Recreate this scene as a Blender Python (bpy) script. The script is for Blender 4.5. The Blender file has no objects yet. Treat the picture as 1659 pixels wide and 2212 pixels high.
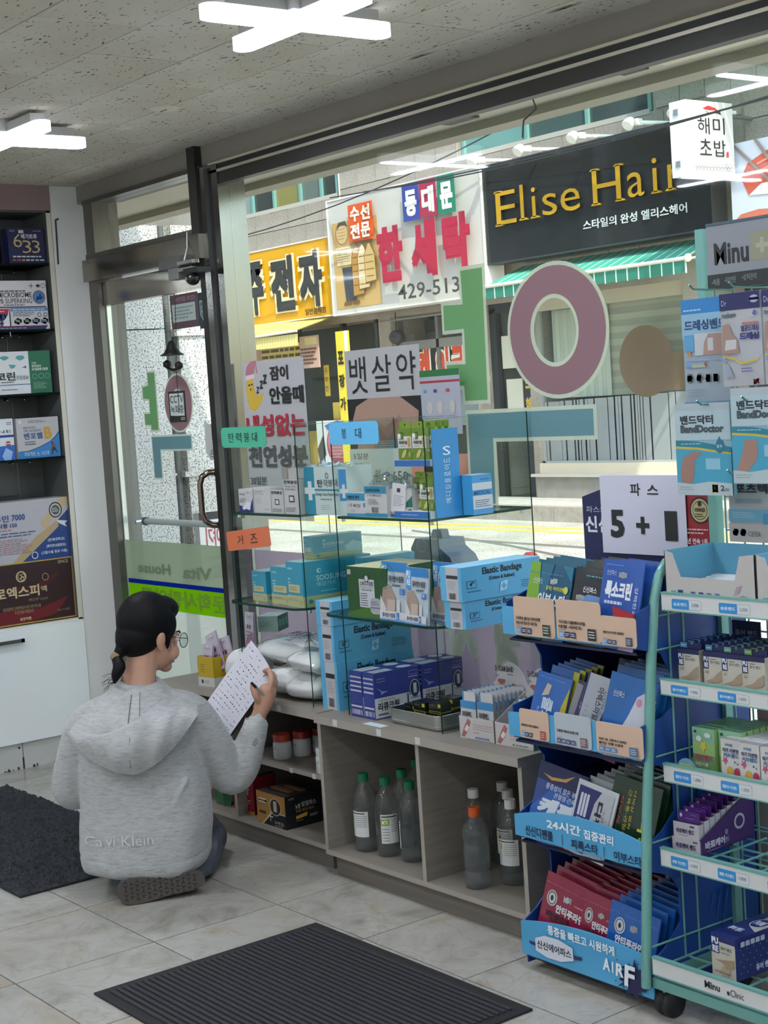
import bpy, bmesh, math, random
from mathutils import Vector, Matrix
random.seed(7)
SC = bpy.context.scene
COL = SC.collection
PI = math.pi
R = math.radians

# ------------------------------------------------------------------ camera
cam = bpy.data.cameras.new('camera')
cam.sensor_fit = 'HORIZONTAL'
cam.sensor_width = 36.0
cam.lens = 36.0 * 3354.0 / 1659.0
cam.clip_start = 0.05
cam.clip_end = 200
camo = bpy.data.objects.new('camera', cam)
COL.objects.link(camo)
_p, _y, _r = R(4.344), R(52.6), R(-3.788)
_d = Vector((-math.sin(_y)*math.cos(_p), math.cos(_y)*math.cos(_p), -math.sin(_p)))
_rt = Vector((math.cos(_y), math.sin(_y), 0)); _up = _rt.cross(_d)
_R = _rt*math.cos(_r) + _up*math.sin(_r); _U = -_rt*math.sin(_r) + _up*math.cos(_r)
_m = Matrix((_R, _U, -_d)).transposed().to_4x4(); _m.translation = Vector((0, 0, 1.5))
camo.matrix_world = _m
SC.camera = camo

# ------------------------------------------------------------------ sky, sun, exposure
w = bpy.data.worlds.new('sky'); SC.world = w; w.use_nodes = True
_nt = w.node_tree
_bg = _nt.nodes['Background']
_sky = _nt.nodes.new('ShaderNodeTexSky')
_sky.sky_type = 'NISHITA'; _sky.sun_disc = False
_sky.sun_elevation = R(52); _sky.sun_rotation = R(110); _sky.air_density = 1.2; _sky.dust_density = 2.5; _sky.ozone_density = 1.0
_nt.links.new(_sky.outputs[0], _bg.inputs[0]); _bg.inputs[1].default_value = 0.56
sun = bpy.data.lights.new('sun', 'SUN'); sun.energy = 4.8; sun.angle = R(0.6); sun.color = (1.0, .95, .86)
suno = bpy.data.objects.new('sun', sun); COL.objects.link(suno)
suno.rotation_euler = Vector((-.55, .26, -.80)).to_track_quat('-Z', 'Y').to_euler()
suno.location = (6, -4, 12)
SC.view_settings.view_transform = 'Standard'
SC.view_settings.look = 'None'
SC.view_settings.gamma = 1.0
SC.view_settings.use_curve_mapping = False
SC.view_settings.exposure = 0.15
SC.cycles.transparent_max_bounces = 40
SC.cycles.max_bounces = 14
LAMP = 80.0          # strength of the ceiling lamps

# ------------------------------------------------------------------ materials
def lin(h):
    h = h.lstrip('#')
    if len(h) == 3: h = ''.join(c*2 for c in h)
    c = [int(h[i:i+2], 16)/255 for i in (0, 2, 4)]
    return tuple(x/12.92 if x <= .04045 else ((x+.055)/1.055)**2.4 for x in c)
_mc = {}
def M(hexc, rough=.5, metal=0.0, noise=0.0, scale=30.0, bump=0.0, coat=0.0, spec=.5):
    """plain coloured surface with an optional mottled tone and fine relief"""
    key = (hexc, rough, metal, noise, scale, bump, coat, spec)
    if key in _mc: return _mc[key]
    m = bpy.data.materials.new('m_' + hexc.lstrip('#')); m.use_nodes = True
    nt = m.node_tree; b = nt.nodes['Principled BSDF']
    c = lin(hexc)
    b.inputs['Base Color'].default_value = (*c, 1)
    b.inputs['Roughness'].default_value = rough; b.inputs['Metallic'].default_value = metal
    b.inputs['Coat Weight'].default_value = coat; b.inputs['Coat Roughness'].default_value = .12
    b.inputs['Specular IOR Level'].default_value = spec
    if noise or bump:
        tc = nt.nodes.new('ShaderNodeTexCoord'); n = nt.nodes.new('ShaderNodeTexNoise')
        n.inputs['Scale'].default_value = scale; n.inputs['Detail'].default_value = 5
        nt.links.new(tc.outputs['Object'], n.inputs['Vector'])
        if noise:
            r = nt.nodes.new('ShaderNodeValToRGB')
            r.color_ramp.elements[0].position = .3; r.color_ramp.elements[1].position = .7
            r.color_ramp.elements[0].color = (*[x*(1-noise) for x in c], 1)
            r.color_ramp.elements[1].color = (*[min(1, x*(1+noise)) for x in c], 1)
            nt.links.new(n.outputs[0], r.inputs[0]); nt.links.new(r.outputs[0], b.inputs['Base Color'])
        if bump:
            bp = nt.nodes.new('ShaderNodeBump'); bp.inputs['Strength'].default_value = bump; bp.inputs['Distance'].default_value = .003
            nt.links.new(n.outputs[0], bp.inputs['Height']); nt.links.new(bp.outputs[0], b.inputs['Normal'])
    _mc[key] = m
    return m
def nodes_mat(name):
    m = bpy.data.materials.new(name); m.use_nodes = True
    nt = m.node_tree; b = nt.nodes['Principled BSDF']
    def N(t, **k):
        n = nt.nodes.new(t)
        for a, v in k.items(): setattr(n, a, v)
        return n
    return m, nt, b, N, nt.links.new
def ramp(N, L, src, stops):
    r = N('ShaderNodeValToRGB'); e = r.color_ramp.elements
    while len(e) < len(stops): e.new(.5)
    for i, (p, c) in enumerate(stops):
        e[i].position = p; e[i].color = (*lin(c), 1)
    L(src, r.inputs[0]); return r
def thin_glass(name, tint='#f2f7f5', refl=1.0):
    """a thin pane: clear transmission plus mirror reflection that grows at grazing angles"""
    m, nt, b, N, L = nodes_mat(name); nt.nodes.remove(b)
    tr = N('ShaderNodeBsdfTransparent'); tr.inputs[0].default_value = (*lin(tint), 1)
    gl = N('ShaderNodeBsdfGlossy'); gl.inputs['Roughness'].default_value = .02
    lw = N('ShaderNodeLayerWeight'); lw.inputs[0].default_value = .5
    pw = N('ShaderNodeMath', operation='POWER'); pw.inputs[1].default_value = 5; L(lw.outputs['Facing'], pw.inputs[0])
    mu = N('ShaderNodeMath', operation='MULTIPLY_ADD'); mu.inputs[1].default_value = .9*refl; mu.inputs[2].default_value = .035*refl; mu.use_clamp = True
    L(pw.outputs[0], mu.inputs[0])
    mx = N('ShaderNodeMixShader'); L(mu.outputs[0], mx.inputs[0]); L(tr.outputs[0], mx.inputs[1]); L(gl.outputs[0], mx.inputs[2])
    L(mx.outputs[0], nt.nodes['Material Output'].inputs[0])
    return m
def film(name, col, clear, rough=.6, gloss=0.0):
    """coloured foil on glass: part see-through, part diffuse and back-lit"""
    m, nt, b, N, L = nodes_mat(name); nt.nodes.remove(b)
    c = (*lin(col), 1)
    tr = N('ShaderNodeBsdfTransparent'); tr.inputs[0].default_value = tuple(x**.5 for x in c[:3])+(1,) if clear > .6 else c
    di = N('ShaderNodeBsdfDiffuse'); di.inputs[0].default_value = c
    tl = N('ShaderNodeBsdfTranslucent'); tl.inputs[0].default_value = c
    a = N('ShaderNodeMixShader'); a.inputs[0].default_value = .45; L(di.outputs[0], a.inputs[1]); L(tl.outputs[0], a.inputs[2])
    x = N('ShaderNodeMixShader'); x.inputs[0].default_value = clear; L(a.outputs[0], x.inputs[1]); L(tr.outputs[0], x.inputs[2])
    if gloss:
        gl = N('ShaderNodeBsdfGlossy'); gl.inputs['Roughness'].default_value = .08
        lw = N('ShaderNodeLayerWeight'); pw = N('ShaderNodeMath', operation='POWER'); pw.inputs[1].default_value = 4; L(lw.outputs['Facing'], pw.inputs[0])
        mu = N('ShaderNodeMath', operation='MULTIPLY_ADD'); mu.inputs[1].default_value = .6*gloss; mu.inputs[2].default_value = .04*gloss; mu.use_clamp = True; L(pw.outputs[0], mu.inputs[0])
        y = N('ShaderNodeMixShader'); L(mu.outputs[0], y.inputs[0]); L(x.outputs[0], y.inputs[1]); L(gl.outputs[0], y.inputs[2]); x = y
    L(x.outputs[0], nt.nodes['Material Output'].inputs[0])
    return m
def emit(name, col, strength):
    m, nt, b, N, L = nodes_mat(name)
    b.inputs['Base Color'].default_value = (*lin(col), 1)
    b.inputs['Emission Color'].default_value = (*lin(col), 1); b.inputs['Emission Strength'].default_value = strength
    return m

# ------------------------------------------------------------------ mesh builder
class MB:
    def __init__(s): s.v = []; s.f = []; s.m = []; s.sm = []; s.mats = []
    def mi(s, m):
        if isinstance(m, str): m = M(m)
        if m not in s.mats: s.mats.append(m)
        return s.mats.index(m)
    def add(s, vs, fs, mat, smooth=False, X=None):
        o = len(s.v); i = s.mi(mat)
        for p in vs: s.v.append(tuple(X @ Vector(p)) if X else tuple(p))
        for f in fs: s.f.append([o+k for k in f]); s.m.append(i); s.sm.append(smooth)
        return s
    def box(s, x0, y0, z0, x1, y1, z1, mat, X=None, **fm):
        vs = [(x0,y0,z0),(x1,y0,z0),(x1,y1,z0),(x0,y1,z0),(x0,y0,z1),(x1,y0,z1),(x1,y1,z1),(x0,y1,z1)]
        fs = dict(F=(0,1,5,4), B=(2,3,7,6), L=(3,0,4,7), R=(1,2,6,5), T=(4,5,6,7), D=(3,2,1,0))
        for k, f in fs.items(): s.add([vs[i] for i in f], [(0,1,2,3)], fm.get(k, mat), X=X)
        return s
    def prism(s, poly, o, u, v, n, t0, t1, mat, side=None, X=None):
        """outline poly (u,v) pushed from t0 to t1 along n"""
        o, u, v, n = map(Vector, (o, u, v, n)); k = len(poly)
        A = [o + u*a + v*b + n*t0 for a, b in poly]; B = [o + u*a + v*b + n*t1 for a, b in poly]
        if abs(t1-t0) > 1e-9:
            s.add(A, [list(range(k))[::-1]], mat, X=X)
            for i in range(k):
                j = (i+1) % k
                s.add([A[i], A[j], B[j], B[i]], [(0,1,2,3)], side or mat, X=X)
        s.add(B, [list(range(k))], mat, X=X)
        return s
    def tube(s, path, r, mat, n=8, closed=False, caps=True, X=None):
        P = [Vector(p) for p in path]; rs = r if isinstance(r, (list, tuple)) else [r]*len(P)
        vs = []; fs = []; up = None
        for i, p in enumerate(P):
            a = P[i-1] if i else (P[-1] if closed else None); b = P[i+1] if i+1 < len(P) else (P[0] if closed else None)
            t = ((p-a).normalized() if a is not None else Vector()) + ((b-p).normalized() if b is not None else Vector())
            t.normalize()
            if up is None: up = Vector((0,0,1)) if abs(t.z) < .9 else Vector((1,0,0))
            x = up.cross(t).normalized(); up = t.cross(x)
            for k in range(n):
                an = 2*PI*k/n; vs.append(p + x*math.cos(an)*rs[i] + up*math.sin(an)*rs[i])
        L = len(P)
        for i in range(L if closed else L-1):
            for k in range(n):
                a, b = i*n+k, i*n+(k+1) % n; c, d = ((i+1) % L)*n+(k+1) % n, ((i+1) % L)*n+k
                fs.append((a, b, c, d))
        s.add(vs, fs, mat, smooth=n > 5, X=X)
        if caps and not closed:
            s.add(vs[:n], [list(range(n))[::-1]], mat, X=X); s.add(vs[-n:], [list(range(n))], mat, X=X)
        return s
    def lathe(s, prof, mat, c=(0,0,0), n=24, X=None, smooth=True):
        vs = []; fs = []; K = len(prof)
        for r, z in prof:
            for k in range(n):
                a = 2*PI*k/n; vs.append((c[0]+r*math.cos(a), c[1]+r*math.sin(a), c[2]+z))
        for i in range(K-1):
            for k in range(n): fs.append((i*n+k, i*n+(k+1) % n, (i+1)*n+(k+1) % n, (i+1)*n+k))
        s.add(vs, fs, mat, smooth, X)
        s.add(vs[:n], [list(range(n))[::-1]], mat, X=X); s.add(vs[-n:], [list(range(n))], mat, X=X)
        return s
    def ell(s, c, r, mat, nu=16, nv=10, X=None):
        vs = []; fs = []
        for j in range(nv+1):
            t = PI*j/nv
            for k in range(nu):
                a = 2*PI*k/nu
                vs.append((c[0]+r[0]*math.sin(t)*math.cos(a), c[1]+r[1]*math.sin(t)*math.sin(a), c[2]-r[2]*math.cos(t)))
        for j in range(nv):
            for k in range(nu): fs.append((j*nu+k, j*nu+(k+1) % nu, (j+1)*nu+(k+1) % nu, (j+1)*nu+k))
        return s.add(vs, fs, mat, True, X)
    def grid(s, fn, nu, nv, mat, smooth=True, X=None):
        vs = [fn(i/nu, j/nv) for j in range(nv+1) for i in range(nu+1)]
        fs = [(j*(nu+1)+i, j*(nu+1)+i+1, (j+1)*(nu+1)+i+1, (j+1)*(nu+1)+i) for j in range(nv) for i in range(nu)]
        return s.add(vs, fs, mat, smooth, X)
    def mesh(s, name):
        me = bpy.data.meshes.new(name); me.from_pydata([tuple(p) for p in s.v], [], s.f)
        for m in s.mats: me.materials.append(m)
        me.polygons.foreach_set('material_index', s.m); me.polygons.foreach_set('use_smooth', s.sm)
        me.update(); return me
    def build(s, name, parent=None, loc=(0,0,0), rot=(0,0,0), bevel=0):
        o = bpy.data.objects.new(name, s.mesh(name)); COL.objects.link(o)
        o.location = loc; o.rotation_euler = rot
        if parent: o.parent = parent
        if bevel:
            b = o.modifiers.new('edge', 'BEVEL'); b.width = bevel; b.segments = 2; b.limit_method = 'ANGLE'; b.angle_limit = R(40)
        return o

def tag(o, label=None, cat=None, group=None, kind=None):
    if label: o['label'] = label
    if cat: o['category'] = cat
    if group: o['group'] = group
    if kind: o['kind'] = kind
    return o
def thing(name, label, cat, loc=(0,0,0), rz=0, group=None, rx=0, ry=0):
    o = bpy.data.objects.new(name, None); COL.objects.link(o); o.empty_display_size = .05
    o.location = loc; o.rotation_euler = (R(rx), R(ry), R(rz))
    return tag(o, label, cat, group)
def copy_tree(o, parent=None):
    c = o.copy(); COL.objects.link(c); c.parent = parent
    for ch in o.children: copy_tree(ch, c)
    return c
def again(o, loc, rz=None, label=None, rx=None):
    c = copy_tree(o); c.location = loc
    e = list(c.rotation_euler)
    if rz is not None: e[2] = R(rz)
    if rx is not None: e[0] = R(rx)
    c.rotation_euler = e
    if label: c['label'] = label
    return c
def struct(o): o['kind'] = 'structure'; return o

# ------------------------------------------------------------------ flat print
_tc = {}
_keep = bpy.data.curves.new('keep_font', 'FONT'); _keep.body = '가A'; _ko = bpy.data.objects.new('keep_font', _keep); _ko.to_mesh(); _ko.to_mesh_clear()
def glyphs(txt, bold=0.0, res=2, shear=0.0):
    k = (txt, bold, res, shear)
    if k not in _tc:
        c = bpy.data.curves.new('t', 'FONT'); c.body = txt; c.offset = min(bold, .016); c.resolution_u = res; c.shear = shear
        o = bpy.data.objects.new('t', c); me = bpy.data.meshes.new_from_object(o)
        vs = [(p.co.x, p.co.y) for p in me.vertices]; fs = [tuple(p.vertices) for p in me.polygons]
        bpy.data.objects.remove(o); bpy.data.curves.remove(c); bpy.data.meshes.remove(me)
        n = len(fs)
        if bold > .016:          # heavier strokes: the same outline laid down again a little to each side
            d = (bold-.016)*1.15; V0, F0 = vs, fs; vs = []; fs = []
            for ax, ay in ((-d, -d), (d, -d), (-d, d), (d, d), (0, 0)):
                k0 = len(vs); vs += [(a+ax, b+ay) for a, b in V0]; fs += [tuple(i+k0 for i in f) for f in F0]
        x0 = min(p[0] for p in vs); x1 = max(p[0] for p in vs); y0 = min(p[1] for p in vs); y1 = max(p[1] for p in vs)
        _tc[k] = ([((a-x0)/(x1-x0), (b-y0)/(y1-y0)) for a, b in vs], fs, n)
    return _tc[k]
class Art:
    """print laid on one face: coordinates run 0..1 across (u) and up (v)"""
    def __init__(s, mb, o, u, v, n, W, H, eps=.00016, base=.0002, X=None):
        s.mb = mb; s.o = Vector(o); s.u = Vector(u); s.v = Vector(v); s.n = Vector(n); s.W = W; s.H = H; s.k = base; s.eps = eps; s.X = X
        s.mirror = False
    def P(s, pts, faces, col):
        s.k += s.eps
        vs = [s.o + s.u*(a*s.W) + s.v*(b*s.H) + s.n*s.k for a, b in pts]
        s.mb.add(vs, faces, col, X=s.X)
    def r(s, x0, y0, x1, y1, c): s.P([(x0,y0),(x1,y0),(x1,y1),(x0,y1)], [(0,1,2,3)], c)
    def p(s, pts, c): s.P(pts, [list(range(len(pts)))], c)
    def e(s, cx, cy, rx, ry, c, n=24): s.p([(cx+rx*math.cos(2*PI*i/n), cy+ry*math.sin(2*PI*i/n)) for i in range(n)], c)
    def ring(s, cx, cy, rx, ry, t, c, n=28):
        ty = t*s.W/s.H
        a = [(cx+rx*math.cos(2*PI*i/n), cy+ry*math.sin(2*PI*i/n)) for i in range(n)]
        b = [(cx+(rx-t)*math.cos(2*PI*i/n), cy+(ry-ty)*math.sin(2*PI*i/n)) for i in range(n)]
        s.P(a+b, [(i, (i+1) % n, n+(i+1) % n, n+i) for i in range(n)], c)
    def rr(s, x0, y0, x1, y1, c, q=.1):
        qx = q*s.H/s.W if s.W > s.H else q; qy = qx*s.W/s.H; pts = []
        for cx, cy, a in ((x1-qx,y1-qy,0),(x0+qx,y1-qy,90),(x0+qx,y0+qy,180),(x1-qx,y0+qy,270)):
            for i in range(5):
                t = R(a+i*22.5); pts.append((cx+qx*math.cos(t), cy+qy*math.sin(t)))
        s.p(pts, c)
    def t(s, x0, y0, x1, y1, txt, c, b=0.0, shear=0.0, rot=0, res=2, mirror=False):
        """words stretched to fill the rectangle; rot=90 reads upwards, -90 downwards"""
        g, fs, n = glyphs(txt, b, res, shear)
        if mirror: g = [(1-a, q) for a, q in g]
        if rot == 90: g = [(1-q, a) for a, q in g]
        if rot == -90: g = [(q, 1-a) for a, q in g]
        P = [(x0+(x1-x0)*a, y0+(y1-y0)*q) for a, q in g]
        for i in range(0, len(fs), n):
            f = fs[i:i+n]; lo = min(map(min, f)); hi = max(map(max, f))+1
            s.P(P[lo:hi], [tuple(k-lo for k in q) for q in f], c)
            if i: s.k -= s.eps*.6
    def l(s, x0, y0, x1, y1, n, c, fill=.45):
        """fine print too small to read: rows of short dashes"""
        pts = []; fs = []; h = (y1-y0)/n
        for i in range(n):
            y = y1-h*(i+.5); x = x0; end = x0+(x1-x0)*random.uniform(.72, 1)
            while x < end:
                d = (x1-x0)*random.uniform(.06, .17); e = min(end, x+d); k = len(pts)
                pts += [(x, y-h*fill/2), (e, y-h*fill/2), (e, y+h*fill/2), (x, y+h*fill/2)]; fs.append((k, k+1, k+2, k+3))
                x = e+(x1-x0)*.025
        s.P(pts, fs, c)
    def bar(s, x0, y0, x1, y1, c):
        pts = []; fs = []; x = x0
        while x < x1:
            d = (x1-x0)*random.choice((.03, .05, .08)); k = len(pts)
            pts += [(x,y0),(min(x+d,x1),y0),(min(x+d,x1),y1),(x,y1)]; fs.append((k,k+1,k+2,k+3)); x += d+(x1-x0)*random.choice((.03, .06))
        s.P(pts, fs, c)
    def x(s, cx, cy, h, c, th=.36):
        hx = h*s.H/s.W; a = hx/2; b = hx*th/2; d = h/2; e = h*th/2
        s.p([(cx-b,cy-d),(cx+b,cy-d),(cx+b,cy-e),(cx+a,cy-e),(cx+a,cy+e),(cx+b,cy+e),(cx+b,cy+d),(cx-b,cy+d),(cx-b,cy+e),(cx-a,cy+e),(cx-a,cy-e),(cx-b,cy-e)], c)
    def run(s, ops):
        for o in ops:
            kw = o[-1] if isinstance(o[-1], dict) else {}
            getattr(s, o[0])(*(o[1:-1] if kw else o[1:]), **kw)
        return s
def face_art(mb, face, w, d, h, ops, **k):
    fr = dict(F=((0,0,0),(1,0,0),(0,0,1),(0,-1,0),w,h), R=((w,0,0),(0,1,0),(0,0,1),(1,0,0),d,h), L=((0,d,0),(0,-1,0),(0,0,1),(-1,0,0),d,h),
              T=((0,0,h),(1,0,0),(0,1,0),(0,0,1),w,d), B=((w,d,0),(-1,0,0),(0,0,1),(0,1,0),w,h))[face]
    return Art(mb, *fr, **k).run(ops)
CARD = dict(rough=.45, noise=.02, scale=60)
def pack(name, label, cat, A, w, d, h, rz=0, col='#e8e8e4', art={}, group=None, rx=0, cols={}, part='carton', rough=.4, bevel=.0008, ry=0):
    """a printed carton: base corner A is its front left foot; front faces local -y"""
    root = thing(name, label, cat, A, rz, group, rx, ry)
    b = MB(); b.box(0,0,0,w,d,h, M(col, rough, noise=.02, scale=40), **{k: M(c, rough) for k, c in cols.items()})
    b.build(part, root, bevel=bevel)
    if art:
        a = MB()
        for f, ops in art.items(): face_art(a, f, w, d, h, ops)
        a.build('printed_design', root)
    return root
def pouch(name, label, cat, A, w, h, lean=0, rz=0, col='#888', art=(), group=None, t=.006, puff=.006, rough=.25, round_=.008, ry=0):
    """a flat sealed packet standing on its lower edge, bulging a little in the middle"""
    root = thing(name, label, cat, A, rz, group, -lean, ry)
    b = MB(); m = M(col, rough, coat=.3)
    def f(u, v):
        e = min(u, 1-u, v*h/w, (1-v)*h/w); q = min(1, e/.18)
        cut = 0
        return (u*w, -t/2-puff*q*(1-(1-q)**2)*.6, v*h)
    b.grid(f, 8, 10, m); b.grid(lambda u, v: (w-u*w, t/2, v*h), 1, 1, m)
    for x in (0, w): b.add([(x,-t/2,0),(x,t/2,0),(x,t/2,h),(x,-t/2,h)], [(0,1,2,3)], m)
    for z in (0, h): b.add([(0,-t/2,z),(w,-t/2,z),(w,t/2,z),(0,t/2,z)], [(0,1,2,3)], m)
    b.build('packet', root)
    if art:
        a = MB(); Art(a, (0,-t/2-puff*.6-.0003,0), (1,0,0), (0,0,1), (0,-1,0), w, h).run(art)
        a.build('printed_design', root)
    return root

# ================================================================== the room
def tile_mat():
    m, nt, b, N, L = nodes_mat('marble_tile')
    oi = N('ShaderNodeObjectInfo'); tc = N('ShaderNodeTexCoord')
    mu = N('ShaderNodeVectorMath', operation='SCALE'); mu.inputs['Scale'].default_value = 37.0
    cb = N('ShaderNodeCombineXYZ'); L(oi.outputs['Random'], cb.inputs[0]); L(oi.outputs['Random'], cb.inputs[1]); L(cb.outputs[0], mu.inputs[0])
    ad = N('ShaderNodeVectorMath', operation='ADD'); L(tc.outputs['Object'], ad.inputs[0]); L(mu.outputs[0], ad.inputs[1])
    n = N('ShaderNodeTexNoise'); n.inputs['Scale'].default_value = 3.2; n.inputs['Detail'].default_value = 7; n.inputs['Distortion'].default_value = 1.6
    L(ad.outputs[0], n.inputs['Vector'])
    base = ramp(N, L, n.outputs[0], [(.28, '#8c897f'), (.42, '#a19e96'), (.55, '#aaa8a1'), (.68, '#a39c8e'), (.8, '#968e7e')])
    n2 = N('ShaderNodeTexNoise'); n2.inputs['Scale'].default_value = 5; n2.inputs['Detail'].default_value = 6; n2.inputs['Distortion'].default_value = 2.5
    L(ad.outputs[0], n2.inputs['Vector'])
    vein = ramp(N, L, n2.outputs[0], [(.47, '#ffffff'), (.5, '#cfcbc2'), (.53, '#ffffff')])
    mx = N('ShaderNodeMix', data_type='RGBA', blend_type='MULTIPLY'); mx.inputs[0].default_value = .35
    L(base.outputs[0], mx.inputs[6]); L(vein.outputs[0], mx.inputs[7]); L(mx.outputs[2], b.inputs['Base Color'])
    b.inputs['Roughness'].default_value = .16; b.inputs['Specular IOR Level'].default_value = .42
    return m
def ceil_mat():
    m, nt, b, N, L = nodes_mat('fissured_tile')
    tc = N('ShaderNodeTexCoord'); mp = N('ShaderNodeMapping'); mp.inputs['Scale'].default_value = (40, 105, 1)
    ns = N('ShaderNodeTexNoise'); ns.inputs['Scale'].default_value = 40
    L(tc.outputs['Object'], mp.inputs[0])
    wv = N('ShaderNodeTexNoise'); wv.inputs['Scale'].default_value = 1.0; wv.inputs['Detail'].default_value = 2; wv.inputs['Distortion'].default_value = .8
    L(mp.outputs[0], wv.inputs['Vector'])
    vo = N('ShaderNodeTexVoronoi'); vo.inputs['Scale'].default_value = .8; L(mp.outputs[0], vo.inputs['Vector'])
    mu = N('ShaderNodeMath', operation='ADD'); L(wv.outputs[0], mu.inputs[0])
    m2 = N('ShaderNodeMath', operation='MULTIPLY'); m2.inputs[1].default_value = -.28; L(vo.outputs['Distance'], m2.inputs[0]); L(m2.outputs[0], mu.inputs[1])
    r = ramp(N, L, mu.outputs[0], [(.525, '#d0ccc1'), (.56, '#57534b')])
    big = N('ShaderNodeTexNoise'); big.inputs['Scale'].default_value = 2.0; L(tc.outputs['Object'], big.inputs['Vector'])
    rb = ramp(N, L, big.outputs[0], [(.3, '#e9e6df'), (.7, '#ffffff')])
    mx = N('ShaderNodeMix', data_type='RGBA', blend_type='MULTIPLY'); mx.inputs[0].default_value = 1
    L(r.outputs[0], mx.inputs[6]); L(rb.outputs[0], mx.inputs[7]); L(mx.outputs[2], b.inputs['Base Color'])
    bp = N('ShaderNodeBump'); bp.inputs['Strength'].default_value = .5; bp.inputs['Distance'].default_value = .002; bp.invert = True
    L(mu.outputs[0], bp.inputs['Height']); L(bp.outputs[0], b.inputs['Normal'])
    b.inputs['Roughness'].default_value = .9; b.inputs['Specular IOR Level'].default_value = .1
    return m
def granite_mat(name, light, mid, dark, scale=55):
    m, nt, b, N, L = nodes_mat(name)
    tc = N('ShaderNodeTexCoord')
    n = N('ShaderNodeTexNoise'); n.inputs['Scale'].default_value = scale; n.inputs['Detail'].default_value = 3; L(tc.outputs['Object'], n.inputs['Vector'])
    r = ramp(N, L, n.outputs[0], [(.36, dark), (.46, mid), (.52, light), (1.0, light)])
    n2 = N('ShaderNodeTexNoise'); n2.inputs['Scale'].default_value = 1.4; n2.inputs['Detail'].default_value = 4; L(tc.outputs['Object'], n2.inputs['Vector'])
    r2 = ramp(N, L, n2.outputs[0], [(.3, '#d5cfc6'), (.65, '#ffffff')])
    mx = N('ShaderNodeMix', data_type='RGBA', blend_type='MULTIPLY'); mx.inputs[0].default_value = .9
    L(r.outputs[0], mx.inputs[6]); L(r2.outputs[0], mx.inputs[7]); L(mx.outputs[2], b.inputs['Base Color'])
    b.inputs['Roughness'].default_value = .55
    return m
def wood_mat(name, a, c):
    m, nt, b, N, L = nodes_mat(name)
    tc = N('ShaderNodeTexCoord'); mp = N('ShaderNodeMapping'); mp.inputs['Scale'].default_value = (3, 3, 60); L(tc.outputs['Object'], mp.inputs[0])
    n = N('ShaderNodeTexNoise'); n.inputs['Scale'].default_value = 1.2; n.inputs['Detail'].default_value = 6; L(mp.outputs[0], n.inputs['Vector'])
    r = ramp(N, L, n.outputs[0], [(.3, a), (.7, c)]); L(r.outputs[0], b.inputs['Base Color']); b.inputs['Roughness'].default_value = .5
    return m
STEEL = M('#c4c4c0', .22, 1.0)
CHROME = M('#d8d8d8', .08, 1.0)
BRUSH = M('#a7a49b', .32, 1.0, noise=.05, scale=8)
DARKBAR = M('#33342f', .45, .3)
GLASS = thin_glass('window_glass')
SHELFGLASS = thin_glass('shelf_glass', '#f8fcfa', .8)
EDGE = film('glass_edge', '#2c4a42', .2)
MIRROR = M('#b9beba', .03, 1.0)
WALLP = M('#e6e7e3', .6, noise=.02, scale=3)
TILE = tile_mat(); CEIL = ceil_mat()
SPECK = granite_mat('speckled_granite', '#e3e3df', '#c9c9c6', '#6a6c6c', 120)
STONE = granite_mat('buff_granite', '#b3aba0', '#aba398', '#989086', 60)
ROADM = granite_mat('asphalt', '#c9c6be', '#b6b2a8', '#8f8b82', 40)

# floor: grout bed and single tiles
fl = struct(MB().box(-6.6,-1.6,-.12, 1.3,3.22,-.006, M('#4a4742', .9)).build('floor'))
FX, FY = .431, .4205
tm = MB().box(-FX/2+.0022,-FY/2+.0022,-.008, FX/2-.0022,FY/2-.0022,0, TILE).mesh('floor_tile')
for i in range(-5, 13):
    for j in range(-8, 4):
        x = -4.283+FX*(i+.5); y = 2.027+FY*(j-.5)
        if x < -6.4 or x > 1.2 or y > 3.1: continue
        o = bpy.data.objects.new('floor_tile', tm); COL.objects.link(o); o.location = (x, y, 0); o.parent = fl
# ceiling: slab and staggered acoustic tiles
ce = struct(MB().box(-6.6,-1.6,2.499, 1.3,3.2,2.62, M('#2c2a27', .9)).build('ceiling'))
CX_, CY_ = .6235, .3
cm = MB().box(-CX_/2+.002,-CY_/2+.002,0, CX_/2-.002,CY_/2-.002,.014, CEIL).mesh('ceiling_tile')
cm2 = MB().box(-CX_/2+.0012,-.109,0, CX_/2-.0012,.109,.014, CEIL).mesh('ceiling_tile')
for j in range(-15, 2):
    y = 2.96+CY_*(j-.5); me = cm
    if j == 1: y, me = 3.073, cm2
    ph = -3.905 if (j % 2 == 0) else -3.59
    for i in range(-5, 9):
        x = ph+CX_*(i+.5)
        if x < -6.4 or x > 1.1: continue
        o = bpy.data.objects.new('ceiling_tile', me); COL.objects.link(o); o.location = (x, y, 2.485+random.uniform(-.0008, .0008)); o.parent = ce

# walls
wl = MB(); wl.box(-6.60,3.045,0, -6.2,3.2,2.499, WALLP); wl.box(-6.6,-1.6,0, -6.452,3.045,2.499, WALLP)
struct(wl.build('wall_left'))
struct(MB().box(-6.6,-1.7,0, 1.3,-1.6,2.499, WALLP).build('wall_back'))
struct(MB().box(1.2,-1.6,0, 1.3,3.3,2.499, WALLP).build('wall_right'))
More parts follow.
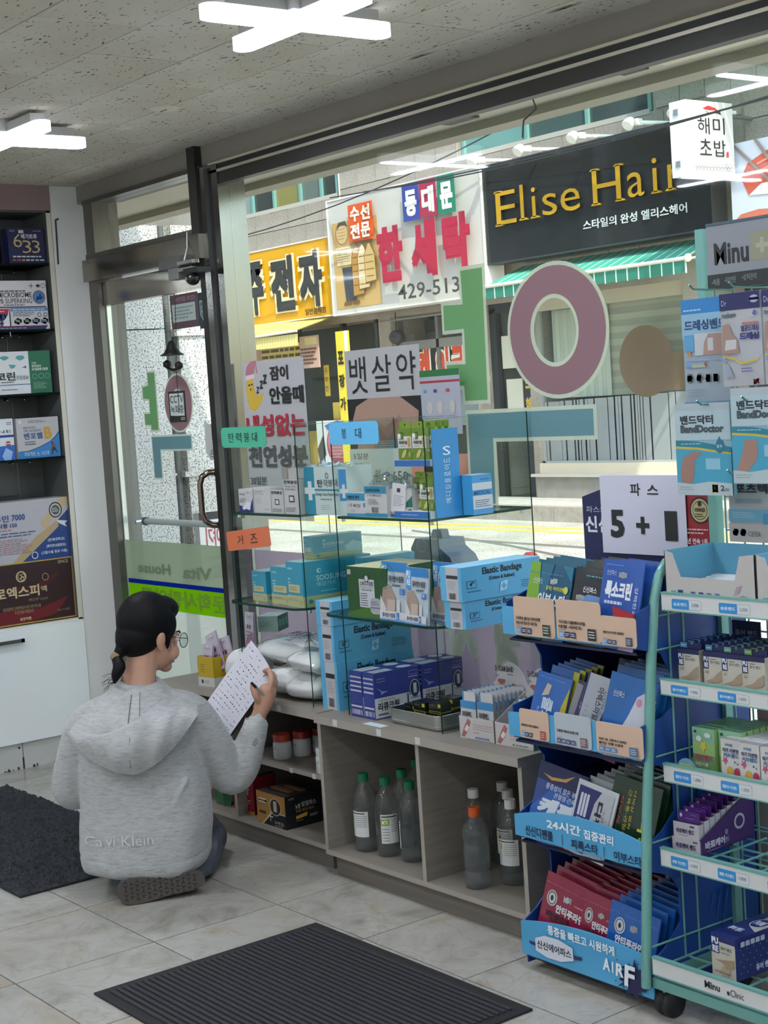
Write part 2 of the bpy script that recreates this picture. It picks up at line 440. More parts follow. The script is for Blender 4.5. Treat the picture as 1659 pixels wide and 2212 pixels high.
# street front: sill wall under the window, end pier, header over everything
FASC = M('#8d887e', .7, noise=.05, scale=2)
wf = MB()
wf.box(-6.6,3.2,0, -6.115,3.32,2.62, FASC, F=WALLP)
wf.box(-5.01,3.205,0, 1.2,3.3,.50, M('#b6b4ae', .6))
wf.box(-6.115,3.2,2.41, 1.2,3.34,2.62, FASC)
struct(wf.build('wall_front'))
tr = MB()
tr.box(-6.2,3.172,2.408, 1.2,3.2,2.485, FASC)                         # inner fascia
struct(tr.build('trim_1'))
tr = MB()
tr.box(-5.07,3.150,2.398, 1.2,3.172,2.407, M('#e3dcc8', .25, .6))      # pale bright lip
tr.box(-5.07,3.158,2.378, 1.2,3.2,2.398, M('#1b1c1c', .5))
tr.box(-5.07,3.150,2.368, 1.2,3.2,2.378, M('#cfc9b9', .3, .6))
tr.box(-5.07,3.160,2.325, 1.2,3.2,2.368, M('#2e2d29', .45, .2))
tr.box(-5.01,3.165,.50, 1.2,3.24,.53, BRUSH)
struct(tr.build('trim_2'))

# shop window
wn = MB(); wn.box(-5.01,3.196,.53, 1.2,3.204,2.33, GLASS)
wo = struct(wn.build('window_1'))
# door bay: frame, transom light, steel post, swing door
FR = M('#6f6d67', .35, .75)
df = MB()
df.box(-6.115,3.155,0, -6.035,3.235,2.41, FR)
df.box(-6.115,3.15,2.16, -5.145,3.24,2.18, FR); df.box(-6.115,3.13,2.062, -5.145,3.24,2.155, M('#8e8a80', .18, .9))
df.box(-6.115,3.15,2.392, -5.145,3.24,2.41, FR); df.box(-6.062,3.16,2.18, -6.045,3.23,2.392, DARKBAR)
df.box(-5.205,3.14,2.15, -5.148,3.23,2.485, DARKBAR)
df.box(-5.200,3.16,0, -5.146,3.25,2.062, M('#2a2926', .3, .5))  # dark post in place of the black reflections along the jamb
struct(df.build('trim_3'))
ps = MB(); ps.box(-5.146,3.15,0, -5.012,3.27,2.40, M('#8f8f8b', .14, .95)); ps.box(-5.092,3.142,0, -5.066,3.15,2.39, M('#2d2f31', .4))
struct(ps.build('trim_4'))
tl = struct(MB().box(-6.045,3.192,2.18, -5.205,3.198,2.392, GLASS).build('window_2'))
dr = struct(MB().box(-6.03,3.19,.012, -5.205,3.20,1.956, GLASS).build('door_1'))
d = MB(); d.box(-6.03,3.175,1.956, -5.205,3.215,2.055, M('#9b968a', .15, .95)); d.box(-6.03,3.175,.012, -5.205,3.215,.09, BRUSH); d.box(-6.034,3.185,.012, -6.026,3.205,1.956, M('#dfe4df', .2, .5))
d.build('door_rail', dr)
h = MB(); h.tube([(-5.215,3.18,1.238), (-5.228,3.15,1.24), (-5.243,3.128,1.225), (-5.25,3.12,1.195), (-5.25,3.12,1.08), (-5.243,3.128,1.05), (-5.228,3.15,1.032), (-5.215,3.18,1.03)], .0125, M('#8a7a6f', .12, 1.0), n=10)
for z in (1.238, 1.03): h.tube([(-5.216,3.192,z), (-5.216,3.172,z)], .017, M('#1e1d1c', .4), n=12)
h.build('handle', dr)
h = MB(); h.tube([(-5.93,3.235,1.022), (-5.21,3.235,1.022)], .0135, M('#e5e7e4', .2, .4), n=12)
h.tube([(-5.945,3.235,1.022), (-5.925,3.235,1.022)], .017, CHROME, n=12); h.tube([(-5.925,3.235,1.022), (-5.915,3.235,1.022)], .018, M('#1e1d1c', .4), n=12)
h.tube([(-5.93,3.235,1.022), (-5.93,3.19,1.022)], .009, CHROME, n=8)
h.build('push_bar', dr)
# foil bands on the door
FROST = film('frosted_foil', '#c6d0bb', .42); LIME = film('lime_foil', '#a6dd1c', .30); BLUEF = film('blue_foil', '#1c3fb0', .25)
d = MB()
d.box(-6.03,3.186,.776, -5.205,3.189,.944, FROST); d.box(-6.03,3.1865,.757, -5.205,3.1892,.776, BLUEF); d.box(-6.03,3.186,.657, -5.205,3.189,.757, LIME)
d.box(-6.03,3.186,.09, -5.205,3.189,.657, film('white_foil', '#f4f6ee', .6))
a = Art(d, (-6.03,3.189,.657), (1,0,0), (0,0,1), (0,-1,0), .825, .287, base=.004)
DG = M('#6f9a1a', .6)
a.t(.13,.05,.98,.31,'문학사랑약국', DG, b=.03, mirror=True); a.t(.12,.52,.46,.68,'House', M('#76866a'), b=.03, mirror=True); a.t(.58,.5,.86,.68,'Vita', M('#76866a'), b=.03, mirror=True)
d.build('foil_lettering', dr)
# lettering foils: mirrored word seen from behind, on the door and on the window
GF = film('green_foil', '#86b884', .15); PF = film('plum_foil', '#a8848e', .12); BF = film('teal_foil', '#7fa5b2', .15); BO = film('border_foil', '#cdd3bd', .2)
def letter(parts, parent, y, edge=.012, name='letter_foil'):
    for nm, poly, hole, mat in parts:
        mb = MB(); k = len(poly)
        if hole:
            def ringf(P, H, t, m):
                n = len(P); mb.add([(a, y-t, b) for a, b in P]+[(a, y-t, b) for a, b in H], [(i, (i+1) % n, n+(i+1) % n, n+i) for i in range(n)], m)
            ringf(poly, hole, 0, BO)
            c = [sum(p[i] for p in poly)/k for i in (0, 1)]
            rx = max(p[0] for p in poly)-c[0]; rz = max(p[1] for p in poly)-c[1]
            hx = max(p[0] for p in hole)-c[0]; hz = max(p[1] for p in hole)-c[1]
            P2 = [(c[0]+(p[0]-c[0])*(rx-edge)/rx, c[1]+(p[1]-c[1])*(rz-edge)/rz) for p in poly]
            H2 = [(c[0]+(p[0]-c[0])*(hx+edge)/hx, c[1]+(p[1]-c[1])*(hz+edge)/hz) for p in hole]
            ringf(P2, H2, .0012, mat)
        else:
            mb.add([(a, y, b) for a, b in poly], [list(range(k))], BO)
            A = sum(poly[i][0]*poly[(i+1) % k][1]-poly[(i+1) % k][0]*poly[i][1] for i in range(k)); sg = 1 if A > 0 else -1
            ins = []
            for i in range(k):
                p, q, r = poly[i-1], poly[i], poly[(i+1) % k]
                def nrm(a, b):
                    dx, dy = b[0]-a[0], b[1]-a[1]; l = math.hypot(dx, dy); return (-dy/l*sg, dx/l*sg)
                n1, n2 = nrm(p, q), nrm(q, r); s = 1+n1[0]*n2[0]+n1[1]*n2[1]
                ins.append((q[0]+edge*(n1[0]+n2[0])/s, q[1]+edge*(n1[1]+n2[1])/s))
            mb.add([(a, y-.0012, b) for a, b in ins], [list(range(k))], mat)
        mb.build(name, parent)
def ov(cx, cz, rx, rz, n=48): return [(cx+rx*math.cos(2*PI*i/n), cz+rz*math.sin(2*PI*i/n)) for i in range(n)]
letter([('bar', [(-3.716,1.878),(-3.590,1.878),(-3.600,1.449),(-3.728,1.449),(-3.730,1.497),(-3.806,1.500),(-3.810,1.590),(-3.716,1.588),(-3.715,1.674),(-3.810,1.674),(-3.808,1.778),(-3.714,1.774)], None, GF),
        ('round', ov(-3.292,1.652,.212,.200), ov(-3.300,1.652,.088,.094), PF),
        ('foot', [(-3.722,1.431),(-3.148,1.431),(-3.150,1.330),(-3.586,1.330),(-3.592,1.126),(-3.726,1.126)], None, BF)], wo, 3.1935)
letter([('bar', [(-5.731,1.659),(-5.656,1.659),(-5.655,1.405),(-5.729,1.405),(-5.729,1.427),(-5.777,1.428),(-5.780,1.490),(-5.730,1.490),(-5.730,1.534),(-5.780,1.540),(-5.780,1.600),(-5.730,1.605)], None, GF),
        ('round', ov(-5.487,1.518,.115,.12), ov(-5.487,1.518,.04,.05), PF),
        ('foot', [(-5.732,1.392),(-5.398,1.392),(-5.400,1.324),(-5.653,1.324),(-5.655,1.206),(-5.732,1.206)], None, BF)], dr, 3.1878, .008)
# stickers on the door
s = MB(); s.box(-5.557,3.184,1.441, -5.428,3.1862,1.566, '#26302c')
a = Art(s, (-5.557,3.184,1.441), (1,0,0), (0,0,1), (0,-1,0), .129, .125)
a.r(.07,.2,.93,.93,'#c8d2cc'); a.t(.10,.62,.90,.86,'CCTV','#141614', b=.01); a.t(.10,.28,.90,.54,'녹화중','#20241f', b=.01); a.p([(.0,.0),(1,0),(1,.16),(.5,.2),(0,.22)],'#202722'); a.l(.7,.05,.95,.16,2,'#cfd6d0')
tag(s.build('door_sticker'), 'square recording notice with black frame stuck on the plum ring of the door foil', 'sticker')
s = MB(); s.box(-5.490,3.187,1.812, -5.276,3.189,1.948, film('notice_foil', '#7d6a70', .12))
a = Art(s, (-5.490,3.187,1.812), (1,0,0), (0,0,1), (0,-1,0), .214, .136, base=.001)
a.r(.06,.2,.9,.72,M('#a7b3ae')); a.t(.18,.78,.9,.93,'CCTV 설치안내',M('#b99aa2'), mirror=True); a.l(.12,.26,.84,.66,4,M('#77837f'))
tag(s.build('notice_sticker'), 'plum framed camera notice seen from behind at the top of the glass door', 'sticker')
s = MB(); s.prism([(-5.27,1.80),(-5.207,1.80),(-5.207,1.94),(-5.27,1.94)], (0,3.187,0), (1,0,0), (0,0,1), (0,-1,0), 0, .002, film('shield_foil', '#4d5f60', .1))
a = Art(s, (-5.27,3.187,1.80), (1,0,0), (0,0,1), (0,-1,0), .063, .14, base=.003)
a.p([(.15,.78),(.85,.78),(.85,.4),(.5,.2),(.15,.4)],M('#8fa8a4')); a.p([(.21,.74),(.79,.74),(.79,.42),(.5,.25),(.21,.42)],M('#566b6b')); a.t(.28,.45,.72,.62,'22',M('#a7bdb9'), mirror=True)
tag(s.build('shield_sticker'), 'grey green shield sticker at the upper right corner of the glass door', 'sticker')
# bell hanging on the door
t = thing('door_bell', 'small dark metal bell cluster hanging in front of the glass door', 'bell', (-5.39,3.12,1.70))
BK = M('#23211f', .5, .4)
b = MB(); b.lathe([(.004,.045),(.012,.04),(.02,.018),(.034,-.004),(.05,-.012),(.046,-.014)], BK, (0,0,.02), 20); b.build('bell', t)
b = MB(); b.lathe([(.005,.02),(.016,.012),(.017,-.004),(.004,-.012)], BK, (-.045,.0,-.03), 14); b.lathe([(.005,.02),(.016,.012),(.017,-.004),(.004,-.012)], BK, (.045,0,-.04), 14)
b.tube([(-.045,0,-.04),(.0,0,-.052),(.045,0,-.045)], .006, BK, 6); b.build('small_bells', t)
b = MB(); b.tube([(.005,.01,-.22),(.002,.012,-.05),(.002,.022,.06),(.004,.03,.25)], .0015, BK, 5); b.build('cord', t)
# door closer and little camera over the door
t = thing('door_closer', 'silver door closer box with arm mounted under the header above the door', 'door closer', (-5.41,3.10,2.04))
b = MB(); b.box(0,0,0, .165,.05,.045, M('#7d807d', .35, .8)); b.build('body', t, bevel=.003)
b = MB(); b.box(.08,-.005,-.045, .16,.04,-.002, M('#9b9c98', .3, .8)); b.box(.16,-.01,.005, .27,.02,.018, M('#b9bab6', .3, .8)); b.box(.165,-.01,-.02, .26,.02,-.008, M('#b9bab6', .3, .8)); b.build('arm', t, bevel=.002)
b = MB(); b.tube([(.2,.0,.02),(.195,.02,.07),(.185,.03,.13)], .003, M('#d8d8d4'), 6); b.build('cable', t)
t = thing('door_camera', 'small black dome camera beside the door closer', 'camera', (-5.05,3.06,1.99))
b = MB(); b.ell((-.04,0,-.01), (.028,.028,.026), M('#141414', .2)); b.box(-.09,-.01,.01, .01,.05,.03, M('#1c1c1c', .5)); b.build('housing', t)
b = MB(); b.ell((-.045,-.024,-.012), (.009,.006,.009), M('#8a8f94', .1, .6)); b.build('lens', t)

# ceiling lamps shaped like a cross
LED = emit('led_cover', '#eef3ff', LAMP); LEDS = emit('led_side', '#e9f0ff', 1.5)
def lamp(x, y, lab):
    t = thing('ceiling_lamp', lab, 'lamp', (x, y, 2.485), 0, 'cross shaped ceiling lamps')
    b = MB()
    b.box(-.05,-.05,-.0395, .05,.05,0, M('#c9c9c6', .5)); b.box(-.23,-.028,-.0395, .23,.028,-.012, M('#b5b5b2', .5)); b.box(-.028,-.23,-.0395, .028,.23,-.012, M('#b5b5b2', .5))
    b.build('base_plate', t)
    for k, nm in ((0, 'tube'), (1, 'tube')):
        b = MB(); pts = []
        for s_ in (-1, 1):
            for q in range(9):
                an = -PI/2+PI*q/8
                pts.append((s_*.252+s_*math.cos(an)*.029, s_*math.sin(an)*.029))
        o, u, v = ((0,0,0), (1,0,0), (0,1,0)) if k == 0 else ((0,0,0), (0,1,0), (-1,0,0))
        b.prism(pts, o, u, v, (0,0,1), -.072, -.040, LEDS)
        b.build('tube', t, bevel=.010)
        b = MB(); b.prism([(p*.965, q*.80) for p, q in pts], o, u, v, (0,0,1), -.0735-.0008*k, -.0725, LED); b.build('diffuser', t)
    return t
lamp(-3.19, 2.275, 'glowing white cross lamp on the ceiling nearest the window header, upper middle')
lamp(-4.90, 2.275, 'glowing white cross lamp on the ceiling toward the medicine shelves, cut by the left edge')
for x, y in ((-1.48,2.275), (.23,2.275), (-3.19,.5), (-4.9,.5), (-1.48,.5), (.23,.5), (-4.9,-.9), (-3.19,-.9), (-1.0,-.9)):
    lamp(x, y, 'glowing white cross lamp over the shop floor, one of the rows behind the camera')
for i, (x, y, l) in enumerate(((-4.527,2.662,'round pale ceiling patch with a dark crack, the larger one'), (-4.879,2.705,'small faint round ceiling patch beside the far lamp'))):
    s = MB(); rr = .05 if i == 0 else .03
    s.lathe([(rr,0),(rr*.8,-.004),(rr*.3,-.005)], M('#d0cbbd', .8), (0,0,0), 20)
    if i == 0: s.box(-.03,-.002,-.0062, .012,.003,-.005, '#55514a')
    tag(s.build('ceiling_patch', loc=(x, y, 2.4842)), l, 'ceiling patch')
for i, (x, y, l) in enumerate(((-3.598,2.993,'torn flap of ceiling tile beside the window header, middle of the header'), (-2.997,2.996,'torn flap of ceiling tile beside the window header, toward the upper right'))):
    s = MB(); s.add([(-.06,0,0),(.0,-.012,-.006),(.09,.005,-.004),(.0,.012,-.001)], [(0,1,2,3),(3,2,1,0)], M('#d9d3c2', .8)); s.add([(-.06,0,0),(.0,-.012,-.006),(.0,.012,-.001)], [(0,1,2)], M('#d9d3c2', .8))
    tag(s.build('ceiling_flake', loc=(x, y, 2.4835)), l, 'ceiling flake')

# entrance mats
def mat_thing(name, label, x0, y0, x1, y1, rib):
    t = thing(name, label, 'mat', ((x0+x1)/2, (y0+y1)/2, 0))
    w2, h2 = (x1-x0)/2, (y1-y0)/2
    if rib:
        b = MB(); b.box(-w2,-h2,.001, w2,h2,.006, M('#1b1c1e', .75)); b.build('rubber_border', t, bevel=.002)
        b = MB(); n = 34
        for i in range(n):
            y = -h2+.03+(2*h2-.06)*i/n; b.box(-w2+.03, y, .006, w2-.03, y+(2*h2-.06)/n*.55, .0105, M('#2d2e33', .85, noise=.3, scale=300))
        s = b.build('pile_ribs', t); s['kind'] = 'stuff'
    else:
        b = MB(); b.box(-w2,-h2,.001, w2,h2,.008, M('#22252a', .9)); b.build('backing', t)
        b = MB(); random.seed(5)
        for i in range(5200):
            x = random.uniform(-w2, w2); y = random.uniform(-h2, h2); a = random.uniform(0, PI); l = .011
            dx, dy = math.cos(a)*l, math.sin(a)*l; z = random.uniform(.010, .017)
            b.add([(x-dx,y-dy,.006),(x,y,z),(x+dx,y+dy,.006),(x+dy*.35,y-dx*.35,.007)], [(0,3,1),(3,2,1),(0,1,2)], M(random.choice(('#2e3238','#383c42','#24272c')), .85))
        s = b.build('coil_pile', t); s['kind'] = 'stuff'
    return t
mat_thing('ribbed_mat', 'black ribbed entrance mat with smooth rubber border at the bottom edge of the picture', -3.62, 1.72, -2.715, 2.425, True)
mat_thing('coil_mat', 'dark grey coil pile mat on the floor behind the kneeling person', -5.95, 1.93, -4.53, 2.52, False)

t = thing('door_note', 'white paper note with a ragged edge taped at the right edge of the glass door', 'note', (-5.285, 3.180, 1.285))
b = MB(); b.prism([(0,.03),(.03,.0),(.085,.005),(.085,.15),(.04,.14),(.0,.155)], (0,0,0), (1,0,0), (0,0,1), (0,-1,0), 0, .001, M('#b9bab6', .6)); b.build('paper', t)
b = MB(); a = Art(b, (0,-.001,0), (1,0,0), (0,0,1), (0,-1,0), .085, .155); a.t(.35,.08,.72,.28,'손','#2b2c2c'); a.r(.62,.5,.68,.9,'#3a3a3a'); b.build('lettering', t)

# ================================================================== the street
ST = dict(eps=.002, base=.002)
st = MB(); st.box(-40,4.9,-.4, 12,12.4,-.1, ROADM); struct(st.build('road'))
st = MB(); st.box(-40,3.3,-.4, 12,4.9,-.012, M('#a9a59c', .8, noise=.08, scale=4)); struct(st.build('pavement'))
sw = struct(MB().box(-40,12.55,-.4, 12,13.55,.05, M('#8f8a80', .85)).build('sidewalk'))
pv = MB().box(-.148,-.098,0, .148,.098,.012, M('#b9b4aa', .8, noise=.1, scale=5)).mesh('paving_slab')
for i in range(22):
    for j in range(5):
        o = bpy.data.objects.new('paving_slab', pv); COL.objects.link(o); o.location = (-17.4+.302*i+(.15 if j % 2 else 0), 12.66+.2015*j, .05); o.parent = sw
kb = MB().box(-.495,-.075,0, .495,.075,.19, M('#9c968b', .85, noise=.18, scale=12)).mesh('kerb_stone')
for i in range(14):
    o = bpy.data.objects.new('kerb_stone', kb); COL.objects.link(o); o.location = (-21.5+1.0*i, 12.47, -.115); o.parent = sw
YP = M('#e8c04c', .7, noise=.08, scale=20)
for k, y in enumerate((11.78, 11.47)):
    s = MB(); s.box(-30,y,-.1, 10,y+.12,-.096, YP); struct(s.build('road_line'))
for x0, y0, x1, y1, nm in ((-16.5,10.6,-8,10.35,'crack'), (-14,11.1,-9,9.4,'crack')):
    s = MB(); s.tube([(x0,y0,-.099), ((x0+x1)/2,(y0+y1)/2+.1,-.099), (x1,y1,-.099)], .018, '#6f6a60', 4); struct(s.build('road_joint'))

# own building outside: soffit, roof, granite wall beside the door
s = MB(); s.box(-9,3.34,2.43, 4,3.78,2.46, M('#cfc7b2', .7, noise=.05, scale=3)); s.box(-9,3.70,2.40, 4,3.80,2.75, M('#b3ab98', .7)); s.box(-9,-2,2.62, 4,3.80,2.75, M('#8d897f', .8))
struct(s.build('roof'))
s = MB(); s.box(-3.2,3.5,2.424, -2.0,3.62,2.43, M('#e8dfc4', .6)); s.box(-4.2,3.55,2.421, -4.05,3.62,2.43, M('#5c564a', .7)); s.box(-3.35,3.52,2.422, -3.25,3.6,2.43, M('#4f4a42', .7)); struct(s.build('soffit_panel'))
s = MB(); s.tube([(-3.62,3.45,2.43),(-3.60,3.46,2.36),(-3.64,3.44,2.33),(-3.66,3.45,2.28)], .003, '#4a453c', 5); tag(s.build('loose_wire'), 'loose grey wire dangling from the soffit outside the shop window', 'wire')
gw = MB(); gw.box(-7.4,3.6,-.1, -7.12,4.30,2.43, SPECK); gw.box(-9,3.3,-.1, -6.6,3.34,2.43, M('#c9c7c0', .35, .6)); g = struct(gw.build('wall_side'))
for y0, y1, z0, z1 in ((3.60,4.018,.0,1.902), (3.60,4.018,1.908,2.43), (4.088,4.29,-.05,1.865), (4.088,4.29,1.90,2.43)):
    b = MB(); b.box(-7.12,y0,z0, -7.0 if y0 < 4 else -6.985,y1,z1, SPECK); b.build('granite_slab', g, bevel=.006)
b = MB(); b.box(-7.12,4.06,1.14, -6.97,4.30,1.17, SPECK); b.box(-7.12,4.06,1.865, -6.97,4.31,1.90, SPECK); b.build('granite_moulding', g, bevel=.008)
b = MB(); b.box(-7.12,4.019,-.1, -7.05,4.087,2.43, M('#e9ece8', .5)); b.build('white_strip', g)
t = thing('drainpipe', 'dark grey drainpipe between two speckled granite slabs outside the door', 'pipe', (-7.03,4.052,-.1))
b = MB(); b.tube([(0,0,0),(0,0,1.3),(0,0,2.53)], .019, M('#5d625f', .5), 10); b.build('pipe', t)
b = MB()
for z in (.7,1.25,1.8,2.3): b.box(-.02,-.03,z, .012,.03,z+.012, M('#d7d9d5', .5))
b.build('bracket', t)['kind'] = 'stuff'
s = MB(); s.box(-6.99,4.10,.55, -6.94,4.40,.95, M('#d9d9d4', .5)); a = Art(s, (-6.94,4.10,.55), (0,1,0), (0,0,1), (1,0,0), .30, .4, base=.002)
a.r(0,.9,1,1,'#1d1e22'); a.t(.12,.55,.92,.8,'드림이야기','#b04a5c', b=.02, mirror=True); a.l(.1,.1,.9,.45,3,'#8a8a86')
tag(s.build('framed_notice'), 'pale board with dark top edge and pink writing standing against the granite outside', 'board')

# ---- building across the street
Y0 = 13.5
w = MB()
w.box(-26,Y0,4.41, -20.85,14.2,7, STONE); w.box(-26,Y0,2.56, -14.6,14.2,4.41, STONE); w.box(-18.25,Y0,4.41, -15.5,14.2,7, STONE)
w.box(-14.6,Y0,2.56, -2,14.2,4.49, STONE); w.box(-12.15,Y0,4.49, -2,14.2,7, STONE); w.box(-26,Y0,5.5, -2,14.2,7, STONE)
for x0, x1 in ((-26,-21.2), (-17.50,-17.22), (-15.46,-15.22), (-14.45,-14.36), (-11.86,-11.55), (-9.2,-2)):
    w.box(x0,Y0,0, x1,14.2,2.56, STONE)
w.box(-14.40,Y0-.03,.05, -11.5,14.0,.33, M('#918d85', .8, noise=.1, scale=6)); w.box(-14.45,Y0-.08,.33, -11.5,14.0,.365, M('#c9c5bb', .7)); w.box(-14.36,Y0,.365, -11.86,13.7,.495, M('#d8cdb6', .7))
w.box(-26,14.2,0, -2,14.3,7, M('#3d3b39', .9)); w.box(-26,13.5,0, -2,17,.05, M('#6b6760', .8))
wo2 = struct(w.build('wall_opposite'))
pan = {}
def panels(x0, x1, z0, z1, nx, nz):
    px, pz = (x1-x0)/nx, (z1-z0)/nz; k = (round(px,3), round(pz,3))
    if k not in pan: pan[k] = MB().box(-px/2+.006,-.02,-pz/2+.006, px/2-.006,.0,pz/2-.006, STONE).mesh('stone_panel')
    for i in range(nx):
        for j in range(nz):
            o = bpy.data.objects.new('stone_panel', pan[k]); COL.objects.link(o); o.parent = wo2
            o.location = (x0+px*(i+.5)+0, Y0+random.uniform(-.004,.004), z0+pz*(j+.5))
panels(-22.2, -18.2, 3.80, 4.38, 9, 2); panels(-18.2, -14.7, 4.24, 4.46, 6, 1); panels(-18.2,-15.55,4.46,5.2,6,2); panels(-14.7, -10.9, 4.22, 4.46, 7, 1); panels(-12.1,-9.6,4.5,5.3,7,3); panels(-10.86,-9.4,3.84,4.46,4,2); panels(-14.4,-11.0,2.80,3.02,7,1)
# upper windows
TEALF = M('#6f9d96', .4)
def up_window(name, x0, x1, z0, z1, cuts, cols):
    t = struct(MB().box(x0,Y0+.02,z0, x1,Y0+.06,z0+.03, TEALF).build(name))
    b = MB(); b.box(x0,Y0-.02,z0-.04, x1,Y0+.05,z0+.02, M('#b7b2a6', .7)); b.build('sill', t)
    for c in [x0, x1]+cuts:
        b = MB(); b.box(c-.025,Y0-.01,z0, c+.025,Y0+.06,z1, TEALF); b.build('frame', t)
    e = [x0]+cuts+[x1]
    for i in range(len(e)-1):
        b = MB(); b.box(e[i]+.025,Y0+.03,z0+.02, e[i+1]-.025,Y0+.04,z1, M(cols[i], .08, spec=.8)); b.build('pane', t)
up_window('window_3', -20.82, -18.26, 4.41, 5.45, [-20.5,-19.9,-19.2,-18.66], ['#8c9a97','#3e4441','#8b854f','#66716a','#39403d'])
up_window('window_4', -18.2+1.2, -12.2, 4.50, 5.5, [-15.45,-14.25,-13.2], ['#5f827e','#6a958f','#435754','#3a4846'])
b = MB(); b.tube([(-18.17,Y0-.03,3.8),(-18.17,Y0-.03,5.4)], .012, M('#d9d6cc', .5), 6); tag(b.build('white_conduit'), 'thin white conduit running down the stone front beside the white laundry sign', 'conduit')
# corrugated canopy, pipe
def corr(u, v):
    return (-12.2+2.9*u, 13.45-.75*v, 5.02+.28*math.sin(0)+.02*math.sin(u*2*PI*34)-.16*v)
t = thing('corrugated_canopy', 'teal corrugated plastic canopy high above the black salon sign', 'canopy', (0,0,0))
b = MB(); b.grid(corr, 136, 1, film('canopy_sheet', '#6fa79d', .25)); b.build('sheet', t)
b = MB(); b.tube([(-13.2,12.66,4.77),(-11,12.66,4.80),(-9.2,12.66,4.83)], .035, M('#4b4d4a', .5), 8); b.build('front_pipe', t)

def board(name, label, x0, x1, y, z0, z1, depth, col, rough=.45, rim=None, part='panel'):
    t = thing(name, label, 'sign', (x0, y, z0)); W, H = x1-x0, z1-z0
    b = MB(); b.box(0,0,0, W,depth,H, M(col, rough, noise=.025, scale=3)); b.build(part, t)
    if rim:
        b = MB()
        for q in ((-.02,-.01,-.02,W+.02,depth,0), (-.02,-.01,H,W+.02,depth,H+.02), (-.02,-.01,0,0,depth,H), (W,-.01,0,W+.02,depth,H)): b.box(*q, M(rim, .5))
        b.build('rim', t)
    a = MB(); return t, a, Art(a, (0,0,0), (1,0,0), (0,0,1), (0,-1,0), W, H, **ST)
t, m_, a = board('yellow_sign', 'long yellow restaurant signboard with black brush lettering', -20.95, -18.08, 13.15, 2.68, 3.77, .2, '#e3aa0a', rim='#e9e6da')
def both(a, x0, y0, x1, y1, s, c, oc, b=.05, ob=.10):
    g = .02; a.t(x0-g, y0-g, x1+g, y1+g, s, oc, b=ob); a.t(x0, y0, x1, y1, s, c, b=b)
for x0, x1, ch in ((.02,.185,'산'), (.235,.40,'주'), (.48,.69,'전'), (.745,.945,'자')):
    both(a, x0, .13, x1, .87, ch, '#3d3c3a', '#efe2b4')
a.t(.78,.03,.96,.115,'일반음식점','#3c2f10', b=.02)
m_.build('lettering', t)
t, m_, a = board('laundry_sign', 'large white laundry signboard with crimson letters and a drawn man', -17.92, -14.66, 13.05, 2.66, 4.235, .3, '#cbc9c0', rim='#e6e4de')
U = lambda x: (x+17.92)/3.26
V = lambda z: (z-2.66)/1.575
a.r(.025,.04,.345,.80,'#c8a566')
# drawn man and garments
BR = '#7a5a2a'
a.e(.10,.70,.045,.10,'#d8b883'); a.p([(.062,.74),(.075,.80),(.125,.805),(.14,.75),(.115,.77),(.085,.77)],'#55534f'); a.p([(.045,.58),(.155,.58),(.165,.42),(.05,.42)],'#e6d2a2'); a.p([(.085,.40),(.165,.40),(.175,.10),(.10,.10)],'#4a4b52')
a.p([(.09,.10),(.14,.10),(.14,.07),(.08,.07)],BR); a.p([(.15,.10),(.19,.10),(.20,.07),(.15,.07)],BR); a.l(.05,.44,.155,.57,6,BR,.2); a.ring(.10,.70,.045,.10,.003,BR); a.l(.07,.64,.13,.75,4,BR,.15)
a.r(.16,.585,.34,.593,BR)
for i, (x, c) in enumerate(((.19,'#b98c46'),(.235,'#dcc391'),(.285,'#cfae6f'))):
    a.p([(x,.58),(x+.015,.58),(x+.045,.48),(x+.05,.14+.05*i),(x-.03,.13+.05*i),(x-.03,.48)], BR); a.p([(x+.002,.57),(x+.013,.57),(x+.041,.475),(x+.046,.15+.05*i),(x-.026,.14+.05*i),(x-.026,.475)], c); a.l(x-.02,.2,x+.04,.5,5,BR,.12)
a.r(.165,.605,.335,.925,'#dd5a22')
for i, ch in enumerate('수선전문'): a.t(.18+.075*(i % 2), .775-.15*(i//2), .245+.075*(i % 2), .905-.15*(i//2), ch, '#f3ead8', b=.04)
for x, c, ch in ((-16.14,'#3b4a9c','동'), (-15.78,'#a8304e','대'), (-15.40,'#217f64','문')):
    a.r(U(x), V(3.735), U(x+.345), V(4.22), c); a.t(U(x+.05), V(3.79), U(x+.30), V(4.13), ch, '#f2efe6', b=.05)
for x0, x1, ch in ((-16.72,-16.17,'한'), (-15.99,-15.47,'세'), (-15.33,-14.79,'탁')): a.t(U(x0), V(2.98), U(x1), V(3.72), ch, '#b3203f', b=.055)
a.t(U(-16.31), V(2.725), U(-14.9), V(2.925), '429-5131', '#45443f', b=.01)
m_.build('lettering', t)
t, m_, a = board('salon_sign', 'glossy black hair salon signboard with raised gold letters', -14.62, -11.02, 13.08, 3.03, 4.215, .22, '#26292b', rough=.04, rim='#3b3d3e')
U = lambda x: (x+14.62)/3.6
V = lambda z: (z-3.03)/1.185
a.t(U(-12.94), V(3.235), U(-11.36), V(3.345), '스타일의 완성 엘리스헤어', '#d9dcd9', b=.02)
m_.build('lettering', t)
GOLD = M('#d9a92b', .35, .3); GS = M('#1f1d1a', .4)
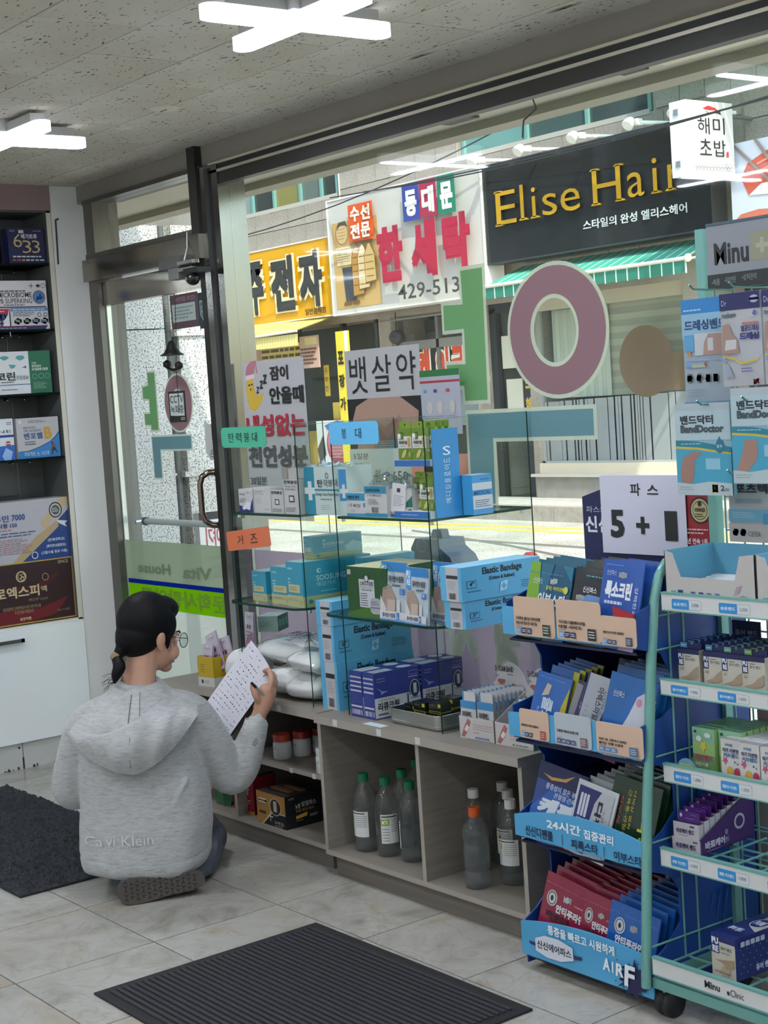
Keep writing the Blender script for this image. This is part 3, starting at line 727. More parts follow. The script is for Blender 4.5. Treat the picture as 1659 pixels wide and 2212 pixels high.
def gold(ch, x0, z0, x1, z1, serifs):
    b = MB(); g, fs, _ = glyphs(ch, -.002, 3)
    P = [(x0+(x1-x0)*p, z0+(z1-z0)*q) for p, q in g]
    from collections import Counter
    for y, mt in ((13.035, GOLD),):
        b.add([(p, y, q) for p, q in P], fs, mt)
    ec = Counter()
    for f in fs:
        for i in range(len(f)): ec[tuple(sorted((f[i], f[(i+1) % len(f)])))] += 1
    for (i, j), n in ec.items():
        if n == 1: b.add([(P[i][0],13.035,P[i][1]),(P[j][0],13.035,P[j][1]),(P[j][0],13.08,P[j][1]),(P[i][0],13.08,P[i][1])], [(0,1,2,3)], GS)
    for sx, sz in serifs:
        X, Z = x0+(x1-x0)*sx, z0+(z1-z0)*sz
        b.prism([(X-.07,Z-.012),(X+.07,Z-.012),(X+.045,Z+.012),(X-.045,Z+.012)], (0,13.035,0), (1,0,0), (0,0,1), (0,-1,0), -.04, 0, GS if 0 else GOLD)
    b.build('raised_letter', t, loc=(14.62,-13.08,-3.03))
for ch, x0, z0, x1, z1, sf in (('E',-14.38,3.47,-14.02,3.87,[(.1,0),(.1,1)]), ('l',-13.94,3.49,-13.88,3.90,[(.5,0)]), ('i',-13.74,3.49,-13.67,3.84,[(.5,0)]), ('s',-13.56,3.48,-13.31,3.73,[]), ('e',-13.25,3.48,-12.93,3.74,[]),
                               ('H',-12.72,3.50,-12.28,3.89,[(.07,0),(.07,1),(.93,0),(.93,1)]), ('a',-12.18,3.50,-11.93,3.77,[]), ('i',-11.80,3.51,-11.73,3.88,[(.5,0)]), ('r',-11.58,3.51,-11.36,3.78,[(.1,0)])):
    gold(ch, x0, z0, x1, z1, sf)
# projecting light box
t = thing('projecting_sign', 'white projecting light box with black brush letters and a red fish', 'sign', (-10.86,12.30,3.50))
b = MB(); b.box(0,0,0, .21,.73,.76, M('#dfe6e6', .4), R=M('#d2d2d0', .4)); b.build('box', t, bevel=.01)
b = MB()
for z in (.1,.62): b.box(.06,-.012,z, .12,.002,z+.06, M('#9aa3a5', .4, .5))
b.build('hinge', t)['kind'] = 'stuff'
b = MB(); b.tube([(.1,.73,.1),(.1,1.2,.1)], .02, M('#8b8e8e', .4, .6), 6); b.tube([(.1,.73,.65),(.1,1.2,.65)], .02, M('#8b8e8e', .4, .6), 6); b.build('wall_arms', t)['kind'] = 'stuff'
b = MB(); a = Art(b, (.21,0,0), (0,1,0), (0,0,1), (1,0,0), .73, .76, eps=.001, base=.0015)
a.p([(.36,.90),(.48,.945),(.62,.92),(.74,.865),(.68,.89),(.56,.885),(.46,.885)],'#c02f2f'); a.p([(.40,.87),(.5,.84),(.66,.85),(.75,.83),(.73,.89),(.68,.865),(.55,.855)],'#3a3a3c'); a.p([(.44,.865),(.52,.845),(.64,.862),(.54,.875)],'#f3f3f1')
for ch, x0, z0 in (('해',.24,.56), ('미',.56,.57), ('초',.26,.28), ('밥',.56,.27)): a.t(x0, z0, x0+.25, z0+.22, ch, '#222225', b=.0)
a.r(.82,.27,.87,.34,'#b23a3a')
for r_ in range(2):
    for i in range(12): a.ring(.14+.068*i+.03*r_, .10+.035*r_, .035, .030, .006, '#77797c', 10)
b.build('lettering', t)
t, m_, a = board('sushi_banner', 'pale banner with a painted salmon sushi and chopsticks', -10.77, -9.6, 13.1, 3.04, 3.86, .1, '#c6cddc')
a.p([(.0,.0),(.6,.0),(.55,.1),(.3,.13),(.1,.1)],'#c9705a'); a.p([(.12,.55),(.2,.72),(.42,.84),(.7,.8),(.75,.55),(.5,.45),(.3,.42),(.2,.32)],'#c65a46'); a.p([(.2,.32),(.34,.44),(.6,.46),(.75,.5),(.72,.36),(.4,.3)],'#e4e0da')
for q in (.6,.7): a.p([(.3,q),(.6,q+.12),(.62,q+.105),(.32,q-.02)],'#e0917c')
a.p([(.02,1),(.06,1),(.50,.40),(.47,.38)],'#8d7f77'); a.p([(.28,1),(.32,1),(.58,.50),(.55,.48)],'#8d7f77')
m_.build('painting', t)
# spot lamps over the salon sign
for i, x in enumerate((-14.45,-13.62,-12.72,-11.85,-11.2)):
    if i == 0:
        sl = thing('sign_spotlight', 'white spotlight on an arm over the salon sign, first from the laundry sign', 'lamp', (x, 13.3, 4.22), 0, 'spotlights over the salon sign')
        WH = M('#eceae4', .4)
        b = MB(); b.tube([(.22,.2,.03),(.10,-.1,.045),(0,-.42,.05)], .024, WH, 8); b.build('arm', sl)
        b = MB(); b.lathe([(.028,.07),(.05,.05),(.065,0),(.068,-.05),(.055,-.052)], WH, (0,0,0), 16, X=Matrix.Translation((-.03,-.5,.045)) @ Matrix.Rotation(R(-50), 4, 'X')); b.build('lamp_head', sl)
        b = MB(); b.box(-.035,-.44,.02, .035,-.36,.09, WH); b.build('bracket', sl)
    else: again(sl, (x, 13.3, 4.22), 0, 'white spotlight on an arm over the salon sign, %s from the laundry sign' % ('first','second','third','fourth','fifth')[i])
# green awning
t = thing('green_awning', 'green striped awning with scalloped valance under the salon sign', 'awning', (0,0,0))
GA = M('#3f9e84', .7); GW = M('#cfe3d4', .7)
b = MB(); n = 19
F0, F1 = (-14.27,12.70,2.725), (-11.08,12.70,2.725); B0, B1 = (-14.40,13.45,2.98), (-11.28,13.45,2.98)
for i in range(n):
    q0, q1 = i/n, (i+.9)/n; q2 = (i+1)/n
    for a0, a1, mt in ((q0,q1,GA),(q1,q2,GW)):
        P = [tuple(F0[k]+(F1[k]-F0[k])*a0 for k in range(3)), tuple(F0[k]+(F1[k]-F0[k])*a1 for k in range(3)), tuple(B0[k]+(B1[k]-B0[k])*a1 for k in range(3)), tuple(B0[k]+(B1[k]-B0[k])*a0 for k in range(3))]
        b.add(P+[(p[0],p[1],p[2]-.01) for p in P], [(0,1,2,3),(7,6,5,4)], mt)
b.build('top_cloth', t)
b = MB()
for i in range(n):
    x = -14.27+3.19*i/n; b.box(x,12.69,2.565, x+3.19/n-.016,12.70,2.70, M('#2c7d68', .7)); b.box(x+3.19/n-.016,12.688,2.56, x+3.19/n,12.70,2.70, GW)
b.build('valance', t)
b = MB(); b.tube([(-14.3,12.69,2.715),(-11.05,12.69,2.715)], .022, M('#e6e2d2', .5), 8); b.ell((-11.05,12.69,2.715), (.04,.045,.045), M('#f1ecd8', .5), 10, 8); b.build('front_bar', t)
b = MB(); b.tube([(-11.15,12.72,2.70),(-11.0,13.1,2.76),(-11.2,13.5,2.86)], .02, M('#b9b6aa', .4, .4), 6); b.box(-11.3,13.3,2.80,-10.9,13.5,2.86, M('#c9c5b8', .5)); b.build('folding_arm', t)
# salon front: window with blind and frosted stripes, entrance
t = struct(MB().box(-14.36,Y0+.10,.495, -11.86,Y0+.108,2.56, GLASS).build('window_5'))
b = MB()
for x in (-14.36,-11.90): b.box(x,Y0+.06,.495, x+.05,Y0+.14,2.56, M('#bfc2bf', .35, .5))
b.box(-14.36,Y0+.06,.48, -11.86,Y0+.14,.52, M('#c9cac6', .35, .5)); b.box(-14.36,Y0+.06,2.40, -11.86,Y0+.14,2.56, M('#c4bba6', .5)); b.build('frame', t)
random.seed(3)
x = -14.30; FRS = film('frosted_stripe', '#cdd3d4', .22); k = 0
while x < -11.95:
    wd = random.choice((.03,.04,.05,.12,.2,.26) if k % 2 else (.025,.035,.06,.09)); k += 1
    b = MB(); b.box(x,Y0+.09,.52, min(x+wd,-11.92),Y0+.096,1.26+.05*((x+14.3)/2.4), FRS); b.build('frosted_stripe', t); x += wd+random.choice((.012,.018,.03))
b = MB()
for i in range(8): b.box(-14.3,Y0+.30,1.30+.15*i, -11.9,Y0+.302,1.30+.15*i+.075, M('#ded5c2', .7)); b.box(-14.3,Y0+.305,1.30+.15*i+.07, -11.9,Y0+.307,1.45+.15*i, M('#c6c1b2', .7))
b.build('blind', t)
b = MB(); b.add([(p, Y0+.085, q) for p, q in ov(-12.55,1.68,.42,.42)], [list(range(48))], film('tan_foil', '#a8917a', .3)); b.box(-12.55,Y0+.086,1.32, -11.95,Y0+.088,1.75, film('tan_foil_b', '#b6a184', .4)); b.build('round_foil', t)
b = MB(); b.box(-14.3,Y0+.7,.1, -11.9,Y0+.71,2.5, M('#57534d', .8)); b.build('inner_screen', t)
for i in range(7):
    s = MB(); s.grid(lambda u, v: (-14.25+.14*i+.13*u, Y0+.25+.02*math.sin(u*9), 1.3+1.1*v), 8, 2, M('#e5e1d6', .7)); s.build('lace_curtain', t)
t = struct(MB().box(-15.22,Y0+.12,.05, -14.45,Y0+.128,2.5, GLASS).build('door_2'))
b = MB()
for x0, x1 in ((-15.22,-15.10), (-14.62,-14.45)): b.box(x0,Y0+.06,.05, x1,Y0+.16,2.5, M('#33373c', .4, .3))
b.box(-15.22,Y0+.06,2.44, -14.45,Y0+.16,2.56, M('#33373c', .4, .3)); b.build('door_frame', t)
b = MB(); a = Art(b, (-14.62,Y0+.06,.05), (1,0,0), (0,0,1), (0,-1,0), .17, 2.45, **ST)
for i, ch in enumerate('엘리스헤어'): a.t(.2,.80-.115*i,.85,.87-.115*i,ch,'#d8b848', b=.04)
b.build('gold_lettering', t)
for i, (x, z) in enumerate(((-15.05,1.72), (-15.0,1.16))):
    b = MB(); b.box(x,Y0+.10,z, x+.30,Y0+.115,z+.42, M('#d5d4c2', .6)); b.build('poster', t)
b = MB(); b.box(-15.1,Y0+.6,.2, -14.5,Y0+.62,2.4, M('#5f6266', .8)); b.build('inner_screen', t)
# laundry shop front
t = struct(MB().box(-17.22,Y0+.14,.6, -15.46,Y0+.148,2.3, GLASS).build('window_6'))
b = MB()
for x in (-17.22,-16.35,-15.52): b.box(x,Y0+.08,.1, x+.06,Y0+.18,2.5, M('#8d8f8d', .35, .6))
b.box(-17.22,Y0+.08,2.08, -15.46,Y0+.18,2.20, M('#a5a4a0', .35, .6)); b.box(-17.22,Y0+.06,.05, -15.46,Y0+.2,.62, M('#8c5a4e', .6)); b.build('frame', t)
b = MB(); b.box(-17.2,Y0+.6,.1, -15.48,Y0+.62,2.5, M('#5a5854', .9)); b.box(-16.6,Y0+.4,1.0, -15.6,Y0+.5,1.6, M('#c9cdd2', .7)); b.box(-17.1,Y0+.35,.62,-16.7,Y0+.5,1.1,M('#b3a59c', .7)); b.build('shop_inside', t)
b = MB(); a = Art(b, (-17.0,Y0+.13,1.55), (1,0,0), (0,0,1), (0,-1,0), 1.5, .55, **ST)
for x0, ch in ((.12,'케'),(.40,'이'),(.62,'크'),(.86,'집')): both(a, x0, .1, x0+.17, .95, ch, '#e2501f', '#f4efe6', .04, .12)
b.build('orange_lettering', t)
b = MB(); b.ell((0,0,-.09), (.13,.1,.10), M('#2c2c2c', .4), 14, 10); b.tube([(0,0,0),(0,0,.25)], .01, '#333', 5); tag(b.build('hanging_lantern', loc=(-17.0,13.42,2.36)), 'small black lantern hanging below the white laundry sign', 'lantern')
b = MB(); b.tube([(-17.2,13.3,2.50),(-15.6,13.3,2.50)], .015, M('#8b8d8a', .4, .5), 6); tag(b.build('awning_rod'), 'thin grey rod fixed under the white laundry sign', 'rod')
# restaurant front
t = thing('yellow_awning', 'faded yellow awning with striped valance under the yellow restaurant sign', 'awning', (0,0,0))
b = MB(); b.add([(-20.7,13.1,2.68),(-18.1,13.3,2.69),(-18.62,12.85,2.50),(-20.7,12.75,2.46)], [(0,1,2,3)], M('#e9d56a', .7)); b.add([(-20.7,13.1,2.67),(-18.1,13.3,2.68),(-18.62,12.85,2.49),(-20.7,12.75,2.45)], [(3,2,1,0)], M('#e9d56a', .7)); b.build('top_cloth', t)
b = MB(); b.tube([(-20.7,12.75,2.45),(-18.60,12.85,2.49)], .02, M('#f0ede0', .5), 6); b.build('front_bar', t)
b = MB()
for i in range(30):
    x = -20.6+.066*i; b.box(x,12.78+.003*i,2.28, x+.045,12.79+.003*i,2.45, M('#e6dc9a', .7)); b.box(x+.045,12.781+.003*i,2.28, x+.066,12.79+.003*i,2.45, M('#d8c56a', .7))
b.build('valance', t)
t, m_, a = board('menu_banner', 'yellow handwritten menu banner below the awning of the restaurant', -20.6, -18.75, 13.25, 1.98, 2.34, .02, '#d9c05a')
a.r(.0,.05,.22,.98,'#b99086'); a.l(.24,.15,.98,.9,3,'#4a3a1c',.5); m_.build('writing', t)
t, m_, a = board('photo_menu', 'pinkish photo menu board beside the handwritten banner', -19.05, -18.58, 13.2, 1.95, 2.42, .02, '#c9a898')
a.r(.3,.72,.95,.95,'#d9cf9a'); a.l(.05,.1,.95,.65,5,'#6b4038',.5); m_.build('writing', t)
b = MB(); b.box(-21.2,14.1,.05, -17.5,14.15,2.56, M('#3d453f', .6)); b.box(-21.2,13.7,.05, -17.55,13.8,1.0, M('#c9a23a', .6)); b.box(-18.9,13.62,1.18, -17.6,13.7,1.42, M('#e0c84f', .6)); b.box(-18.9,13.62,.98, -17.6,13.7,1.18, M('#d88a5a', .6))
for x in (-19.6,-18.45,-17.62): b.box(x,13.52,.05, x+.06,13.6,2.56, M('#4a4e4c', .4, .4))
struct(b.build('shopfront_frame'))
for i, (x, l) in enumerate(((-18.90,'yellow paper menu strip in the restaurant window, nearer the handwritten banner'), (-18.42,'yellow paper menu strip in the restaurant window, nearer the laundry shop'))):
    b = MB(); b.box(x,13.50,1.52, x+.12,13.51,1.98, '#d8b93a'); a = Art(b, (x,13.50,1.52), (1,0,0), (0,0,1), (0,-1,0), .12, .46, **ST)
    for j, ch in enumerate('두부전'): a.t(.2,.72-.28*j,.8,.9-.28*j,ch,'#4b3b12')
    tag(b.build('menu_strip'), l, 'menu strip', 'paper menu strips')
t, m_, a = board('food_poster', 'white poster with a plate of pink meat in the restaurant window', -19.05, -17.95, 13.4, .45, 1.16, .02, '#dfe0e6')
a.e(.48,.5,.26,.42,'#a84a5e'); a.e(.45,.55,.2,.32,'#c77988'); a.p([(.0,.4),(.16,.72),(.2,.3),(.05,.1)],'#4e4a48'); a.p([(.2,.9),(.5,1),(.8,.92),(.7,.8),(.3,.78)],'#5470a8'); a.l(.3,.2,.66,.8,9,'#dba3ae',.3); m_.build('picture', t)
t, m_, a = board('yellow_standing_banner', 'narrow yellow standing banner with black lettering by the restaurant corner', -17.52, -17.24, 12.75, .12, 2.40, .03, '#ecd33c')
a.r(.72,0,1,1,'#e3e2de')
for i, ch in enumerate('포장가능'): a.t(.12,.80-.14*i,.6,.88-.14*i,ch,'#2a2410', b=.04)
m_.build('lettering', t)
# overhead cables
for i, (p, q, sag) in enumerate((((-17.7,12.95,4.27),(-3.0,8.6,3.46),.14), ((-16.9,12.95,4.24),(-3.0,10.6,4.25),.30), ((-24,12.6,4.1),(-14,12.9,4.6),.35), ((-12.8,12.9,4.9),(-8,12.3,4.75),.08), ((-12.6,12.9,4.70),(-8,12.3,4.95),.10))):
    pts = [tuple(p[k]+(q[k]-p[k])*j/12-(sag*4*(j/12)*(1-j/12) if k == 2 else 0) for k in range(3)) for j in range(13)]
    b = MB(); b.tube(pts, .009, M('#2b2b2b', .6), 5)
    tag(b.build('overhead_cable'), ['black overhead cable crossing in front of the projecting sign','black overhead cable dipping before the salon sign','thin cable sagging across the stone wall over the yellow sign','upper cable beside the corrugated canopy','lower cable beside the corrugated canopy'][i], 'cable')
# street clutter just outside the window
t = thing('sign_weight', 'dark grey plastic sign weight with round emblems outside the window', 'sign weight', (-4.98,4.1,-.012))
b = MB(); b.box(-.10,-.08,0, .10,.08,.80, M('#4d535a', .5)); b.prism([(-.12,.78),(.16,.78),(.13,.83),(.07,.865),(.06,.90),(-.09,.90),(-.12,.86)], (0,0,0), (1,0,0), (0,0,1), (0,-1,0), -.07, .07, M('#565c63', .5)); b.prism([(-.05,.90),(.03,.90),(.02,.935),(-.03,.935)], (0,0,0), (1,0,0), (0,0,1), (0,-1,0), -.02, .02, M('#4d535a', .5)); b.build('body', t, bevel=.006)
b = MB(); a = Art(b, (-.12,-.08,.78), (1,0,0), (0,0,1), (0,-1,0), .28, .12, eps=.0005, base=.011)
a.ring(.35,.8,.12,.24,.02,'#767d85'); a.ring(.72,.35,.10,.2,.02,'#767d85'); b.build('emblem', t)
t = thing('red_bollard', 'post with a round red cap standing outside behind the bandage boxes', 'bollard', (-4.5,4.15,-.012))
b = MB(); b.tube([(0,0,0),(0,0,.80)], .02, M('#c8c4bc', .5), 10); b.build('post', t)
b = MB(); b.lathe([(.032,.79),(.034,.82),(.030,.842),(.016,.852)], M('#e0301f', .35), n=18); b.build('cap', t)

# rest of our own row of houses, left of the shop: seen mirrored in the glossy salon sign
nb = MB(); nb.box(-44,2.0,-.1, -9.6,3.9,9.5, M('#a8a49b', .8, noise=.06, scale=2)); n_ = struct(nb.build('wall_neighbour'))
for i in range(9):
    x = -42+3.6*i
    b = MB(); b.box(x,3.9,3.4, x+1.9,3.94,4.9, M('#2c3234', .1, spec=.8)); b.box(x-.08,3.9,3.3, x+1.98,4.0,3.4, M('#c9c6bd', .7)); b.box(x+.9,3.9,3.4, x+.98,3.97,4.9, M('#5f7f7a', .4)); b.build('window', n_)
    b = MB(); b.box(x,3.9,6.2, x+1.9,3.94,7.8, M('#2c3234', .1, spec=.8)); b.box(x-.2,3.9,5.9, x+2.1,4.7,6.05, M('#c9c6bd', .7))
    for k in range(12): b.box(x-.2+.19*k,4.66,6.05, x-.17+.19*k,4.69,6.9, M('#3a3f40', .5, .4))
    b.build('balcony', n_)
    b = MB(); b.box(x+2.5,3.9,-.1, x+2.75,4.05,9.5, M('#d3d1c9', .7)); b.build('pilaster', n_)
# added board beside the door, painted with colours mirrored in the steel jamb
t = thing('reflection_board', 'narrow printed banner in red, green and navy standing against the wall left of the granite', 'banner', (-6.99, 3.605, -.012))
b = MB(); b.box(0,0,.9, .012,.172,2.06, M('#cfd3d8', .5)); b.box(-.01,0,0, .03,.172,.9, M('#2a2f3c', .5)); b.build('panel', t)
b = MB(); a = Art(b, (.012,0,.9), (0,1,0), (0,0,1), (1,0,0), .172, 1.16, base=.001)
a.r(0,0,1,.12,'#cdb48f'); a.r(0,.12,1,.56,'#3a4452'); a.r(0,.54,1,.60,'#5f8a3f'); a.r(0,.60,1,.83,'#b8414a'); a.p([(.2,.62),(.75,.62),(.62,.76),(.5,.80),(.38,.76)],'#d5d8dc'); a.p([(0,.83),(.5,.83),(.55,1),(0,1)],'#7f97ad'); a.r(.7,.83,1,1,'#d9c3ac'); b.build('print', t)  # jamb reflections painted as flat bands and shapes

# ================================================================== medicine shelves on the left wall
SHW = M('#dcdcd6', .35, noise=.015, scale=2)
t = thing('display_shelf', 'tall white wall shelf unit with mirror back and dark glass shelves', 'shelf', (-6.2, 2.2, 0))
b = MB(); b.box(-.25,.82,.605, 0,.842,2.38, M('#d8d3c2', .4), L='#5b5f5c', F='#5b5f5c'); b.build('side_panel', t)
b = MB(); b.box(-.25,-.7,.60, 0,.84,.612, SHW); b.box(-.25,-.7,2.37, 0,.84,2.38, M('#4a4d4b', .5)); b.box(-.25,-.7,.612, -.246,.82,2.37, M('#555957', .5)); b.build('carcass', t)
b = MB(); b.box(-.246,-.7,.612, -.24,.60,2.37, MIRROR); b.build('mirror_back', t)
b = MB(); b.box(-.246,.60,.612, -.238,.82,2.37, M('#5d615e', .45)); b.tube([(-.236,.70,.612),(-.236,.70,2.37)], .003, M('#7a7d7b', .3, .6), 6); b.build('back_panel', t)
DG_ = film('smoked_glass', '#2c3a36', .35)
for z in (2.155, 1.874, 1.600, 1.324):
    b = MB(); b.box(-.24,-.7,z-.009, .004,.815,z, DG_); b.build('glass_shelf', t)
    b = MB(); b.box(-.238,.66,z-.022, -.19,.74,z-.0095, M('#26292a', .4)); b.ell((-.19,.66,z-.02), (.006,.006,.006), CHROME, 8, 6); b.ell((-.19,.74,z-.02), (.006,.006,.006), CHROME, 8, 6); b.build('shelf_bracket', t)
b = MB(); b.box(-.03,-.7,2.378, .012,.838,2.498, M('#8d7677', .6, noise=.02, scale=3)); b.build('header_panel', t)
t = thing('base_cabinet', 'white glossy base cabinet with a long brushed handle below the shelves', 'cabinet', (-6.2, 2.2, 0))
b = MB(); b.box(-.245,-.7,.116, -.006,.84,.60, SHW); b.build('carcass', t)
for y0, y1 in ((-.68,.205), (.215,.838)):
    b = MB(); b.box(-.004,y0,.116, .012,y1,.600, M('#eff3f3', .14, coat=.3)); d = b.build('door', t, bevel=.001)
    if y0 > 0 or True:
        yc = .20 if y0 < 0 else .25
        b = MB(); b.box(.012,.36 if y0 > 0 else -.25,.548, .036,.375 if y0 > 0 else -.235,.563, M('#d9d9d6', .2, .9)); b.box(.012,.53 if y0 > 0 else -.05,.548, .036,.545 if y0 > 0 else -.035,.563, M('#d9d9d6', .2, .9)); b.box(.026,.36 if y0 > 0 else -.25,.548, .036,.545 if y0 > 0 else -.035,.563, M('#8b8f8f', .25, .9)); b.build('handle', d)
t = struct(MB().box(-6.45,1.5,0, -6.215,3.04,.114, M('#a5a29a', .6)).build('baseboard_left'))
for y0, y1 in ((1.6,2.31), (2.313,2.709), (2.713,3.04)):
    b = MB(); b.box(-6.215,y0,0, -6.203,y1,.114, M('#c3c4bf', .3, noise=.06, scale=6)); b.build('tile', t)
b = MB(); b.lathe([(.005,0),(.005,.002)], '#2b2b2a', n=10, X=Matrix.Translation((-6.203,2.695,.094)) @ Matrix.Rotation(R(90), 4, 'Y')); b.box(-6.203,2.706,0, -6.2015,2.714,.05, '#3a3733')
random.seed(11)
for i in range(60):
    y = random.uniform(1.7, 3.03); b.box(-6.203,y,0, -6.2018,y+random.uniform(.004,.012),random.uniform(.004,.014), '#4b4842')
b.build('scuff_marks', t)['kind'] = 'stuff'
b = MB(); b.tube([(-6.195,3.075,2.345),(-6.196,3.062,2.338),(-6.197,3.058,2.15)], .004, M('#37322d', .6), 5); tag(b.build('wall_cable'), 'thin dark cable fixed along the white pillar edge beside the shelf top', 'cable')

def shelf_box(name, label, y, z, w, h, d, col, art, x=-6.22, cols={}, group=None, rz=90): return pack(name, label, 'box', (x, y, z), w, d, h, rz, col, art, group, cols=cols)
NV = '#1c2050'
A633 = {'F': [('r',0,0,1,1,NV),('t',.06,.90,.20,.95,'MEGA','#aab0c8'),('r',.30,.86,.44,.95,'#cfd0c8'),('l',.70,.90,.94,.95,1,'#8a90ac'),('t',.36,.70,.80,.84,'메가트루','#e6e6ea',{'b':.02}),
        ('t',.14,.46,.38,.84,'6','#c9b27a',{'b':-.005}),('t',.38,.30,.62,.66,'3','#c9b27a',{'b':-.005}),('t',.64,.30,.86,.66,'3','#c9b27a',{'b':-.005}),
        ('l',.10,.17,.94,.23,1,'#c9ccd8',.7),('r',.08,.08,.18,.12,'#b4574f'),('r',.21,.08,.31,.12,'#d0584a'),('r',.34,.08,.42,.12,'#d9b15a'),('r',.45,.08,.55,.12,'#dcdcd8'),('r',.58,.08,.66,.12,'#dcdcd8'),('r',.70,.08,.80,.12,'#c9ccd8'),('r',.83,.08,.95,.12,'#c9ccd8')]}
shelf_box('vitamin_box', 'navy vitamin box with gold 633 digits in front on the top shelf', 2.845, 2.155, .168, .150, .04, NV, A633, cols={'T':'#23275c'})
for i, dx in enumerate((.045, .09)):
    shelf_box('vitamin_box', 'navy box standing %s behind the gold digit box on the top shelf' % ('directly','second')[i], 2.832-.013*i, 2.155, .168, .149, .036, '#171a40', {'L':[('l',.2,.3,.8,.9,3,'#8a90ac')]}, x=-6.22-dx)
shelf_box('cream_box', 'cream box at the left frame edge beside the navy vitamin boxes', 2.62, 2.155, .178, .148, .10, '#c9c4b4', {'F':[('r',.8,.3,1,.6,'#c9a25a'),('l',.1,.7,.9,.9,2,'#6a6a60')]})
shelf_box('probiotic_box', 'white red and navy probiotic box with a round blue bacteria emblem', 2.70, 1.874, .303, .209, .10, '#dad9dc',
    {'F': [('t',.03,.90,.15,.95,'NEW','#55585f'),('l',.30,.77,.72,.81,1,'#5c606a',.7),('t',.26,.66,.77,.765,'MICROBIOME','#2e3138',{'b':.012}),('t',.26,.54,.77,.64,'PB SUPERKING','#2e3138',{'b':.004}),('l',.34,.49,.74,.525,1,'#6d717a',.7),
     ('r',.0,.455,.98,.475,'#2b3563'),('r',.0,.45,.98,.458,'#b02f46'),('e',.875,.66,.10,.145,'#b02f46'),('e',.875,.66,.094,.137,'#dad9dc'),('e',.875,.66,.088,.128,'#2b3563'),('e',.875,.66,.078,.113,'#4f8fc4'),
     ('p',[(.83,.62),(.85,.70),(.87,.66),(.9,.75),(.91,.68),(.94,.66),(.9,.6),(.87,.62),(.85,.57)],'#23386f'),('p',[(.85,.73),(.9,.72),(.93,.71),(.9,.7)],'#23386f'),
     ('r',0,.33,.42,.43,'#b93a4e'),('l',.02,.36,.38,.40,1,'#ecd9dc'),('r',.43,.38,1,.44,'#4f8fc4'),('l',.46,.39,.95,.43,1,'#d9e6f0'),('r',0,0,.42,.33,'#2b3563'),('rr',.02,.22,.1,.31,'#5f7cb4'),('rr',.12,.22,.2,.31,'#5f7cb4'),('rr',.22,.22,.3,.31,'#5f7cb4'),('rr',.32,.22,.4,.31,'#5f7cb4'),
     ('rr',.03,.14,.40,.205,'#e5e5e8',{'q':.3}),('rr',.03,.07,.40,.135,'#e5e5e8',{'q':.3}),('l',.1,.16,.33,.19,1,'#2b3563'),('l',.1,.09,.33,.115,1,'#2b3563'),('l',.46,.27,.80,.37,3,'#6d717a'),
     ('ring',.855,.30,.03,.045,.008,'#3a4150'),('ring',.95,.30,.03,.045,.008,'#3a4150'),('rr',.47,.11,.58,.24,'#2f6b4a'),('rr',.61,.11,.72,.24,'#2c6544'),('rr',.745,.11,.855,.24,'#285a86'),('rr',.88,.11,.985,.24,'#2a5c9c'),
     ('l',.49,.15,.56,.21,2,'#d4dfd4'),('l',.63,.15,.70,.21,2,'#d4dfd4'),('l',.76,.15,.84,.21,2,'#d3dcea'),('l',.89,.15,.97,.21,2,'#d3dcea'),('r',0,0,1,.075,'#2b3563'),('r',0,.072,1,.082,'#b02f46'),('l',.25,.02,.78,.055,1,'#a9b2d4'),
     ('p',[(.93,.0),(1,.0),(1,.13)],'#dad9dc'),('x',.76,.89,.10,'#3a3b40',{'th':.12}),('e',.865,.89,.03,.03,'#2e3138'),('ring',.945,.89,.034,.05,.006,'#55585f')]})
shelf_box('ginkgo_box', 'white and green ginkgo capsule box with teal leaf print', 2.66, 1.602, .334, .181, .09, '#d9dadd',
    {'F': [('r',.70,0,1,1,'#1f6b4c'),('p',[(.30,.86),(.34,.9),(.40,.9),(.44,.86),(.38,.8),(.36,.8)],'#4d9a9a'),('p',[(.52,.84),(.55,.9),(.63,.9),(.65,.84),(.60,.79),(.57,.79)],'#4d9a9a'),('p',[(.42,.7),(.52,.68),(.50,.62),(.45,.60)],'#4d9a9a'),('p',[(.60,.62),(.66,.66),(.66,.60)],'#4a5f8c'),('p',[(.14,.95),(.2,.99),(.28,.98),(.22,.92)],'#4d9a9a'),('p',[(.10,.66),(.16,.72),(.22,.66)],'#4d9a9a'),
     ('t',.03,.32,.22,.52,'징','#33363c',{'b':.03}),('t',.24,.32,.50,.52,'코린','#33363c',{'b':.03}),('t',.51,.34,.68,.43,'연질캡슐','#4b4f56'),('l',.30,.26,.51,.31,1,'#4b4f56'),('r',0,.215,.7,.23,'#33508c'),('l',.30,.09,.54,.13,1,'#55585f'),
     ('t',.73,.68,.80,.74,'고함량','#d7e4dc'),('t',.73,.61,.86,.67,'생약성분의','#d7e4dc',{'b':.02}),('t',.73,.53,.95,.60,'뇌기능장애 치료제','#e8efe9',{'b':.02}),('ring',.765,.40,.035,.06,.004,'#9cc0ac'),('ring',.855,.40,.035,.06,.004,'#9cc0ac'),('ring',.94,.40,.035,.06,.004,'#9cc0ac'),('l',.74,.10,.94,.26,5,'#9cc0ac',.3)]}, cols={'R':'#1a5c41','T':'#d9dadd'})
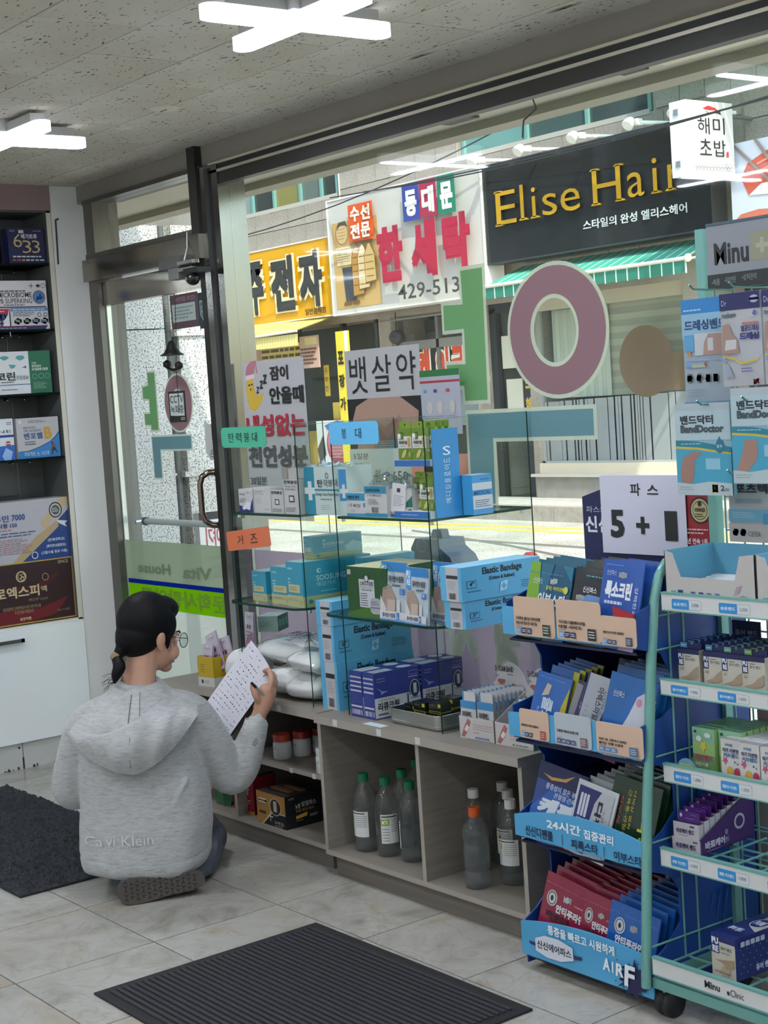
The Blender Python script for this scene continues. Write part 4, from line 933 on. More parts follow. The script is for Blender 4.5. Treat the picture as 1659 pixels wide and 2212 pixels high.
shelf_box('vitamin_b_box', 'grey and blue vitamin box with a big gold letter B and a runner', 2.812, 1.324, .196, .173, .08, '#b9b6b8',
    {'F': [('p',[(0,0),(1,0),(1,.64),(.9,.5),(.75,.38),(.5,.27),(.25,.19),(0,.18)],'#2f7fc0'),('p',[(0,.18),(.25,.19),(.5,.27),(.75,.38),(.9,.5),(1,.64),(1,.61),(.9,.475),(.75,.36),(.5,.255),(.25,.175),(0,.17)],'#2c3558'),('rr',.06,.88,.12,.94,'#e2e2e4'),('l',.28,.87,.78,.94,2,'#6a6a72'),('t',.16,.73,.45,.79,'활성비타민을 함유한','#4a4b55'),('t',.16,.65,.58,.715,'고함량 기능성 활성비타민','#33406e'),
     ('t',.16,.47,.60,.63,'벤포벨','#2a4a8c',{'b':.02}),('t',.645,.46,.82,.76,'B','#c9962f',{'b':.03}),('l',.17,.32,.44,.43,2,'#5a5a64'),('t',.14,.05,.72,.16,'피로개선, 눈, 뇌신경','#dbe8f2'),('e',.82,.35,.022,.025,'#2b1d18'),('p',[(.80,.33),(.86,.33),(.87,.24),(.80,.22)],'#8c4a36'),('p',[(.80,.23),(.87,.24),(.90,.17),(.93,.10),(.91,.10),(.86,.17),(.82,.13),(.80,.05),(.78,.05),(.79,.14)],'#2b2c38'),('p',[(.86,.31),(.92,.27),(.90,.25),(.86,.28)],'#8c4a36')]})
shelf_box('blue_capsule_box', 'white and deep blue box beside the grey vitamin box, cut by the frame', 2.60, 1.324, .197, .176, .08, '#d6d8dc',
    {'F': [('r',0,.55,1,.61,'#2d3f86'),('p',[(0,0),(1,0),(1,.36),(.6,.34),(.3,.2),(0,.1)],'#2f62b0'),('e',.86,.40,.06,.06,'#a33a48'),('r',.80,.39,.92,.41,'#e6e6e6'),('p',[(.7,.1),(.8,.3),(.95,.2),(.9,.0),(.75,.0)],'#8fb6e0'),('t',.55,.66,.95,.73,'INE','#33405e'),('l',.85,.84,.97,.92,2,'#5b6070')]})
pack('black_carton', 'black carton whose top shows behind the grey and navy supplement carton', 'box', (-6.355,2.60,.613), .262, .075, .548, 90, '#14161c')
shelf_box('supplement_box', 'grey and navy supplement carton with gold ribbon and medal', 2.585, .883, .437, .262, .13, '#b3afb4',
    {'F': [('p',[(.40,0),(1,0),(1,.80),(.9,.66),(.7,.32)],'#23407c'),('p',[(.37,.0),(.47,0),(.88,.52),(.88,.64),(.62,.38)],'#b39a72'),('p',[(.69,.62),(.92,1),(1,1),(1,.92),(.80,.62),(.74,.48),(.70,.56)],'#c2ab84'),('e',.86,.80,.070,.13,'#1d2030'),('e',.86,.80,.058,.108,'#c9c6bc'),('e',.86,.80,.046,.084,'#55545a'),('l',.825,.76,.895,.84,3,'#c9c6bc'),('p',[(.86,.63),(.98,.60),(.95,.56),(.97,.50),(.89,.57)],'#d3d1cc'),
     ('t',.12,.68,.36,.79,'알부민','#2a4a8c',{'b':.02}),('t',.39,.69,.53,.79,'7000','#2a4a8c',{'b':.02}),('t',.14,.58,.44,.66,'효모사형 150','#2a3a6c',{'b':.02}),('l',.14,.53,.46,.56,1,'#b0645c'),('l',.16,.42,.72,.51,2,'#4a5a8c',.35),('l',.16,.14,.58,.40,8,'#a0686c',.3),
     ('t',.75,.28,.93,.34,'(연세대학교)','#cfd6e4',{'b':.02}),('t',.73,.18,.94,.24,'(특허조성물함유)','#cfd6e4',{'b':.02}),('t',.67,.08,.95,.14,'(고흡수율 원료 사용)','#cfd6e4',{'b':.02}),('ring',.60,.09,.035,.06,.008,'#cfd6e4')]}, cols={'T':'#c2bec2'})
shelf_box('tonic_box', 'dark maroon tonic gift box with gold edge and gold lettering', 2.585, .617, .436, .266, .14, '#b89a4a',
    {'F': [('r',.012,.02,.988,.98,'#33191d'),('p',[(.012,.02),(.5,.02),(.78,.10),(.93,.36),(.6,.22),(.3,.25),(.012,.2)],'#6d1520'),('p',[(.3,.5),(.6,.52),(.8,.66),(.86,.8),(.6,.62),(.3,.60)],'#4a171d'),('ring',.44,.77,.055,.09,.012,'#c9b184'),('ring',.425,.77,.022,.04,.006,'#c9b184'),('ring',.46,.785,.02,.035,.006,'#c9b184'),('ring',.45,.74,.02,.035,.006,'#c9b184'),('ring',.695,.72,.035,.06,.005,'#c9b184'),
     ('t',.03,.43,.62,.62,'프로엑스피','#cdb78c',{'b':.025}),('t',.635,.48,.70,.58,'액','#cdb78c',{'b':.02}),('t',.50,.34,.70,.40,'PROXP Liquid','#96806a'),('t',.22,.24,.62,.30,'초유추출액이 인체면역에 우수한 프리기억스를','#b39c74'),('t',.34,.17,.54,.23,'우수한 원료 처방입니다','#b39c74'),('t',.39,.06,.51,.11,'일양약품','#cdb78c',{'b':.03}),('t',.84,.91,.95,.96,'SINCE','#cdb78c'),('t',.79,.13,.93,.17,'20ml × 60포','#96806a')]})

# ================================================================== counters under the window
WG = wood_mat('ash_laminate', '#7d766c', '#8a8379'); WD = wood_mat('dark_laminate', '#655f57', '#736c63'); WE = M('#9d968b', .5, noise=.04, scale=12)
TAGW = M('#c9c9c6', .5)
def counter(name, label, x0, x1, y0, div, mid):
    W = x1-x0; D = 3.14-y0
    t = thing(name, label, 'counter', (x0, y0, 0))
    b = MB(); b.box(0,-.012,.490, W,D,.515, WG, F=WE); b.build('top_board', t, bevel=.002)
    b = MB(); b.box(0,.0,.068, W,D,.084, WG, F=WE); b.build('bottom_board', t)
    b = MB(); b.box(.02,.025,0, W-.02,.045,.068, WD); b.box(.02,D-.03,0, W-.02,D-.01,.068, WD); b.build('plinth', t)
    for x in [0, W-.016]+div:
        b = MB(); b.box(x,0,.084, x+.016,D,.490, WG, F=WE); b.build('upright', t)
    b = MB(); b.box(0,D-.008,.084, W,D,.490, WD); b.build('back_board', t)
    for a0, a1, z in mid:
        b = MB(); b.box(a0,.015,z-.016, a1,D-.01,z, WG, F=WE); b.build('shelf_board', t)
    return t
cl = counter('low_counter', 'grey wood shelf counter on the left with open shelves behind the person', -4.985, -3.985, 2.742, [.445], [(.016,.445,.303), (.461,.984,.303)])
cr = counter('low_counter', 'grey wood shelf counter on the right holding big clear bottles', -3.972, -3.03, 2.718, [.489], [])
def front_tag(parent, x, z, s=.022):
    b = MB(); b.box(x,-.0142 if z > .4 else .0135,z, x+s,-.0125 if z > .4 else .0148,z+s*.9, TAGW); b.build('edge_tag', parent)
for x, z in ((.77,.494),): front_tag(cl, x, z)
for x, z in ((.78,.285), (.91,.285)): front_tag(cl, x, z, .018)
for x in (.105, .327, .51): front_tag(cr, x, .494)
b = MB(); b.box(.24,.0,.5152, .33,.03,.5158, '#c7d3d6'); b.build('edge_tag', cr)
b = MB(); b.box(.478,.17,.21, .489,.182,.236, M('#b9b4aa', .5)); b.build('shelf_peg', cr)

# bottles -------------------------------------------------------------
CLR = film('clear_plastic', '#e6eae9', .94, gloss=1.0); LIQ = film('liquid', '#d5dbdc', .90)
def bottle_body(kind):
    if kind == 'dent': return [(.028,0),(.036,.004),(.038,.012),(.038,.045),(.035,.050),(.035,.056),(.038,.062),(.038,.125),(.035,.131),(.038,.140),(.038,.165),(.034,.178),(.022,.192),(.015,.200),(.015,.212)]
    return [(.027,0),(.035,.003),(.037,.012),(.037,.150),(.036,.165),(.030,.185),(.020,.203),(.0145,.212),(.0145,.224)]
def bottle(label, x, y, cap, lab, level, group, kind='plain', rz=0, z=.084):
    t = thing('solution_bottle', label, 'bottle', (x, y, z), rz, group)
    P = bottle_body(kind); H = P[-1][1]
    b = MB(); b.lathe(P, CLR, n=28); b.build('body', t)
    b = MB(); Q = [(max(r-.0015,.001), max(zz,.002)) for r, zz in P if zz <= level]; Q.append((Q[-1][0], level)); b.lathe(Q, LIQ, n=24); b.build('liquid', t)
    b = MB(); n = 40; vs = []; r0 = .0165
    for zz, rr in ((H-.006, r0), (H+.020, r0*.97)):
        for k in range(n):
            a = 2*PI*k/n; q = rr*(1.0 if k % 2 else .955); vs.append((q*math.cos(a), q*math.sin(a), zz))
    b.add(vs, [(k, (k+1) % n, n+(k+1) % n, n+k) for k in range(n)], M(cap, .45)); b.add(vs[n:], [list(range(n))], M(cap, .45)); b.build('cap', t)
    if lab:
        a0, a1, z0, z1, col, txt = lab
        b = MB()
        def wrap(u0, u1, v0, v1, c, rr):
            def f(u, v):
                a = R(a0+(a1-a0)*(u0+(u1-u0)*u)); return (rr*math.cos(a), rr*math.sin(a), z0+(z1-z0)*(v0+(v1-v0)*v))
            b.grid(f, 12, 1, c, smooth=True)
        wrap(0,1,0,1, M('#d2d3cf', .5), .0376); wrap(.02,.48,.62,.84, M(col, .5), .0379)
        for k in range(5): wrap(.05,.45,.08+.1*k,.11+.1*k, M('#8b8d8c', .5), .0379)
        for k in range(6): wrap(.56,.95,.40+.08*k,.425+.08*k, M('#8b8d8c', .5), .0379)
        wrap(.05,.9,.90,.95, M('#4a4c4c', .5), .0379)
        gl, fs, _ = glyphs(txt, .016); pts = []
        for p, q in gl:
            a = R(a0+(a1-a0)*(.08+.34*p)); rr = .0382; pts.append((rr*math.cos(a), rr*math.sin(a), z0+(z1-z0)*(.66+.14*q)))
        b.add(pts, fs, M('#eef0e4', .5)); b.build('label', t)
    return t
GRN = '#0f6b42'; LG = (-170,-25,.045,.125,'#7fa524','MTK')
g1 = 'green capped solution bottles'
bottle('green capped clear bottle with wide green and white label, nearest the left upright', -3.86, 2.800, GRN, (-175,-25,.05,.13,'#7fa524','MTK'), .095, g1)
bottle('green capped clear bottle, middle one of the front row, narrow label at its side', -3.765, 2.812, GRN, (-70,20,.045,.135,'#7fa524','MTK'), .10, g1)
bottle('green capped clear bottle in front row with torn white label, beside the middle divider', -3.665, 2.828, GRN, (-160,-105,.04,.125,'#d2d3cf','9'), .10, g1)
bottle('green capped clear bottle behind the middle green capped one', -3.80, 2.905, GRN, None, .11, g1)
bottle('green capped clear bottle behind the torn label one by the divider', -3.70, 2.925, GRN, None, .11, g1)
bottle('green capped clear bottle deepest in the dark corner of the left bay', -3.87, 3.02, GRN, None, .11, g1)
WCP = '#c9c8c4'; g2 = 'white capped solution bottles'
bottle('white capped clear bottle with yellow label in front, beside the right end panel', -3.268, 2.880, WCP, (-165,-15,.06,.135,'#b9a922','ETS'), .055, g2)
bottle('white capped unlabelled bottle directly behind the orange capped one', -3.44, 2.890, WCP, None, .15, g2)
bottle('white capped bottle with yellow label partly hidden behind the front labelled one', -3.35, 2.945, WCP, (-175,-30,.06,.135,'#b9a922','ETS'), .08, g2)
bottle('white capped bottle in the second row between the others', -3.43, 2.995, WCP, None, .10, g2)
bottle('white capped bottle deepest at the back right of the right bay', -3.36, 3.07, WCP, None, .10, g2)
bottle('orange capped clear ribbed bottle without label in the right bay', -3.322, 2.790, '#cf5a22', None, .135, None, kind='dent')
# jars on the left shelf
def jar(label, x, y, cap='#b8402a'):
    t = thing('pill_jar', label, 'jar', (x, y, .303), 0, 'white pill jars')
    b = MB(); b.lathe([(.028,0),(.031,.003),(.031,.052),(.028,.058),(.024,.060)], M('#cfd0ce', .35), n=24); b.build('body', t)
    b = MB(); b.lathe([(.029,.060),(.0295,.080),(.027,.083)], M(cap, .4), n=24); b.build('cap', t)
    b = MB()
    for a0, zz, dz, da in ((-150,.035,.008,8), (-138,.030,.014,3), (-130,.030,.014,3), (-120,.032,.004,16), (-85,.035,.008,5)):
        b.grid(lambda u, v: (.0313*math.cos(R(a0+da*u)), .0313*math.sin(R(a0+da*u)), zz+dz*v), 3, 1, M('#4c4d50', .5))
    b.build('label_print', t)
    return t
jar('white pill jar with orange red cap, nearest one on the middle shelf', -4.33, 2.815)
jar('white pill jar with red cap, middle of the three on the shelf', -4.315, 2.885, '#a8332e')
jar('white pill jar with red cap, farthest back of the three on the shelf', -4.30, 2.955, '#8f2c33')
t = jar('white capsule bottle half hidden at the right end of the middle shelf', -4.045, 2.79, '#c9cac8')
# boxes on the bottom board of the left counter
t = pack('heat_pack_box', 'open gold and black display box of heat packs on the bottom shelf', 'box', (-4.415,2.752,.084), .172, .145, .110, 0, '#14171b',
    {'F': [('p',[(0,.02),(0,1),(1,1),(1,.42),(.55,.42),(.2,0)],'#a87a35'),('p',[(.2,0),(.55,.42),(1,.42),(1,.45),(.53,.45),(.15,0)],'#cfc8b4'),('e',.66,.62,.20,.27,'#cdc6b0'),('e',.66,.62,.18,.245,'#2c231a'),('r',.60,.47,.71,.80,'#b9b2a6'),('rr',.06,.66,.38,.80,'#e0d8c4'),('l',.09,.69,.35,.77,1,'#8c6a30'),('r',.08,.32,.32,.41,'#3a331c'),('t',.62,.10,.92,.20,'5매입','#cfcbb8'),('l',.62,.03,.94,.08,1,'#b9b5a6'),('x',.48,.3,.3,'#d8cfae',{'th':.12})],
     'R': [('t',.10,.88,.26,.94,'노안안','#cfcfcf'),('t',.28,.58,.42,.72,'노란','#d6d6d2',{'b':.02}),('t',.45,.60,.86,.76,'발열파스',"#a9a9a6",{'b':.02}),('t',.28,.46,.78,.55,'온열 찜질 패치','#b79a52'),('p',[(.28,.26),(.28,.36),(.60,.42),(.58,.30)],'#c79a3a'),('l',.28,.18,.5,.24,1,'#9a7a34'),('l',.66,.25,.92,.34,2,'#b4b4b0')]})
b = MB(); b.box(.003,.003,.1101, .169,.142,.1112, M('#2a2118', .7)); b.box(.03,.04,.111, .14,.06,.117, M('#6e4a2c', .7)); b.box(.05,.08,.111, .15,.10,.116, M('#5f4027', .7)); b.build('heat_packs', t)
pack('red_pet_box', 'red glossy pack standing on the bottom shelf beside the heat pack box', 'box', (-4.60,2.775,.084), .112, .10, .130, 6, '#8f1f30', {'F':[('t',.15,.5,.8,.75,'구강', '#d9cfd0',{'b':.03}),('l',.1,.25,.9,.4,2,'#d0a0a6'),('e',.75,.82,.12,.1,'#d8d3cf'),('r',0,0,1,.08,'#b5813a')]}, cols={'T':'#2a2326'})
t = thing('green_net_pack', 'dark green leafy pack at the left end of the bottom shelf', 'pack', (-4.74,2.80,.084))
b = MB(); b.grid(lambda u, v: (.10*u, .02*math.sin(u*7)*v-.015, .10*v+.01*math.sin(9*u)), 10, 8, M('#1e5a34', .5, noise=.4, scale=60)); b.grid(lambda u, v: (.10*u, .02*math.sin(u*7)*v+.03, .10*v+.01*math.sin(9*u)), 10, 8, M('#1e5a34', .5, noise=.4, scale=60)); b.build('bag', t)

# ------------------------------------------------------------------ two glass display stands
def stand(label, xl, xr, shelves):
    t = thing('glass_stand', label, 'glass stand', (xl, 2.775, .515))
    for x in (xl, xr):
        b = MB(); b.box(x-xl-.003,0,0, x-xl+.003,.40,.905, SHELFGLASS); 
        e = b.build('side_pane', t)
        b = MB(); b.box(x-xl-.002,-.0006,0, x-xl+.002,.0006,.905, EDGE); b.box(x-xl-.002,.3994,0, x-xl+.002,.4006,.905, EDGE); b.box(x-xl-.0033,0,.9044, x-xl+.0033,.40,.9056, film('glass_edge_pale', '#a9c6bb', .4)); b.build('pane_edge', t)
    for z, over, rl, rr in shelves:
        b = MB(); W = xr-xl; pts = []
        def arc(cx, cy, r, a0, a1):
            return [(cx+r*math.cos(R(a0+(a1-a0)*i/8)), cy+r*math.sin(R(a0+(a1-a0)*i/8))) for i in range(9)]
        x0, x1, y0, y1 = -rl, W+rr, -over, .40
        q = .06 if over > .02 else .004
        pts = arc(x0+q, y0+q, q, 180, 270)+arc(x1-q, y0+q, q, 270, 360)+[(x1,y1),(x0,y1)]
        b.prism(pts, (0,0,z), (1,0,0), (0,1,0), (0,0,1), -.008, 0, SHELFGLASS, side=film('shelf_edge', '#35584d', .15)); b.build('glass_shelf', t)
        for x in (.012, W-.012):
            for y in (.02, .37):
                b = MB(); b.tube([(x,y,z-.018),(x,y,z-.0085)], .006, CHROME, 8); b.build('shelf_clip', t)
    return t
stand('glass display stand on the left counter holding gauze and bandage cartons', -4.475, -4.068, [(.620,.0,-.004,-.004), (.320,.025,.045,.0)])
stand('glass display stand on the right counter holding dressing packs and bandage cartons', -3.874, -3.422, [(.620,.0,-.004,-.004), (.328,.075,.02,.10)])
def tagcard(label, x0, z0, w, h, col, txt, tilt, sp, q=.12):
    t = thing('shelf_tag', label, 'tag', (x0, 2.767, z0), 0, 'handwritten shelf tags', ry=-tilt)
    b = MB(); a = Art(b, (0,0,0), (1,0,0), (0,0,1), (0,-1,0), w, h, base=0)
    a.rr(0,0,1,1,M(col,.3,coat=.3),q)
    vs = [v for v in b.v]; n = len(vs); b.add([(x, .0012, z) for x, y, z in vs], [list(range(n))[::-1]], M(col, .3)); b.build('card', t)
    b = MB(); a = Art(b, (0,0,0), (1,0,0), (0,0,1), (0,-1,0), w, h, base=.0008)
    for i, ch in enumerate(txt): a.t(sp[i][0],.26,sp[i][1],.72,ch,'#1c1d1f')
    b.build('handwriting', t)
tagcard('teal green handwritten tag on the left glass stand', -4.495, 1.354, .275, .068, '#3fae8c', '탄력붕대', 0, [(.17,.29),(.34,.46),(.52,.64),(.70,.81)], .25)
tagcard('sky blue handwritten tag on the right glass stand', -3.868, 1.355, .247, .068, '#58b4e4', '붕대', 0, [(.26,.36),(.54,.66)], .2)
tagcard('orange brown handwritten tag tilted on the left glass stand', -4.503, 1.002, .268, .066, '#d0693c', '거즈', 6, [(.25,.38),(.56,.72)], .12)

# ---- posters and papers hung on the window
def sheet(name, label, cat, x0, y, z0, w, h, col, rz=0, ry=0):
    t = thing(name, label, cat, (x0, y, z0), rz, None, 0, ry)
    b = MB(); b.box(0,0,0, w,.0012,h, M(col, .6)); b.build('paper', t)
    m = MB(); return t, m, Art(m, (0,0,0), (1,0,0), (0,0,1), (0,-1,0), w, h)
t, m, a = sheet('sleep_poster', 'tall grey poster with a sleeping moon in a pink nightcap', 'poster', -4.985, 3.18, 1.06, .41, .592, '#aeaeb0')
V = lambda z: (z-1.06)/.592
U = lambda x: (x+4.985)/.41
mo = [(.09,V(1.60)),(.055,V(1.55)),(.06,V(1.51)),(.10,V(1.475)),(.18,V(1.466)),(.28,V(1.49)),(.34,V(1.525)),(.345,V(1.535)),(.27,V(1.522)),(.21,V(1.535)),(.185,V(1.565)),(.18,V(1.60))]
a.p(mo,'#c9a83e'); a.p([(.06,V(1.60)),(.21,V(1.605)),(.21,V(1.59)),(.06,V(1.583))],'#d8c3c6'); a.p([(.06,V(1.602)),(.20,V(1.606)),(.235,V(1.64)),(.245,V(1.607)),(.265,V(1.607)),(.25,V(1.655)),(.16,V(1.652)),(.09,V(1.635))],'#b0707c')
a.e(.115,V(1.565),.018,.006,'#4a3d20'); a.e(.16,V(1.567),.018,.006,'#4a3d20'); a.e(.135,V(1.549),.01,.008,'#4a3d20')
for i, (x, z, s_) in enumerate(((.225,1.532,.9),(.285,1.548,1.1),(.345,1.565,1.25))): a.t(x,V(z),x+.06*s_,V(z+.028*s_),'z','#232325',b=.02,shear=.2)
a.t(.47,V(1.575),.76,V(1.628),'잠이','#202123',b=.03); a.t(.44,V(1.488),.98,V(1.552),'안올때','#202123',b=.03)
a.t(.03,V(1.37),.98,V(1.452),'내성없는','#a82436',b=.035); a.t(.03,V(1.255),.98,V(1.338),'천연성분','#4b4a4a',b=.035); a.t(.04,V(1.19),.30,V(1.222),'30일분','#2c2d2e',b=.01)
m.build('lettering', t)
t, m, a = sheet('belly_poster', 'grey poster with brush lettering above a photo of a bare midriff in jeans', 'poster', -4.325, 3.18, 1.312, .408, .342, '#adadae')
a.r(0,0,1,.515,'#15161a'); a.p([(.06,.30),(.12,.44),(.30,.515),(.72,.515),(.95,.37),(.93,.20),(.80,.10),(.80,.0),(.1,.0),(.12,.12)],'#a58474'); a.p([(.38,.30),(.50,.22),(.70,.34),(.80,.15),(.75,0),(.32,0),(.36,.16)],'#94705f'); a.p([(.40,.25),(.52,.12),(.62,.20),(.6,.1),(.5,.03),(.42,.12)],'#836253')
a.p([(.38,0),(.40,.09),(.5,.03),(.60,.12),(.66,.1),(.72,0)],'#5f6d70'); a.l(.40,.01,.68,.1,4,'#8fa0a0',.3); a.p([(.72,0),(.8,.15),(1,.22),(1,0)],'#54606f')
a.t(.06,.565,.30,.93,'뱃','#1a1a1c',b=.0); a.t(.37,.575,.63,.93,'살','#1a1a1c',b=.0); a.t(.70,.575,.95,.94,'약','#1a1a1c',b=.0)
m.build('lettering', t)
t, m, a = sheet('price_paper', 'white handwritten price paper behind the bandage boxes', 'paper', -4.31, 3.165, 1.14, .33, .178, '#c4c7c0')
a.t(.06,.80,.32,.92,'5일분','#2b2c2c'); a.t(.41,.37,.50,.60,'원','#2b2c2c',b=-.01); a.t(.70,.40,.95,.57,'650','#2b2c2c',b=-.01); a.p([(.56,.46),(.65,.52),(.66,.49)],'#8c3a46')
m.build('handwriting', t)
t, m, a = sheet('product_leaflet', 'pale leaflet with green top band and red stripe behind the blister packs', 'leaflet', -3.885, 3.15, 1.36, .195, .205, '#a3a5b0')
a.r(0,.90,1,1,'#236b38'); a.r(0,.80,1,.835,'#9c2f3c'); 
for i, (x, c) in enumerate(((.08,'#4f97b4'),(.34,'#4b3a70'),(.66,'#b03a50'))): a.r(x,.65,x+.08,.70,c); a.e(x+.14,.42,.07,.10,'#b7b3a8'); a.l(x,.24,x+.26,.3,2,'#8a8c96',.3)
m.build('print', t)
# lower window foil with mirrored letters
t = struct(MB().box(-5.0,3.188,.53, -3.0,3.1925,.940, film('mauve_foil', '#cfc0cb', .35)).build('window_film'))
m = MB(); a = Art(m, (-5.0,3.188,.53), (1,0,0), (0,0,1), (0,-1,0), 2.0, .41, eps=.0003, base=.0006)
for x0, x1, ch in ((.045,.075,'S'), (.36,.44,'학'), (.555,.64,'사'), (.67,.74,'랑'), (.78,.86,'약')): a.t(x0,.10 if ch != 'S' else .5,x1,.86,ch,film('letter_grey', '#e6e9da', .0),b=.05,mirror=True)
m.build('film_lettering', t)

# ------------------------------------------------------------------ goods on the stands
PB = 'printed bandage and dressing cartons'
def box(name, label, A, w, d, h, rz, col, art={}, group=None, cols={}, rx=0): return pack(name, label, 'box', A, w, d, h, rz, col, art, group, cols=cols, rx=rx)
Z1, Z2 = 1.1355, .8355
GW_ = '#b9bab8'
box('knee_band_box', 'small white and navy box with a bandage picture, left end of the upper left shelf', (-4.440,2.785,Z1), .086, .06, .078, 0, GW_, {'F':[('p',[(0,0),(1,0),(1,.62),(.8,.30),(.3,.25),(0,.30)],'#262a62'),('p',[(.3,.25),(.6,.45),(.85,.40),(.75,.1),(.5,.15),(.3,.1),(.2,.2)],'#d5d5da'),('t',.08,.72,.45,.82,'의약외품','#33364a'),('l',.08,.40,.5,.62,3,'#77788a'),('l',.55,.80,.8,.92,2,'#9a9ab0')]})
box('gauze_box', 'small plain white gauze carton second on the upper left shelf', (-4.350,2.788,Z1), .094, .06, .084, 2, GW_, {'F':[('t',.06,.80,.5,.88,'SOOSUNG','#6d7280'),('t',.06,.70,.6,.77,'소독거즈 멸균','#8a8e96'),('l',.1,.35,.5,.6,4,'#9a9da4',.25),('t',.6,.1,.95,.16,'Disposal','#5b5f66')]})
box('cotton_band_box', 'short open white elastic bandage box with a square emblem on the upper left shelf', (-4.245,2.786,Z1), .075, .05, .078, -3, '#b4b5b4', {'F':[('t',.06,.80,.92,.94,'탄력붕대','#2b2d33',{'b':.03}),('r',.32,.36,.68,.60,'#3a3d44'),('r',.38,.40,.62,.56,'#c2c3c2'),('l',.1,.06,.9,.22,3,'#5a5d64',.4)]}, cols={'T':'#807d74'})
b_ = box('cotton_band_box', 'taller open white elastic bandage box with an emblem beside the teal carton', (-4.165,2.784,Z1), .090, .06, .112, -3, '#b4b5b4', {'F':[('t',.06,.86,.92,.97,'탄력붕대','#2b2d33',{'b':.03}),('t',.12,.76,.86,.82,'Bandage Cotton','#44474e'),('t',.14,.69,.82,.745,'Rubber Elastic','#44474e'),('r',.34,.34,.70,.54,'#3a3d44'),('r',.40,.38,.64,.50,'#c2c3c2'),('l',.1,.06,.9,.2,3,'#5a5d64',.4)]}, cols={'T':'#807d74'})
b = MB(); b.box(-.004,-.001,.112, .03,.003,.15, M('#8d8a82', .6)); b.box(.036,.0,.112, .09,.003,.148, M('#a9a7a0', .6)); b.build('open_flap', b_)
t = box('large_bandage_box', 'big teal and white elastic bandage carton with white cross, half wrapped in film', (-4.060,2.795,Z1), .225, .10, .150, 0, '#b3c4c0',
    {'F': [('r',0,0,.24,1,'#1c7f98'),('x',.125,.5,.40,'#c3ccc9',{'th':.34}),('r',.24,.50,.83,.54,'#2a8696'),('r',.83,.30,1,.95,'#3a86b8'),('x',.93,.5,.28,'#c3ccc9',{'th':.34}),('ring',.55,.82,.04,.06,.012,'#44555c'),
     ('t',.32,.58,.44,.74,'탄','#22282e',{'b':.02}),('t',.47,.58,.56,.74,'력','#22282e'),('t',.58,.59,.68,.74,'붕','#22282e'),('t',.70,.60,.80,.75,'대','#22282e'),('t',.27,.38,.82,.47,'Bandage Cotton Rubber Elastic','#2c3c44',{'b':.01}),('l',.38,.30,.7,.35,1,'#5f7076'),('l',.38,.1,.62,.22,3,'#8fa09e',.3)]})
b = MB(); random.seed(21)
b.grid(lambda u, v: (.225*u, .10*v, .151+.006*math.sin(u*17+v*5)*math.sin(v*9)+.012*(1-abs(2*v-1))*(.4+.6*math.sin(u*7)**2)), 22, 8, thin_glass('shrink_film', '#eef3f2', 1.6)); b.build('film_wrap', t)
# upper shelf, right stand
box('bandage_box', 'small white box with blue band and penned price, left on the upper right shelf', (-3.835,2.79,Z1), .095, .06, .070, 0, '#b7b8b6', {'F':[('r',0,.68,1,1,'#2f87a8'),('r',0,0,1,.12,'#2f87a8'),('r',.90,.4,1,.58,'#2f87a8'),('t',.10,.76,.72,.90,'면붕대 압박','#1d2a34',{'b':.02}),('t',.12,.38,.76,.56,'1개 ₩500','#2a2b30',{'b':-.005}),('l',.25,.16,.5,.3,2,'#7b7c7e',.3)]})
t = box('bandage_box', 'white box with blue top band, barcode and clear bag bulging out of its top', (-3.738,2.788,Z1), .108, .075, .092, 0, '#b4b5b4', {'F':[('r',0,.76,1,1,'#2c7f9c'),('r',0,0,1,.12,'#2c7f9c'),('t',.10,.82,.72,.92,'면붕대 압박용','#1d2a34',{'b':.02}),('t',.14,.66,.76,.75,'1개 ₩560','#2a2b30',{'b':-.005}),('l',.16,.40,.66,.6,4,'#6a6b70',.35),('bar',.32,.14,.62,.32,'#333')]})
def crumple(parent, x0, y0, z0, w, d, h, seed):
    random.seed(seed); ph = [random.uniform(0, 6) for _ in range(6)]
    m = thin_glass('poly_bag', '#e9efee', 2.2); b = MB()
    b.grid(lambda u, v: (x0+w*u+.008*math.sin(9*v+ph[0]), y0+d*v+.006*math.sin(11*u+ph[1]), z0+h*math.sin(PI*min(1,max(0,u)))**.5*math.sin(PI*v)**.5*(.75+.25*math.sin(13*u+ph[2])*math.sin(10*v+ph[3]))), 16, 12, m, smooth=False)
    b.build('clear_bag', parent)
crumple(t, .0, .0, .092, .12, .075, .045, 4)
t = box('dressing_box', 'white and green dressing box lying open with a clear bag and inner sleeve', (-3.632,2.80,Z1), .10, .11, .085, 4, '#b5b6b6', {'F':[('p',[(.55,.35),(1,.75),(1,.35)],'#1f5f52'),('r',0,0,1,.10,'#2c6fa0'),('t',.78,.16,.95,.3,'생','#26282c',{'b':.03}),('ring',.16,.17,.12,.1,.015,'#3a3c40')]})
crumple(t, -.02, .0, .082, .13, .10, .05, 9)
b = MB(); b.box(0,0,0, .06,.004,.085, M('#bdbebe', .5)); a = Art(b, (0,0,0), (1,0,0), (0,0,1), (0,-1,0), .06, .085); a.r(.35,.70,.6,.84,'#33353a'); a.l(.15,.2,.9,.6,6,'#7d8794',.35); b.build('inner_sleeve', t, loc=(.012,-.008,.018), rot=(R(-4),R(6),0))
